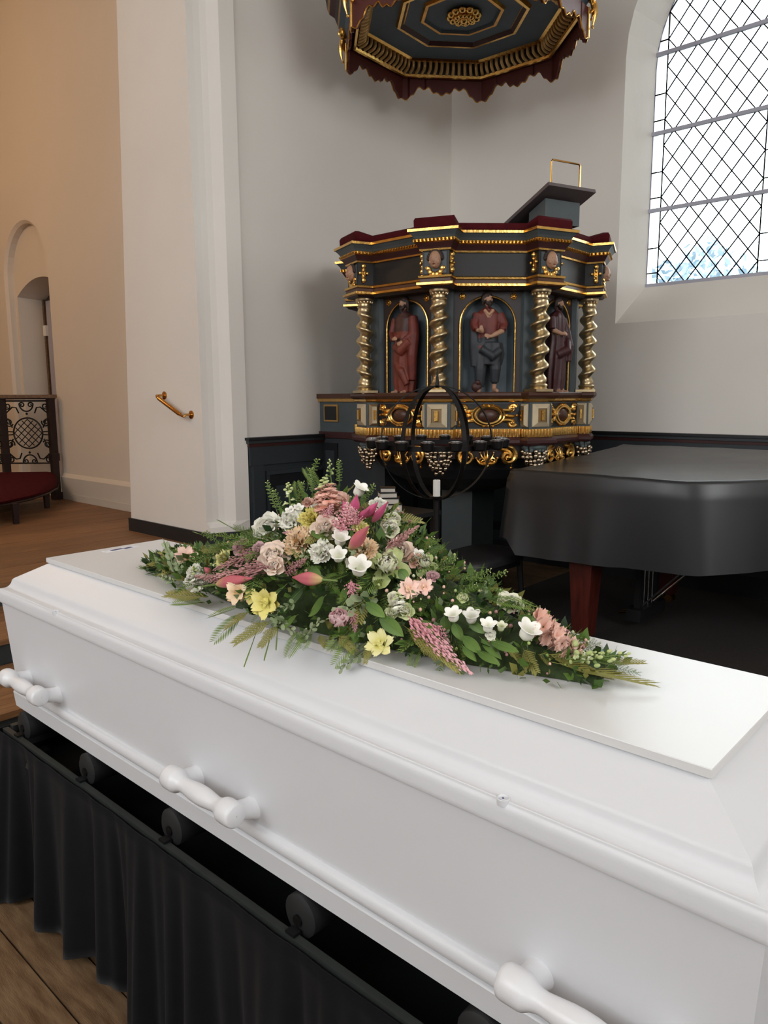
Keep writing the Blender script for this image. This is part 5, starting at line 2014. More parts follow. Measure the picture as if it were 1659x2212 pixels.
# kind, base point, direction it grows in, length or radius, half width, roll
SPRAY = [
 ('white_rose',-1.259,1.018,1.215,0.24,-0.75,0.61,0.037,0.037,2.84),
 ('ruffled_white',-1.163,0.999,1.244,0.46,-0.72,0.52,0.028,0.028,3.52),
 ('yellow_carnation',-1.121,1.014,1.251,0.46,-0.7,0.55,0.027,0.027,5.8),
 ('ruffled_white',-1.129,1.037,1.269,0.47,-0.64,0.6,0.016,0.016,2.92),
 ('blush_rose',-1.066,1.004,1.238,0.45,-0.71,0.54,0.031,0.031,3.19),
 ('apricot_carnation',-1.109,0.969,1.212,0.43,-0.77,0.47,0.032,0.032,3.69),
 ('blush_rose',-1.15,0.94,1.183,0.43,-0.8,0.42,0.033,0.033,1.16),
 ('blush_rose',-1.131,0.925,1.169,0.43,-0.81,0.4,0.022,0.022,3.21),
 ('ruffled_white',-1.036,0.962,1.203,0.55,-0.71,0.43,0.025,0.025,3.96),
 ('apricot_carnation',-0.974,1.015,1.205,0.59,-0.63,0.51,0.029,0.029,4.98),
 ('green_tulip',-0.925,1.027,1.179,0.55,-0.62,0.55,0.037,0.037,0.59),
 ('salmon_rose',-1.125,1.092,1.274,0.5,-0.52,0.69,0.03,0.03,1.91),
 ('blush_rose',-0.932,1.07,1.2,0.59,-0.54,0.6,0.028,0.028,0.57),
 ('salmon_freesia',-1.65,1.056,1.085,0.41,-0.6,0.69,0.032,0.032,5.08),
 ('pale_carnation',-1.375,0.981,1.136,0.29,-0.75,0.59,0.025,0.025,4.35),
 ('mauve_rose',-1.311,0.983,1.171,0.28,-0.77,0.57,0.023,0.023,0.26),
 ('yellow_freesia',-1.121,0.894,1.103,0.42,-0.85,0.32,0.031,0.031,6.17),
 ('apricot_freesia',-1.216,0.899,1.106,0.35,-0.88,0.32,0.026,0.026,6.06),
 ('mauve_peony',-0.908,0.88,1.108,0.43,-0.41,0.8,0.031,0.031,4.11),
 ('lemon_freesia',-0.853,0.93,1.067,0.35,-0.73,0.59,0.027,0.027,3.87),
 ('salmon_freesia',-0.859,1.011,1.15,0.52,-0.65,0.55,0.021,0.021,0.99),
 ('salmon_freesia',-0.842,1.034,1.153,0.54,-0.61,0.58,0.017,0.017,0.09),
 ('cream_rose',-0.745,1.169,1.109,0.48,-0.4,0.78,0.026,0.026,3.32),
 ('white_rose',-1.039,1.124,1.275,0.69,-0.4,0.6,0.019,0.019,0.37),
 ('cream_rose',-0.984,1.097,1.236,0.66,-0.47,0.59,0.021,0.021,1.19),
 ('ruffled_white',-1.488,0.977,1.088,0.33,-0.77,0.55,0.024,0.024,1.52),
 ('ruffled_white',-1.41,0.939,1.085,0.32,-0.82,0.48,0.021,0.021,0.19),
 ('ruffled_white',-1.48,0.958,1.074,0.33,-0.82,0.46,0.019,0.019,2.91),
 ('green_tulip',-0.88,1.081,1.181,0.58,-0.53,0.62,0.022,0.022,2.77),
 ('cream_rose',-1.007,1.134,1.249,0.69,-0.39,0.61,0.017,0.017,5.29),
 ('cream_rose',-0.855,0.975,1.129,0.5,-0.71,0.5,0.015,0.015,3.26),
 ('cream_rose',-0.868,0.98,1.141,0.51,-0.69,0.51,0.012,0.012,4.02),
 ('salmon_rose',-1.102,1.033,1.262,0.46,-0.66,0.59,0.022,0.022,3.14),
 ('salmon_rose',-0.894,1.074,1.188,0.58,-0.54,0.62,0.018,0.018,4.16),
 ('ruffled_white',-0.971,0.978,1.19,0.55,-0.68,0.48,0.014,0.014,2.87),
 ('yellow_freesia',-1.158,0.889,1.109,0.43,-0.85,0.31,0.016,0.016,1.75),
 ('lime_rose',-0.837,0.978,1.121,0.49,-0.71,0.51,0.016,0.016,6.27),
 ('lime_rose',-0.856,0.961,1.117,0.49,-0.73,0.47,0.013,0.013,6.25),
 ('mauve_rose',-1.196,0.939,1.191,0.43,-0.8,0.43,0.017,0.017,5.28),
 ('white_rose',-0.691,1.03,1.096,0.43,-0.67,0.6,0.01,0.01,4.45),
 ('lime_rose',-0.78,1.07,1.137,0.54,-0.55,0.64,0.011,0.011,1.98),
 ('mauve_rose',-0.846,1.064,1.167,0.56,-0.56,0.62,0.013,0.013,1.44),
 ('salmon_rose',-1.169,1.048,1.278,0.48,-0.62,0.62,0.013,0.013,1.82),
 ('pale_carnation',-1.008,1.041,1.243,0.62,-0.58,0.53,0.017,0.017,0.44),
 ('white_bell',-1.011,0.985,1.222,0.47,-0.26,0.84,0.016,0.016,4.81),
 ('white_bell',-0.95,0.974,1.176,0.44,-0.38,0.81,0.02,0.02,2.51),
 ('white_bell',-0.992,0.963,1.197,0.44,-0.45,0.78,0.015,0.015,5.32),
 ('white_bell',-1.094,1.119,1.297,0.55,0.08,0.83,0.017,0.017,2.43),
 ('white_bell',-0.751,1.005,1.118,0.14,-0.38,0.91,0.014,0.014,6.02),
 ('white_bell',-0.728,1.025,1.115,0.21,-0.33,0.92,0.014,0.014,5.32),
 ('white_bell',-0.695,1.026,1.106,0.26,-0.26,0.93,0.013,0.013,0.0),
 ('lime_bell',-0.676,1.037,1.108,0.3,-0.2,0.93,0.009,0.009,1.32),
 ('white_bell',-0.643,1.062,1.096,0.47,-0.13,0.87,0.019,0.019,5.72),
 ('white_bell',-1.161,1.013,1.266,0.47,-0.27,0.84,0.01,0.01,2.95),
 ('white_bell',-1.169,1.002,1.261,0.15,-0.56,0.81,0.01,0.01,6.16),
 ('white_bell',-0.894,1.075,1.193,0.58,-0.08,0.81,0.012,0.012,2.5),
 ('pink_lily_bud',-0.977,0.978,1.217,0.75,-0.13,0.65,0.079,0.012,0.46),
 ('pink_lily_bud',-0.988,0.918,1.167,-0.99,-0.14,-0.07,0.074,0.013,3.95),
 ('pink_lily_bud',-1.305,0.904,1.108,0.96,-0.07,0.26,0.142,0.013,4.89),
 ('magenta_lily_bud',-1.038,1.05,1.271,0.45,-0.22,0.87,0.046,0.01,1.69),
 ('magenta_lily_bud',-1.017,1.06,1.263,0.78,-0.17,0.6,0.059,0.009,0.55),
 ('magenta_lily_bud',-1.002,1.067,1.254,0.73,-0.14,0.67,0.07,0.008,2.09),
 ('magenta_lily_bud',-1.043,1.038,1.269,0.0,-0.33,0.95,0.031,0.007,6.05),
 ('magenta_lily_bud',-1.021,1.045,1.261,0.84,-0.19,0.52,0.054,0.007,4.76),
 ('pink_lily_bud',-1.379,0.941,1.114,-0.55,-0.49,0.68,0.02,0.007,0.74),
 ('salmon_stock',-1.085,1.03,1.269,-0.2,0.0,0.98,0.074,0.036,1.55),
 ('salmon_stock',-0.654,1.103,1.116,0.92,-0.15,-0.37,0.13,0.033,0.63),
 ('salmon_stock',-1.133,1.047,1.27,-0.2,0.0,0.98,0.037,0.016,0.38),
 ('lime_snapdragon',-1.19,1.017,1.26,-0.1,0.0,0.99,0.065,0.023,5.01),
 ('green_buds',-0.551,1.062,1.075,0.93,0.0,0.36,0.1,0.016,1.12),
 ('lime_snapdragon',-0.562,1.06,1.077,0.93,0.0,0.38,0.064,0.013,3.51),
 ('green_buds',-1.172,1.12,1.314,-0.11,0.0,0.99,0.054,0.013,2.81),
 ('green_buds',-0.668,1.128,1.101,0.72,0.0,0.69,0.041,0.012,1.2),
 ('white_stock',-1.393,0.918,1.074,-0.29,0.0,0.96,0.059,0.023,4.6),
 ('white_stock',-0.838,0.966,1.117,-0.2,0.0,0.98,0.043,0.019,0.82),
 ('white_stock',-0.972,1.092,1.234,-0.45,0.0,0.89,0.038,0.018,4.04),
 ('lime_snapdragon',-0.987,1.128,1.237,-0.58,0.0,0.82,0.033,0.016,0.73),
 ('pink_astilbe',-1.015,0.991,1.243,0.35,0.0,0.94,0.064,0.028,2.64),
 ('pink_astilbe',-1.004,1.028,1.253,-0.44,0.0,0.9,0.039,0.023,1.34),
 ('dusty_astilbe',-1.119,0.908,1.173,-0.97,0.0,-0.25,0.22,0.025,1.69),
 ('dusty_astilbe',-1.181,0.924,1.194,-0.93,0.0,-0.37,0.176,0.019,6.1),
 ('dusty_astilbe',-1.08,0.904,1.166,0.85,0.0,0.53,0.075,0.015,5.05),
 ('pink_astilbe',-0.943,0.946,1.169,0.11,0.0,-0.99,0.055,0.018,1.91),
 ('pink_astilbe',-0.916,0.917,1.123,0.32,0.0,-0.95,0.046,0.012,5.56),
 ('dusty_astilbe',-0.934,1.033,1.215,0.83,0.0,0.55,0.097,0.013,1.32),
 ('pink_astilbe',-0.819,0.961,1.122,0.9,-0.04,-0.44,0.158,0.024,2.48),
 ('pink_astilbe',-0.779,0.975,1.114,0.47,0.35,-0.81,0.076,0.02,5.37),
 ('pink_astilbe',-1.108,0.96,1.231,-1.0,0.0,-0.01,0.042,0.009,4.03),
 ('dusty_astilbe',-0.931,1.054,1.219,0.85,0.0,0.53,0.039,0.011,0.63),
 ('dusty_astilbe',-1.293,0.91,1.121,-0.99,0.0,-0.11,0.105,0.015,6.21),
 ('pink_astilbe',-1.076,1.006,1.262,0.67,0.0,0.75,0.041,0.016,1.34),
 ('pennycress',-1.358,1.12,1.229,-0.44,0.0,0.9,0.083,0.012,1.62),
 ('pennycress',-1.212,1.015,1.254,-0.49,0.0,0.87,0.059,0.011,4.85),
 ('pennycress',-1.254,1.12,1.292,0.47,0.0,0.88,0.085,0.011,2.07),
 ('pennycress',-1.19,1.081,1.286,-0.06,0.0,1.0,0.065,0.011,1.86),
 ('pennycress',-1.149,1.12,1.311,0.02,0.0,1.0,0.058,0.011,0.46),
 ('pennycress',-1.085,1.122,1.278,0.66,0.0,0.75,0.059,0.011,0.57),
 ('pennycress',-0.91,1.119,1.196,0.55,0.0,0.84,0.042,0.01,3.66),
 ('pennycress',-0.878,1.098,1.179,0.94,0.0,0.35,0.066,0.01,1.53),
 ('pennycress',-0.805,1.142,1.146,0.89,0.0,0.45,0.081,0.01,3.78),
 ('pennycress',-0.816,1.119,1.152,0.88,0.0,0.47,0.071,0.01,2.33),
 ('pennycress',-0.795,1.07,1.137,0.82,0.0,0.57,0.056,0.009,2.85),
 ('pennycress',-0.953,1.118,1.218,0.67,0.0,0.74,0.036,0.01,6.02),
 ('pennycress',-1.604,1.12,1.133,-0.97,0.0,0.23,0.063,0.013,3.04),
 ('pennycress',-1.186,1.029,1.267,0.37,0.0,0.93,0.065,0.011,3.61),
 ('pennycress',-0.693,1.137,1.107,0.85,0.0,0.53,0.042,0.009,5.44),
 ('pennycress',-1.646,1.034,1.083,-0.88,0.0,0.47,0.09,0.013,1.15),
 ('pennycress',-1.657,1.076,1.099,-0.74,0.0,0.68,0.027,0.013,0.97),
 ('cedar_spray',-1.338,0.904,1.074,-0.99,-0.05,-0.12,0.17,0.022,5.7),
 ('fern_frond',-1.353,0.902,1.061,-0.93,-0.36,-0.1,0.084,0.017,5.14),
 ('fern_frond',-1.184,0.875,1.074,0.13,-0.89,-0.43,0.083,0.017,1.57),
 ('cedar_spray',-1.156,0.877,1.084,-0.36,-0.8,-0.48,0.064,0.016,1.19),
 ('cedar_spray',-1.091,0.876,1.078,-0.27,-0.88,-0.39,0.087,0.018,4.64),
 ('cedar_spray',-1.069,0.875,1.074,0.39,-0.88,-0.26,0.079,0.015,5.91),
 ('fern_frond',-1.012,0.882,1.075,0.51,-0.82,-0.26,0.083,0.014,1.23),
 ('fern_frond',-0.991,0.886,1.074,0.27,-0.79,-0.55,0.038,0.013,5.97),
 ('fern_frond',-1.188,0.878,1.087,-0.93,-0.16,-0.34,0.099,0.014,5.54),
 ('cedar_spray',-0.635,1.043,1.084,0.75,-0.36,-0.56,0.055,0.015,3.79),
 ('cedar_spray',-0.585,1.049,1.07,0.92,0.39,-0.1,0.169,0.019,2.65),
 ('cedar_spray',-0.581,1.055,1.073,0.87,0.44,-0.21,0.097,0.017,0.65),
 ('cedar_spray',-0.665,1.033,1.088,0.71,0.18,-0.68,0.051,0.015,0.24),
 ('cedar_spray',-0.867,0.917,1.068,0.53,-0.81,-0.25,0.057,0.01,6.05),
 ('cedar_spray',-0.828,0.959,1.104,0.94,-0.05,-0.35,0.146,0.016,1.5),
 ('cedar_spray',-0.795,0.958,1.086,0.87,0.05,-0.49,0.067,0.014,4.42),
 ('cedar_spray',-0.6,1.059,1.079,0.82,0.49,-0.31,0.087,0.015,1.61),
 ('cedar_spray',-0.611,1.048,1.078,0.52,0.68,-0.52,0.049,0.013,5.17),
 ('cedar_spray',-0.933,0.901,1.078,0.86,0.05,-0.5,0.05,0.014,3.75),
 ('cedar_spray',-0.97,0.89,1.073,0.69,-0.04,-0.73,0.028,0.013,1.84),
 ('feather_fern',-1.22,0.955,1.204,-1.0,0.0,0.0,0.164,0.022,1.1),
 ('fern_frond',-1.185,0.939,1.201,-1.0,0.0,-0.07,0.161,0.02,4.52),
 ('feather_fern',-1.239,0.971,1.209,-0.99,-0.0,0.14,0.097,0.018,0.43),
 ('feather_fern',-1.116,0.942,1.2,-1.0,0.0,0.03,0.149,0.021,1.43),
 ('feather_fern',-0.901,1.057,1.193,0.92,0.0,0.4,0.096,0.017,3.51),
 ('feather_fern',-0.912,1.097,1.204,0.88,0.0,0.47,0.064,0.015,5.35),
 ('feather_fern',-0.954,1.091,1.227,0.78,0.0,0.63,0.068,0.016,3.86),
 ('feather_fern',-0.876,1.054,1.18,0.98,0.0,0.19,0.099,0.017,1.76),
 ('fern_frond',-1.211,1.12,1.296,-0.67,0.0,0.74,0.066,0.018,5.76),
 ('fern_frond',-1.185,1.042,1.28,-0.29,0.0,0.96,0.046,0.014,1.28),
 ('feather_fern',-1.005,1.12,1.255,0.54,0.0,0.84,0.042,0.016,0.1),
 ('feather_fern',-0.84,1.093,1.17,1.0,0.0,0.06,0.085,0.015,1.69),
 ('feather_fern',-0.801,1.099,1.153,1.0,0.0,0.08,0.092,0.017,2.8),
 ('fern_frond',-0.76,1.116,1.134,1.0,0.0,0.01,0.098,0.015,0.38),
 ('fern_frond',-1.018,0.938,1.178,-0.96,-0.0,-0.28,0.07,0.018,1.11),
 ('feather_fern',-1.001,0.933,1.164,0.95,0.0,-0.3,0.039,0.017,2.32),
 ('feather_fern',-0.919,0.973,1.161,-0.81,0.0,-0.59,0.06,0.016,3.59),
 ('feather_fern',-0.794,1.034,1.136,1.0,0.0,0.02,0.099,0.016,0.83),
 ('broad_leaf',-1.626,1.063,1.106,1.0,-0.08,-0.01,0.08,0.014,2.27),
 ('broad_leaf',-1.094,0.982,1.242,0.97,-0.09,-0.2,0.066,0.011,5.6),
 ('broad_leaf',-1.032,0.926,1.184,0.78,-0.15,-0.6,0.04,0.012,6.16),
 ('broad_leaf',-0.652,1.124,1.106,0.59,-0.17,0.79,0.036,0.008,4.13),
 ('broad_leaf',-0.725,0.996,1.098,0.91,-0.13,-0.39,0.047,0.011,4.34),
 ('broad_leaf',-0.696,1.01,1.095,0.91,-0.12,-0.4,0.051,0.011,3.67),
 ('broad_leaf',-0.681,1.015,1.093,0.99,-0.1,-0.02,0.059,0.01,0.88),
 ('broad_leaf',-0.752,1.006,1.113,0.7,-0.17,-0.69,0.035,0.011,0.22),
 ('broad_leaf',-0.773,1.006,1.121,0.26,-0.16,-0.95,0.039,0.01,0.11),
 ('broad_leaf',-0.979,0.912,1.137,-0.72,-0.1,-0.68,0.063,0.014,5.72),
 ('broad_leaf',-0.867,0.941,1.117,0.94,-0.09,-0.34,0.063,0.013,4.4),
 ('broad_leaf',-0.888,0.915,1.093,-0.76,-0.11,-0.64,0.054,0.013,6.05),
 ('broad_leaf',-0.892,1.02,1.183,0.9,-0.19,-0.39,0.031,0.01,0.13),
 ('broad_leaf',-0.738,1.027,1.115,0.94,-0.14,-0.32,0.042,0.008,4.0),
 ('broad_leaf',-0.686,1.109,1.115,0.99,-0.13,-0.04,0.046,0.009,3.03),
 ('broad_leaf',-1.021,0.88,1.1,-0.81,-0.1,-0.57,0.058,0.01,4.59),
 ('broad_leaf',-0.805,0.969,1.114,0.96,-0.14,-0.25,0.043,0.011,2.0),
 ('broad_leaf',-0.691,0.99,1.081,0.98,-0.12,-0.16,0.051,0.01,6.28),
 ('broad_leaf',-0.715,0.983,1.085,0.9,-0.16,-0.41,0.037,0.009,0.47),
 ('broad_leaf',-1.428,1.12,1.21,-0.63,-0.12,-0.77,0.048,0.012,3.43),
 ('broad_leaf',-0.947,0.94,1.154,-0.54,-0.17,-0.82,0.035,0.01,4.63),
 ('broad_leaf',-0.903,0.943,1.135,0.95,-0.11,-0.28,0.053,0.011,5.65),
 ('sage_twig',-1.569,0.977,1.064,-0.54,-0.0,0.84,0.101,0.016,4.63),
 ('sage_twig',-1.542,0.98,1.079,-0.92,0.0,0.4,0.064,0.015,4.42),
 ('sage_twig',-1.044,0.877,1.087,-0.97,0.0,-0.25,0.087,0.013,4.98),
 ('sage_twig',-1.036,0.893,1.121,-0.89,0.0,-0.46,0.062,0.013,5.75),
 ('sage_twig',-0.835,1.006,1.143,-0.98,0.0,0.21,0.045,0.012,2.21),
 ('sage_twig',-1.014,0.872,1.05,0.75,0.0,0.67,0.086,0.014,4.3),
 ('sage_twig',-1.085,0.877,1.088,0.95,0.0,-0.32,0.07,0.015,5.66),
 ('sage_twig',-1.566,0.968,1.052,-0.99,-0.0,0.16,0.062,0.014,5.47),
 ('sage_twig',-0.831,0.962,1.111,-0.54,0.0,-0.84,0.041,0.011,2.62),
 ('feather_fern',-0.797,1.205,1.112,0.59,0.73,-0.35,0.045,0.009,0.57),
 ('feather_fern',-1.668,1.06,1.079,-0.83,-0.56,0.03,0.081,0.02,3.4),
 ('feather_fern',-1.147,1.09,1.271,-0.43,-0.9,-0.02,0.082,0.022,5.78),
 ('cedar_spray',-1.483,0.957,1.052,-0.74,-0.24,-0.63,0.094,0.022,5.84),
 ('feather_fern',-1.173,0.986,1.221,-0.24,-0.88,-0.4,0.1,0.024,3.66),
 ('feather_fern',-1.405,0.971,1.107,-0.59,-0.71,-0.38,0.103,0.023,1.06),
 ('feather_fern',-1.229,1.001,1.219,-0.47,-0.76,-0.45,0.09,0.025,5.29),
 ('fern_frond',-1.013,1.02,1.214,0.5,-0.78,-0.38,0.086,0.02,4.97),
 ('feather_fern',-1.792,1.063,1.053,-0.77,-0.61,-0.17,0.095,0.027,6.18),
 ('feather_fern',-1.668,1.031,1.063,-0.88,-0.38,-0.27,0.091,0.02,2.98),
 ('fern_frond',-1.584,0.99,1.046,-0.76,-0.27,-0.59,0.095,0.024,5.95),
 ('feather_fern',-1.17,1.275,1.173,-0.5,0.73,-0.46,0.064,0.019,4.54),
 ('feather_fern',-1.649,1.097,1.093,-0.91,0.4,0.11,0.089,0.022,5.15),
 ('feather_fern',-1.369,1.03,1.162,0.2,-0.97,0.12,0.07,0.02,6.16),
 ('fern_frond',-0.552,1.121,1.062,0.97,-0.17,0.18,0.062,0.013,2.15),
 ('dark_leaf',-1.267,1.004,1.201,0.33,-0.94,-0.01,0.058,0.013,2.1),
 ('feather_fern',-0.8,0.995,1.091,-0.09,-0.96,-0.26,0.077,0.019,5.96),
 ('cedar_spray',-1.706,1.059,1.071,-0.79,-0.6,-0.09,0.084,0.024,3.52),
 ('cedar_spray',-1.411,1.051,1.15,0.76,0.4,0.51,0.104,0.026,3.6),
 ('fern_frond',-1.555,1.11,1.116,-0.97,0.11,-0.22,0.083,0.02,5.03),
 ('dark_leaf',-1.089,1.082,1.264,0.43,-0.9,0.05,0.061,0.017,2.54),
 ('feather_fern',-1.496,1.095,1.132,-0.93,0.32,0.16,0.084,0.018,2.63),
 ('cedar_spray',-1.779,1.077,1.064,-0.95,0.3,-0.03,0.07,0.019,2.02),
 ('sage_twig',-1.352,1.128,1.188,-0.82,0.41,-0.4,0.088,0.024,4.4),
 ('feather_fern',-1.64,1.192,1.079,-0.88,0.41,-0.25,0.074,0.022,1.37),
 ('dark_leaf',-1.692,1.169,1.079,-0.82,0.52,-0.23,0.053,0.015,0.6),
 ('fern_frond',-1.08,1.031,1.245,0.61,-0.79,-0.12,0.083,0.022,1.19),
 ('feather_fern',-1.726,1.043,1.057,-0.97,-0.24,-0.1,0.082,0.018,0.72),
 ('cedar_spray',-1.593,1.026,1.077,-0.92,-0.34,-0.18,0.103,0.025,4.8),
 ('fern_frond',-1.39,1.077,1.164,-0.75,-0.64,-0.17,0.089,0.018,1.26),
 ('feather_fern',-1.284,1.036,1.211,-0.98,-0.04,-0.21,0.083,0.017,5.61),
 ('feather_fern',-0.783,1.159,1.12,0.9,0.36,-0.24,0.051,0.013,2.14),
 ('broad_leaf',-0.833,1.03,1.127,-0.3,-0.94,-0.18,0.04,0.01,2.07),
 ('cedar_spray',-1.12,1.035,1.251,-0.13,-0.94,-0.32,0.063,0.015,2.94),
 ('fern_frond',-1.804,1.093,1.064,-1.0,-0.05,-0.08,0.075,0.02,3.58),
 ('dark_leaf',-1.128,1.043,1.256,0.9,-0.44,0.06,0.062,0.013,3.86),
 ('broad_leaf',-0.864,1.018,1.135,0.08,-0.92,-0.4,0.036,0.009,1.62),
 ('feather_fern',-1.458,1.046,1.133,-0.61,-0.77,-0.2,0.089,0.025,0.48),
 ('feather_fern',-1.048,1.184,1.243,-0.48,0.88,-0.06,0.104,0.03,3.4),
 ('fern_frond',-1.049,1.058,1.252,0.13,-0.98,-0.15,0.076,0.017,4.11),
 ('feather_fern',-1.092,1.002,1.228,0.38,-0.76,-0.53,0.086,0.023,2.57),
 ('fern_frond',-0.934,0.934,1.089,-0.24,-0.79,-0.57,0.063,0.018,2.7),
 ('feather_fern',-1.198,1.266,1.188,-0.46,0.77,-0.44,0.066,0.02,1.54),
 ('fern_frond',-0.905,0.94,1.083,-0.07,-0.84,-0.54,0.084,0.018,2.78),
 ('sage_twig',-0.958,1.074,1.203,-0.2,-0.97,0.15,0.097,0.021,1.82),
 ('fern_frond',-1.65,1.103,1.093,-0.92,-0.39,0.05,0.072,0.019,4.55),
 ('sage_twig',-0.915,0.986,1.137,-0.07,-0.98,-0.21,0.104,0.03,5.52),
 ('feather_fern',-1.766,1.046,1.049,-0.94,-0.29,-0.2,0.07,0.016,4.75),
 ('feather_fern',-1.374,1.086,1.174,-0.95,0.29,-0.1,0.096,0.025,4.83),
 ('feather_fern',-1.539,1.081,1.117,-0.99,0.11,-0.08,0.075,0.019,4.69),
 ('fern_frond',-1.71,1.12,1.084,-0.98,0.22,0.01,0.063,0.014,4.16),
 ('cedar_spray',-1.712,1.074,1.077,-0.98,-0.18,-0.07,0.07,0.019,2.05),
 ('sage_twig',-1.454,1.102,1.146,0.74,-0.58,0.34,0.071,0.017,2.3),
 ('dark_leaf',-1.342,1.052,1.185,-0.47,-0.85,-0.23,0.051,0.014,3.53),
 ('sage_twig',-1.587,1.164,1.101,-0.9,0.34,-0.28,0.063,0.014,1.86),
 ('sage_twig',-1.788,1.157,1.064,-0.95,0.28,-0.13,0.064,0.013,4.63),
 ('dark_leaf',-1.497,1.019,1.107,-0.24,-0.94,-0.24,0.045,0.013,2.09),
 ('fern_frond',-1.64,1.104,1.095,-0.52,-0.84,0.12,0.078,0.022,4.19),
 ('cedar_spray',-1.14,1.164,1.262,0.81,0.58,-0.06,0.071,0.015,3.99),
 ('fern_frond',-0.936,1.028,1.174,0.12,-0.94,-0.32,0.081,0.022,1.91),
 ('feather_fern',-1.616,1.197,1.081,-0.14,0.89,-0.43,0.101,0.021,0.68),
 ('feather_fern',-1.577,1.036,1.089,-0.96,-0.26,-0.14,0.08,0.023,2.53),
 ('feather_fern',-0.639,1.193,1.067,0.69,0.69,-0.24,0.075,0.022,2.15),
 ('cedar_spray',-1.109,1.26,1.189,-0.03,0.7,-0.71,0.096,0.023,3.31),
 ('fern_frond',-1.15,0.999,1.23,0.79,-0.53,-0.31,0.099,0.029,2.83),
 ('cedar_spray',-1.496,1.075,1.129,-0.14,-0.98,0.1,0.072,0.021,3.24),
 ('cedar_spray',-0.995,1.27,1.148,-0.37,0.75,-0.54,0.06,0.017,5.31),
 ('feather_fern',-0.755,0.989,1.067,0.22,-0.76,-0.62,0.068,0.014,4.7),
 ('feather_fern',-1.115,1.087,1.268,-0.77,-0.63,0.11,0.095,0.023,0.23),
 ('dark_leaf',-1.277,1.084,1.23,0.5,0.63,0.59,0.038,0.009,2.93),
 ('feather_fern',-0.895,1.047,1.163,0.49,-0.82,-0.3,0.094,0.026,0.77),
 ('feather_fern',-1.236,1.22,1.214,0.34,0.89,-0.29,0.081,0.016,6.23),
 ('sage_twig',-0.785,1.017,1.098,0.53,-0.74,-0.41,0.07,0.021,4.74),
 ('fern_frond',-1.098,0.925,1.14,-0.49,-0.53,-0.69,0.103,0.026,4.55),
 ('cedar_spray',-1.384,1.196,1.151,-0.91,0.05,-0.4,0.068,0.016,5.26),
 ('dark_leaf',-1.051,0.927,1.14,-0.46,-0.61,-0.65,0.057,0.013,5.17),
 ('feather_fern',-0.625,1.134,1.079,0.98,0.18,-0.07,0.067,0.018,0.12),
 ('sage_twig',-1.384,1.036,1.156,-0.1,-0.97,-0.2,0.075,0.017,0.64),
 ('feather_fern',-0.897,1.011,1.146,0.27,-0.84,-0.46,0.083,0.018,4.48),
 ('feather_fern',-0.54,1.119,1.059,0.96,0.27,-0.06,0.071,0.015,3.0),
 ('feather_fern',-1.272,1.026,1.212,-0.93,-0.06,-0.35,0.08,0.022,1.5),
 ('fern_frond',-1.081,1.102,1.266,-0.77,0.6,0.22,0.087,0.018,5.18),
 ('cedar_spray',-1.442,1.213,1.122,-0.74,0.65,-0.17,0.087,0.024,2.85),
 ('dark_leaf',-1.29,1.187,1.206,0.37,0.92,-0.12,0.053,0.014,4.79),
 ('dark_leaf',-1.612,1.086,1.097,-0.99,-0.13,-0.1,0.041,0.01,1.66),
 ('cedar_spray',-1.082,1.021,1.24,0.24,-0.94,-0.24,0.078,0.02,0.64),
 ('fern_frond',-1.366,1.221,1.146,0.34,0.92,-0.18,0.082,0.025,5.26),
 ('feather_fern',-1.139,1.059,1.263,0.71,-0.67,-0.22,0.101,0.027,3.75),
 ('feather_fern',-0.847,1.036,1.136,0.36,-0.83,-0.42,0.071,0.02,6.11),
 ('feather_fern',-1.2,0.933,1.156,0.61,-0.7,-0.38,0.1,0.03,4.59),
 ('sage_twig',-1.269,0.948,1.145,-0.62,-0.41,-0.67,0.086,0.021,1.86),
 ('sage_twig',-0.877,0.94,1.066,-0.43,-0.71,-0.56,0.078,0.018,3.68),
 ('feather_fern',-1.757,1.039,1.044,-0.43,-0.7,-0.57,0.1,0.022,5.39),
 ('fern_frond',-0.923,0.938,1.091,-0.15,-0.87,-0.48,0.068,0.02,6.25),
 ('feather_fern',-1.554,1.134,1.116,-0.87,0.44,-0.22,0.074,0.021,6.04),
 ('feather_fern',-1.46,1.07,1.139,-0.03,-0.98,0.19,0.079,0.017,5.41),
 ('fern_frond',-1.661,1.145,1.091,-0.94,0.35,0.03,0.096,0.023,4.16),
 ('sage_twig',-1.457,1.135,1.144,-0.84,0.54,-0.08,0.063,0.018,0.04),
 ('feather_fern',-1.059,1.099,1.264,0.83,-0.56,-0.06,0.071,0.016,3.44),
 ('feather_fern',-1.575,1.198,1.092,-0.1,0.96,-0.25,0.077,0.023,3.14),
 ('fern_frond',-1.583,1.117,1.108,-0.94,-0.33,0.02,0.083,0.021,5.31),
 ('cedar_spray',-0.936,1.099,1.194,0.88,-0.47,-0.12,0.065,0.016,4.2),
 ('sage_twig',-1.109,0.992,1.221,0.57,-0.7,-0.44,0.07,0.018,3.13),
 ('cedar_spray',-1.772,1.124,1.073,-0.97,0.16,0.18,0.075,0.019,3.82),
 ('feather_fern',-0.777,1.102,1.121,0.88,0.35,-0.31,0.076,0.019,3.41),
 ('fern_frond',-0.795,1.024,1.107,-0.12,-0.93,-0.34,0.073,0.02,4.9),
 ('feather_fern',-0.83,1.097,1.145,0.95,-0.19,-0.24,0.067,0.018,5.22),
 ('fern_frond',-0.801,0.972,1.07,0.16,-0.72,-0.67,0.049,0.014,3.77),
 ('dark_leaf',-1.643,1.157,1.091,-0.67,0.7,-0.23,0.06,0.013,2.47),
 ('feather_fern',-1.429,1.067,1.149,-0.78,-0.62,0.05,0.07,0.016,3.47),
 ('feather_fern',-1.502,1.087,1.13,0.06,-1.0,0.05,0.07,0.015,3.68),
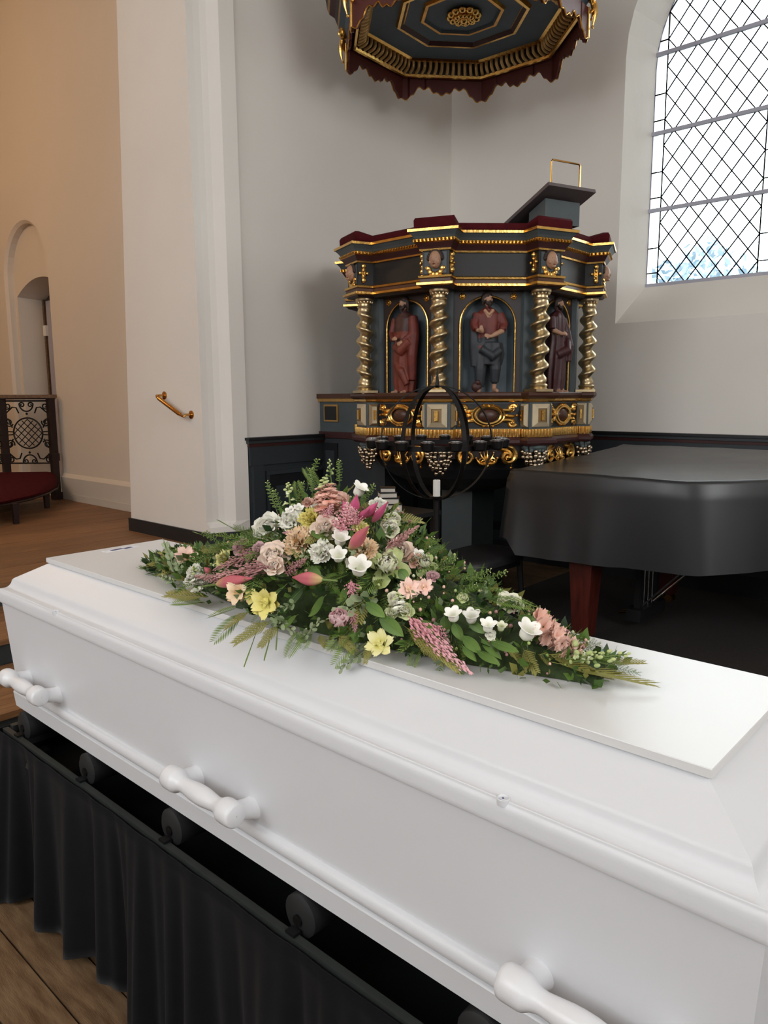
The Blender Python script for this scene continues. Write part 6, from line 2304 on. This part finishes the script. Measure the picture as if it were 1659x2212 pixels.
 ('cedar_spray',-0.529,1.144,1.056,0.86,0.51,0.11,0.061,0.015,5.29),
 ('sage_twig',-1.319,1.185,1.191,-0.82,0.35,-0.46,0.096,0.024,2.51),
 ('cedar_spray',-1.052,1.184,1.245,0.12,0.98,-0.18,0.099,0.022,2.4),
 ('cedar_spray',-1.723,1.141,1.081,-0.99,-0.1,-0.09,0.093,0.023,3.56),
 ('fern_frond',-0.98,0.986,1.171,-0.32,-0.93,-0.15,0.066,0.015,5.27),
 ('dark_leaf',-1.663,1.205,1.067,-0.55,0.8,-0.24,0.045,0.012,3.26),
 ('feather_fern',-1.746,1.093,1.076,-0.88,-0.46,-0.15,0.066,0.015,2.58),
 ('feather_fern',-1.196,1.158,1.27,-0.18,0.97,-0.17,0.09,0.019,1.29),
 ('feather_fern',-1.452,1.157,1.142,-0.96,0.29,0.05,0.065,0.015,3.84),
 ('fern_frond',-1.636,1.179,1.086,-0.73,0.61,-0.32,0.09,0.019,5.36),
 ('fern_frond',-1.095,1.029,1.246,-0.86,-0.51,0.02,0.064,0.016,2.46),
 ('cedar_spray',-1.74,1.09,1.076,-0.98,-0.17,-0.05,0.102,0.022,4.82),
 ('cedar_spray',-1.358,1.159,1.178,-0.45,0.89,-0.05,0.082,0.018,5.36),
 ('dark_leaf',-1.416,1.222,1.125,0.33,0.94,-0.04,0.043,0.01,5.32),
 ('fern_frond',-1.427,1.159,1.149,0.4,-0.83,0.39,0.1,0.026,1.64),
 ('fern_frond',-0.956,0.978,1.151,0.16,-0.93,-0.34,0.061,0.017,1.36),
 ('feather_fern',-1.719,1.032,1.05,-0.91,-0.19,-0.38,0.097,0.028,2.4),
 ('sage_twig',-1.816,1.117,1.064,-0.97,-0.25,0.04,0.064,0.018,5.55),
 ('feather_fern',-0.926,1.195,1.173,-0.2,0.94,-0.26,0.091,0.025,6.05),
 ('fern_frond',-0.752,1.01,1.081,0.69,-0.65,-0.33,0.059,0.014,4.2),
 ('cedar_spray',-1.173,1.14,1.272,-0.44,0.86,0.26,0.099,0.03,5.14),
 ('dark_leaf',-1.018,1.054,1.232,0.17,-0.97,-0.19,0.043,0.011,2.31),
 ('cedar_spray',-0.937,0.979,1.143,0.47,-0.73,-0.49,0.086,0.021,4.44),
 ('fern_frond',-1.015,1.21,1.21,0.89,0.27,-0.37,0.07,0.015,0.09),
 ('grass_blade',-1.124,0.874,1.067,0.52,-0.71,-0.47,0.104,0.001,3.68),
 ('grass_blade',-1.084,0.876,1.07,0.66,-0.7,-0.25,0.108,0.001,5.91),
 ('grass_blade',-1.072,0.877,1.077,0.73,-0.62,-0.3,0.08,0.001,6.09),
 ('grass_blade',-0.933,1.182,1.197,0.94,0.0,0.34,0.044,0.001,0.84),
 ('grass_blade',-0.972,1.17,1.223,0.74,0.0,0.67,0.049,0.001,4.32),
 ('grass_blade',-0.767,1.11,1.134,0.98,0.0,0.18,0.071,0.001,2.63),
 ('grass_blade',-1.645,1.12,1.138,-1.0,0.0,0.05,0.075,0.002,3.97),
 ('grass_blade',-1.504,1.12,1.167,-0.98,0.0,0.19,0.099,0.002,2.49),
 ('grass_blade',-0.848,1.163,1.165,0.97,0.0,0.23,0.056,0.001,5.86),
]

# ================================================================== flower spray on the coffin
FO = (-1.13, 1.12, CT)
spray = empty('funeral_spray', FO, 'large mixed flower spray of lilies, roses, bellflowers and fern on the white coffin', 'flowers')


def petal(mb, az, r0, length, width, th0, th1, mt, cup=0.25, ruffle=0.0, nu=5, nv=4, z0=0.0, rnd=None, tip=0.75, notch=0.0):
    """one petal as a curved sheet; th = angle from the flower axis at its foot and tip (radians)"""
    ca, sa = cos(az), sin(az)
    r, z = r0, z0
    rows = []
    for i in range(nu + 1):
        t = i / nu
        th = th0 + (th1 - th0) * t
        if i:
            r += sin(th) * length / nu
            z += cos(th) * length / nu
        w = width * (sin(pi * min(1.0, 0.10 + tip * t)) ** 0.75) * (1 if t < 0.999 else 0.62)
        row = []
        for j in range(nv + 1):
            v = 2 * j / nv - 1
            c_ = cup * width * v * v * (0.4 + 0.6 * t)
            wob = ruffle * t * t * sin(j * 2.4 + az * 5 + (rnd.uniform(-1, 1) if rnd else 0))
            rr = r - c_ * cos(th) + wob * 0.6
            zz = z + c_ * sin(th) + wob * 0.5 - notch * (1 - abs(v)) * (1 if i == nu else 0)
            row.append((rr * ca - v * w * sa, rr * sa + v * w * ca, zz))
        rows.append(row)
    mb.loft(rows, mt, False, False, True)


def calyx(name, mb2_parent, prof=((0.03, -0.55), (0.05, -0.15), (0.16, -0.02), (0.22, 0.08), (0.12, 0.10))):
    c = MB()
    c.lathe(list(prof), (0, 0, 0), 'stem_green', 8)
    c.build(name, mb2_parent, sharp=0)


PROTO = {}


def proto(name):
    """the first object of each kind; later ones are copies of it and of its sub-parts"""
    return PROTO.get(name)


def make(kind, rnd):
    """mesh of one flower or spray of greenery around the origin, growing along +Z"""
    mb = MB()
    sub = None
    fam = kind
    if kind.endswith('_rose') or kind == 'mauve_peony':
        mt = {'white_rose': 'white_petal', 'blush_rose': 'blush_petal', 'salmon_rose': 'salmon_petal', 'mauve_rose': 'mauve_petal', 'cream_rose': 'cream_petal',
              'lime_rose': 'lime_white', 'mauve_peony': 'mauve_petal'}[kind]
        closed = kind == 'mauve_peony'
        for lay, (n, L, W, a0, a1, r0) in enumerate(((5, 1.0, 0.55, 0.9, 1.5, 0.10), (5, 0.95, 0.55, 0.55, 0.95, 0.08), (5, 0.9, 0.5, 0.35, 0.35, 0.06), (4, 0.85, 0.42, 0.22, -0.15, 0.05), (3, 0.78, 0.3, 0.1, -0.35, 0.03))):
            if closed:
                a0, a1 = a0 * 0.75, a1 * 0.2 - 0.25
            for k in range(n):
                petal(mb, 2 * pi * (k + 0.37 * lay) / n + rnd.uniform(-.15, .15), r0, L * rnd.uniform(.92, 1.06), W, a0 + rnd.uniform(-.1, .1), a1 + rnd.uniform(-.2, .15), mt, 0.30, 0.05, 5, 4, 0, rnd)
        sub = 'calyx'
    elif 'carnation' in kind:
        mt = {'yellow_carnation': 'yellow_petal', 'apricot_carnation': 'apricot_petal', 'pale_carnation': 'lemon_petal'}[kind]
        for lay, (n, L, a0, a1) in enumerate(((9, 1.0, 1.0, 1.55), (9, 0.95, 0.75, 1.15), (8, 0.9, 0.5, 0.7), (6, 0.85, 0.25, 0.2))):
            for k in range(n):
                petal(mb, 2 * pi * (k + 0.4 * lay) / n + rnd.uniform(-.2, .2), 0.08, L * rnd.uniform(.85, 1.05), 0.36, a0 + rnd.uniform(-.15, .15), a1 + rnd.uniform(-.25, .25), mt, 0.1, 0.22, 4, 5, 0, rnd, 0.62)
        sub = 'calyx'
    elif kind == 'ruffled_white':
        for lay, (n, L, a0, a1) in enumerate(((5, 1.0, 0.8, 1.5), (5, 0.9, 0.5, 1.0), (4, 0.8, 0.3, 0.4))):
            for k in range(n):
                petal(mb, 2 * pi * (k + 0.45 * lay) / n + rnd.uniform(-.2, .2), 0.07, L * rnd.uniform(.9, 1.05), 0.52, a0, a1 + rnd.uniform(-.3, .2), 'white_petal', 0.2, 0.2, 5, 6, 0, rnd, 0.66)
        sub = 'calyx'
    elif kind == 'green_tulip':
        for lay, (n, L, a0, a1) in enumerate(((4, 1.15, 1.1, 1.75), (5, 1.25, 0.75, 0.15), (5, 1.2, 0.6, -0.15), (4, 1.1, 0.35, -0.3))):
            for k in range(n):
                petal(mb, 2 * pi * (k + 0.4 * lay) / n + rnd.uniform(-.15, .15), 0.08, L * rnd.uniform(.9, 1.05), 0.46, a0, a1 + rnd.uniform(-.2, .2), 'lime_white' if lay < 3 else 'cream_petal', 0.35, 0.05, 6, 4, 0, rnd)
        sub = 'calyx'
    elif 'freesia' in kind:
        mt = {'yellow_freesia': 'yellow_petal', 'apricot_freesia': 'apricot_petal', 'salmon_freesia': 'salmon_petal', 'lemon_freesia': 'lemon_petal'}[kind]
        for cx_, cy_, s in ((0, 0, 1.0), (0.45, 0.25, 0.7), (-0.4, 0.35, 0.65)):
            q = MB()
            for lay in (0, 1):
                for k in range(3 if s == 1.0 else 5 if lay == 0 else 0):
                    petal(q, 2 * pi * (k + 0.5 * lay) / (3 if s == 1.0 else 5), 0.1, 1.1 + 0.1 * lay, 0.36, 0.25, 1.35 + rnd.uniform(-.25, .25), mt, 0.2, 0.14, 6, 4, 0, rnd, 0.72)
            q.lathe([(0.05, -0.3), (0.11, 0.0), (0.16, 0.3)], (0, 0, 0), mt, 8, 'Z', False)
            mb.names = q.names if not mb.names else mb.names
            mb.add([(x * s + cx_ * .8, y * s + cy_ * .8, z * s) for x, y, z in q.v], q.f, mt, True)
        sub = 'stamens'
    elif kind in ('white_bell', 'lime_bell'):
        mt = 'white_petal' if kind == 'white_bell' else 'lime_white'
        rings = []
        prof = ((0.06, -0.25), (0.35, -0.12), (0.58, 0.1), (0.66, 0.4), (0.66, 0.75), (0.70, 1.0), (0.82, 1.2), (1.02, 1.36), (1.16, 1.42))
        for i, (r, z) in enumerate(prof):
            t = max(0, (i - 4) / 4)
            ring = []
            for j in range(40):
                a = 2 * pi * j / 40
                lobe = abs(cos(2.5 * a)) ** 0.8
                ring.append(((r * (1 - 0.22 * t * (1 - lobe)) * (1 + 0.03 * cos(5 * a))) * cos(a), (r * (1 - 0.22 * t * (1 - lobe)) * (1 + 0.03 * cos(5 * a))) * sin(a), z - 0.24 * t * (1 - lobe)))
            rings.append(ring)
        inner = [[(x * 0.955, y * 0.955, z + 0.01) for x, y, z in ring] for ring in reversed(rings[1:])]
        mb.loft(rings + inner, mt, True, False, True)
        sub = 'bell_calyx'
    elif 'lily_bud' in kind:
        mt = 'lily_pink' if kind == 'pink_lily_bud' else 'lily_deep'
        rings = []
        for i in range(17):
            t = i / 16
            r = (0.16 + 0.82 * sin(pi * t ** 0.85) ** 0.9) * (1 - 0.55 * t ** 3)
            if i == 16:
                r = 0.12
            rings.append([(r * (1 + 0.10 * cos(3 * a) + 0.05 * abs(sin(3 * a))) * cos(a), r * (1 + 0.10 * cos(3 * a) + 0.05 * abs(sin(3 * a))) * sin(a), t) for a in [2 * pi * j / 24 for j in range(24)]])
        mb.loft(rings, mt)
        sub = 'bud_stem'
    elif kind in ('salmon_stock', 'white_stock', 'lime_snapdragon', 'green_buds'):
        mt = {'salmon_stock': 'salmon_petal', 'white_stock': 'white_petal', 'lime_snapdragon': 'lime_white', 'green_buds': 'bud_green'}[kind]
        nfl = {'salmon_stock': 16, 'white_stock': 11, 'lime_snapdragon': 7, 'green_buds': 0}[kind]
        mb.tube([(0, 0, 0), (0.05, 0, 0.5), (0, 0.03, 0.97)], [0.10, 0.08, 0.05], 'stem_green', 6)
        for k in range(nfl):
            t = k / max(1, nfl - 1)
            az = k * 2.4
            zc = 0.08 + 0.66 * t
            q = MB()
            if kind == 'lime_snapdragon':
                q.ball((0, 0, 0.30), (0.30, 0.26, 0.36), mt, 10, 7)
                petal(q, 0.2, 0.1, 0.55, 0.32, 0.8, 1.9, mt, 0.2, 0.12, 4, 4, 0.35, rnd)
                petal(q, 3.3, 0.1, 0.55, 0.32, 0.5, 1.2, mt, 0.2, 0.12, 4, 4, 0.35, rnd)
            else:
                for lay in (0, 1):
                    for p_ in range(5 - lay):
                        petal(q, 2 * pi * (p_ + .5 * lay) / (5 - lay) + rnd.uniform(-.2, .2), 0.05, 0.62, 0.33, 0.55 - .3 * lay, 1.5 - .6 * lay + rnd.uniform(-.3, .3), mt, 0.15, 0.16, 4, 4, 0, rnd, 0.66)
            tilt = Matrix.Rotation(az, 4, 'Z') @ Matrix.Translation((0.16, 0, 0)) @ Matrix.Rotation(1.15 - 0.5 * t, 4, 'Y')
            s = (1.05 if kind != 'lime_snapdragon' else 0.8) * (1.05 - 0.35 * t)
            v = [tilt @ Vector((x * s, y * s, z * s)) for x, y, z in q.v]
            mb.add([(p_.x, p_.y, zc + p_.z * 0.16) for p_ in v], q.f, mt, True)
        nb = 9 if kind != 'green_buds' else 11
        for k in range(nb):
            t = k / (nb - 1)
            az = k * 2.4
            zc = (0.70 + 0.28 * t) if kind != 'green_buds' else 0.35 + 0.63 * t
            rr = (0.42 - 0.34 * t) if kind != 'green_buds' else 0.75 * (1 - t) ** 0.6
            s = 0.20 - 0.09 * t if kind != 'green_buds' else 0.24 - 0.10 * t
            mb.ball((rr * cos(az), rr * sin(az), zc), (s, s, s * 0.24), 'bud_green', 8, 6)
            mb.tube([(0, 0, zc - 0.06), (rr * cos(az), rr * sin(az), zc)], 0.035, 'stem_green', 4)
    elif 'astilbe' in kind:
        mt = 'astilbe_pink' if kind == 'pink_astilbe' else 'astilbe_dusty'
        mb.tube([(0, 0, 0), (0.03, 0, 0.5), (0, 0, 1.0)], [0.05, 0.04, 0.015], 'astilbe_dusty', 5)
        for k in range(60):
            t = 0.06 + 0.92 * k / 59
            az = k * 2.4 + rnd.uniform(-.4, .4)
            L = (1.0 - t) ** 0.75 * rnd.uniform(.7, 1.05)
            n = max(2, int(9 * L))
            for i in range(n):
                u = (i + 1) / n
                c = (L * u * cos(az) + rnd.uniform(-.07, .07), L * u * sin(az) + rnd.uniform(-.07, .07), t + 0.16 * L * u + rnd.uniform(-.012, .012))
                s = rnd.uniform(0.075, 0.135) * (1 - 0.25 * u)
                sz = s * 0.36
                d = [(c[0] + s, c[1], c[2]), (c[0], c[1] + s, c[2]), (c[0] - s, c[1], c[2]), (c[0], c[1] - s, c[2]), (c[0], c[1], c[2] + sz), (c[0], c[1], c[2] - sz)]
                mb.add(d, [(0, 1, 4), (1, 2, 4), (2, 3, 4), (3, 0, 4), (1, 0, 5), (2, 1, 5), (3, 2, 5), (0, 3, 5)], mt)
    elif kind == 'pennycress':
        mb.tube([(0, 0, 0), (0.06, 0, 0.5), (0, 0, 1)], [0.06, 0.05, 0.03], 'stem_green', 5)
        for k in range(34):
            t = 0.18 + 0.80 * k / 33
            az = k * 2.4
            L = (0.70 if t < 0.9 else 0.4) * rnd.uniform(.75, 1.05)
            c = Vector((L * cos(az), L * sin(az), t + 0.02))
            mb.tube([(0, 0, t - 0.01), tuple(c)], 0.022, 'stem_green', 3, False)
            mb.ball(c, (0.14, 0.14, 0.016), 'fern_green' if t < .93 else 'bud_green', 6, 4)
    elif kind == 'fern_frond':
        bend = lambda t: (0.35 * t * t * 0.5, 0.0)
        mb.tube([(0.30 * t * t, 0, t) for t in (0, .25, .5, .75, 1)], [0.03, 0.027, 0.022, 0.016, 0.006], 'stem_green', 4)
        n = 16
        for k in range(n):
            t = 0.08 + 0.90 * k / n
            L = sin(pi * (0.16 + 0.80 * t)) ** 0.8
            for sg in (-1, 1):
                b0 = Vector((0.30 * t * t, 0, t))
                tipv = b0 + Vector((-0.12 * L, sg * L, 0.13 * L + 0.10))
                mid = b0.lerp(tipv, 0.5)
                wv = Vector((0, -sg * 0.03, 0.017)) * (0.6 + 0.4 * L)
                up = Vector((0.06, 0, 0))
                # leaflet with toothed outline
                p = [b0, mid + wv + up * .5, b0.lerp(tipv, .72) + wv * .75, tipv, b0.lerp(tipv, .72) - wv * .75, mid - wv + up * .5]
                mb.add(p, [(0, 1, 5), (1, 2, 4, 5), (2, 3, 4)], 'fern_green')
    elif kind == 'feather_fern':
        mb.tube([(0.25 * t * t, 0, t) for t in (0, .5, 1)], [0.03, 0.022, 0.008], 'stem_green', 3)
        for k in range(15):
            t = 0.06 + 0.90 * k / 15
            for sg in (-1, 1):
                L = (1.02 - 0.8 * t) * rnd.uniform(.75, 1.1)
                b0 = Vector((0.25 * t * t, 0, t))
                e2 = b0 + Vector((rnd.uniform(-.25, .2) * L, sg * L, rnd.uniform(.06, .16)))
                for i in range(9):
                    c = b0.lerp(e2, (i + 0.3) / 9)
                    for s2 in (-1, 1):
                        d = Vector((rnd.uniform(-.10, .10), sg * rnd.uniform(.03, .12), s2 * rnd.uniform(.02, .05)))
                        w = Vector((0.012, 0.018, 0.006))
                        mb.add([c - w, c + w, c + d], [(0, 1, 2)], 'fern_green')
                mb.add([b0, b0 + Vector((0, 0, .012)), e2], [(0, 1, 2)], 'fern_green')
    elif kind == 'cedar_spray':
        mb.tube([(0.2 * t * t, 0, t) for t in (0, .5, 1)], [0.035, 0.028, 0.01], 'cedar_green', 4)
        for k in range(11):
            t = 0.10 + 0.84 * k / 11
            for sg in (-1, 1):
                L = (1.0 - 0.72 * t) * rnd.uniform(.8, 1.05)
                b0 = Vector((0.2 * t * t, 0, t))
                e1 = b0 + Vector((-.08 * L, sg * L * 0.62, 0.18 * L))
                e2 = b0 + Vector((-.16 * L, sg * L, 0.30 * L))
                mb.tube([b0, e1, e2], [0.03, 0.026, 0.01], 'cedar_green', 3, False)
                for i in range(6):
                    u = (i + 0.8) / 6.2
                    c = b0.lerp(e2, u)
                    for s2 in (-1, 1):
                        d = Vector((-0.03, sg * 0.11, s2 * 0.05 + 0.03)) * (1.25 - 0.5 * u)
                        w = Vector((0, 0.035, 0.006 * s2))
                        mb.add([c, c + d * .5 + w, c + d, c + d * .5 - w], [(0, 1, 2, 3)], 'cedar_green')
    elif kind in ('broad_leaf', 'dark_leaf'):
        mt = 'leaf_green' if kind == 'broad_leaf' else 'leaf_dark'
        rows = []
        for i in range(9):
            t = i / 8
            w = sin(pi * t ** 0.85) ** 0.8 if 0 < i < 8 else 0.02
            rows.append([(0.45 * t * t + 0.18 * w * abs(v), w * v, t) for v in (-1, -0.5, 0, 0.5, 1)])
        mb.loft(rows, mt, False, False, True)
        mb.tube([(0.45 * t * t - 0.02, 0, t) for t in (-.12, 0.0, .3, .6, .95)], [0.04, 0.04, 0.035, 0.025, 0.01], 'stem_green', 4)
    elif kind == 'sage_twig':
        mb.tube([(0.1 * t, 0, t) for t in (0, .5, 1)], [0.05, 0.04, 0.02], 'stem_green', 4)
        for k in range(9):
            t = 0.14 + 0.84 * k / 8
            for sg in (-1, 1):
                L = 0.95 * (1 - 0.45 * t)
                a = k * 1.2
                e = Vector((cos(a) * sg * 0.8, sin(a) * sg, 0.10)).normalized()
                b0 = Vector((0.1 * t, 0, t))
                nrm = e.orthogonal().normalized()
                sd = Vector((0, 0, 0.10 * L / 0.6))
                p = [b0, b0 + e * L * .35 + sd * .8, b0 + e * L * .8 + sd * .7, b0 + e * L, b0 + e * L * .8 - sd * .5, b0 + e * L * .35 - sd * .6]
                mb.add(p, [(0, 1, 2, 3, 4, 5)], 'sage_green')
    elif kind == 'grass_blade':
        mb.tube([(0, 0, 0), (0.5, 0, .4), (1.5, 0, .8), (3.5, 0, 1.0)], [0.4, 0.4, 0.3, 0.08], 'leaf_green', 4)
    return mb, sub


def finish_sub(o, sub):
    if sub == 'calyx':
        c = MB()
        c.lathe([(0.05, -0.8), (0.06, -0.2), (0.20, -0.10), (0.26, 0.05), (0.15, 0.10)], (0, 0, 0), 'stem_green', 8)
        c.build('calyx', o, sharp=80)
    elif sub == 'bell_calyx':
        c = MB()
        c.lathe([(0.05, -0.9), (0.06, -0.32), (0.22, -0.26), (0.34, -0.14), (0.2, -0.1)], (0, 0, 0), 'stem_green', 8)
        c.build('calyx', o, sharp=80)
    elif sub == 'bud_stem':
        c = MB()
        c.tube([(0, 0, -0.45), (0, 0, -0.1), (0, 0, 0.02)], [0.16, 0.18, 0.20], 'stem_green', 8)
        c.build('stem', o, sharp=80)
    elif sub == 'stamens':
        c = MB()
        for k in range(5):
            a = 2 * pi * k / 5
            c.tube([(0, 0, 0.1), (0.10 * cos(a), 0.10 * sin(a), 0.55), (0.16 * cos(a), 0.16 * sin(a), 0.75)], 0.022, 'lemon_petal', 4)
        c.build('stamens', o, sharp=80)


LONG = ('lily_bud', 'stock', 'snapdragon', 'buds', 'astilbe', 'pennycress', 'fern', 'cedar', 'leaf', 'twig', 'blade', 'feather')
NAMES = {'white_bell': 'white_bellflower', 'lime_bell': 'green_bellflower', 'pennycress': 'pennycress_stem', 'ruffled_white': 'white_lisianthus', 'green_tulip': 'double_tulip', 'green_buds': 'bud_stem',
         'pink_astilbe': 'pink_astilbe_plume', 'dusty_astilbe': 'dusty_astilbe_plume'}
VARS = {'fern_frond': 3, 'feather_fern': 3, 'cedar_spray': 3, 'broad_leaf': 1, 'sage_twig': 2, 'pennycress': 3, 'white_bell': 1, 'pink_astilbe': 3, 'dusty_astilbe': 3, 'ruffled_white': 3, 'blush_rose': 2, 'white_rose': 2}
counts = {}


def place_flower(row):
    kind, x, y, z, dx, dy, dz, L, W, roll = row
    rnd = random.Random(hash((round(x * 1000), round(y * 1000))))
    n = counts.get(kind, 0)
    counts[kind] = n + 1
    var = n % VARS.get(kind, 2)
    key = (kind, var)
    if key not in PROTO:
        mb, sub = make(kind, random.Random(97 * var + len(kind)))
        o = mb.build(NAMES.get(kind, kind), spray, sharp=-180)
        if sub:
            finish_sub(o, sub)
        PROTO[key] = (o, [c for c in o.children])
    else:
        src, subs = PROTO[key]
        o = src.copy()
        COL.objects.link(o)
        o.parent = spray
        for c in subs:
            cc = c.copy()
            COL.objects.link(cc)
            cc.parent = o
    d = Vector((dx, dy, dz)).normalized()
    flat = kind in ('fern_frond', 'feather_fern', 'cedar_spray', 'broad_leaf', 'dark_leaf')
    if flat:                      # the flat side faces up and outwards, the tip droops
        up = Vector((0.15, -0.55, 1.0)).normalized()
        xa = -(up - d * up.dot(d)).normalized()
        ya = d.cross(xa)
        tw = rnd.uniform(-0.5, 0.5)
        xa, ya = xa * cos(tw) + ya * sin(tw), ya * cos(tw) - xa * sin(tw)
    elif kind == 'grass_blade':
        xa = Vector((d.y, -d.x, 0.02)).normalized()
        ya = d.cross(xa)
    else:
        xa = d.orthogonal().normalized()
        ya = d.cross(xa)
        xa, ya = xa * cos(roll) + ya * sin(roll), ya * cos(roll) - xa * sin(roll)
    if any(k in kind for k in LONG):
        sw, sl = W, L
    else:
        sw = sl = L
    M = Matrix((xa * sw, ya * sw, d * sl)).transposed().to_4x4()
    M.translation = Vector((x - FO[0], y - FO[1], z - FO[2]))
    o.matrix_local = M


for row in SPRAY:
    place_flower(row)

# the mossy core of the spray and the small filler leaves around it
XS = [-1.90, -1.75, -1.6, -1.4, -1.2, -1.05, -.93, -.75, -.6, -.43]
HS = [.02, .05, .075, .135, .25, .235, .165, .082, .045, .008]
WS = [.05, .10, .14, .20, .235, .235, .215, .165, .10, .03]


def interp(x, ys):
    for i in range(len(XS) - 1):
        if x <= XS[i + 1]:
            t = (x - XS[i]) / (XS[i + 1] - XS[i])
            return ys[i] + t * (ys[i + 1] - ys[i])
    return ys[-1]


mb = MB()
rings = []
for i in range(41):
    x = -1.80 + (1.80 - 0.52) * i / 40
    h, w = interp(x, HS) * 0.70, interp(x, WS) * 0.66
    ring = []
    for j in range(20):
        t = pi * j / 19
        ring.append((x, 1.115 - w * cos(t), CT + 0.0015 + h * sin(t)))
    rings.append(ring)
mb.loft(rings, 'moss', True, True, True)
mb.build('moss_core', spray, FO, sharp=-80)
rnd = random.Random(5)
mb = MB()
for i in range(6200):
    x = rnd.uniform(-1.86, -0.50)
    h, w = interp(x, HS), interp(x, WS)
    u = rnd.uniform(-0.98, 0.98)
    if rnd.random() > (h + (0.05 if x < -0.8 else 0.012)) / 0.3:
        continue
    z = CT + h * (1 - u * u) ** 0.7 * rnd.uniform(0.62, 1.0)
    p = Vector((x, 1.115 + u * w, max(CT + 0.004, z)))
    out = Vector(((x + 1.13) * 0.8, u * 1.2, 0.35)).normalized()
    d = (out + Vector((rnd.uniform(-.9, .9), rnd.uniform(-.9, .9), rnd.uniform(-.4, .9)))).normalized()
    L = rnd.uniform(0.012, 0.034)
    sd = d.orthogonal().normalized()
    a = rnd.uniform(0, 6.28)
    sd = sd * cos(a) + d.cross(sd) * sin(a)
    wd = L * rnd.uniform(0.10, 0.34)
    e = p + d * L
    if e.z < CT + 0.002:
        e.z = CT + 0.002
    mt = rnd.choice(('leaf_green', 'leaf_green', 'leaf_dark', 'fern_green', 'fern_green', 'sage_green', 'cedar_green'))
    mb.add([p, p.lerp(e, .45) + sd * wd, e, p.lerp(e, .45) - sd * wd], [(0, 1, 2, 3)], mt)
for i in range(420):              # waxflower dots
    x = rnd.uniform(-1.80, -0.56)
    h, w = interp(x, HS), interp(x, WS)
    u = rnd.uniform(-0.95, 0.8)
    z = CT + h * (1 - u * u) ** 0.7 * rnd.uniform(0.9, 1.03) + 0.006
    s = rnd.uniform(0.0018, 0.0042)
    mb.ball((x, 1.115 + u * w, z), (s, s, s), rnd.choice(('astilbe_dusty', 'cream_petal', 'lime_white', 'bud_green', 'astilbe_dusty', 'salmon_petal')), 5, 3)
stuff(mb.build('filler_greenery', spray, FO, sharp=-80))
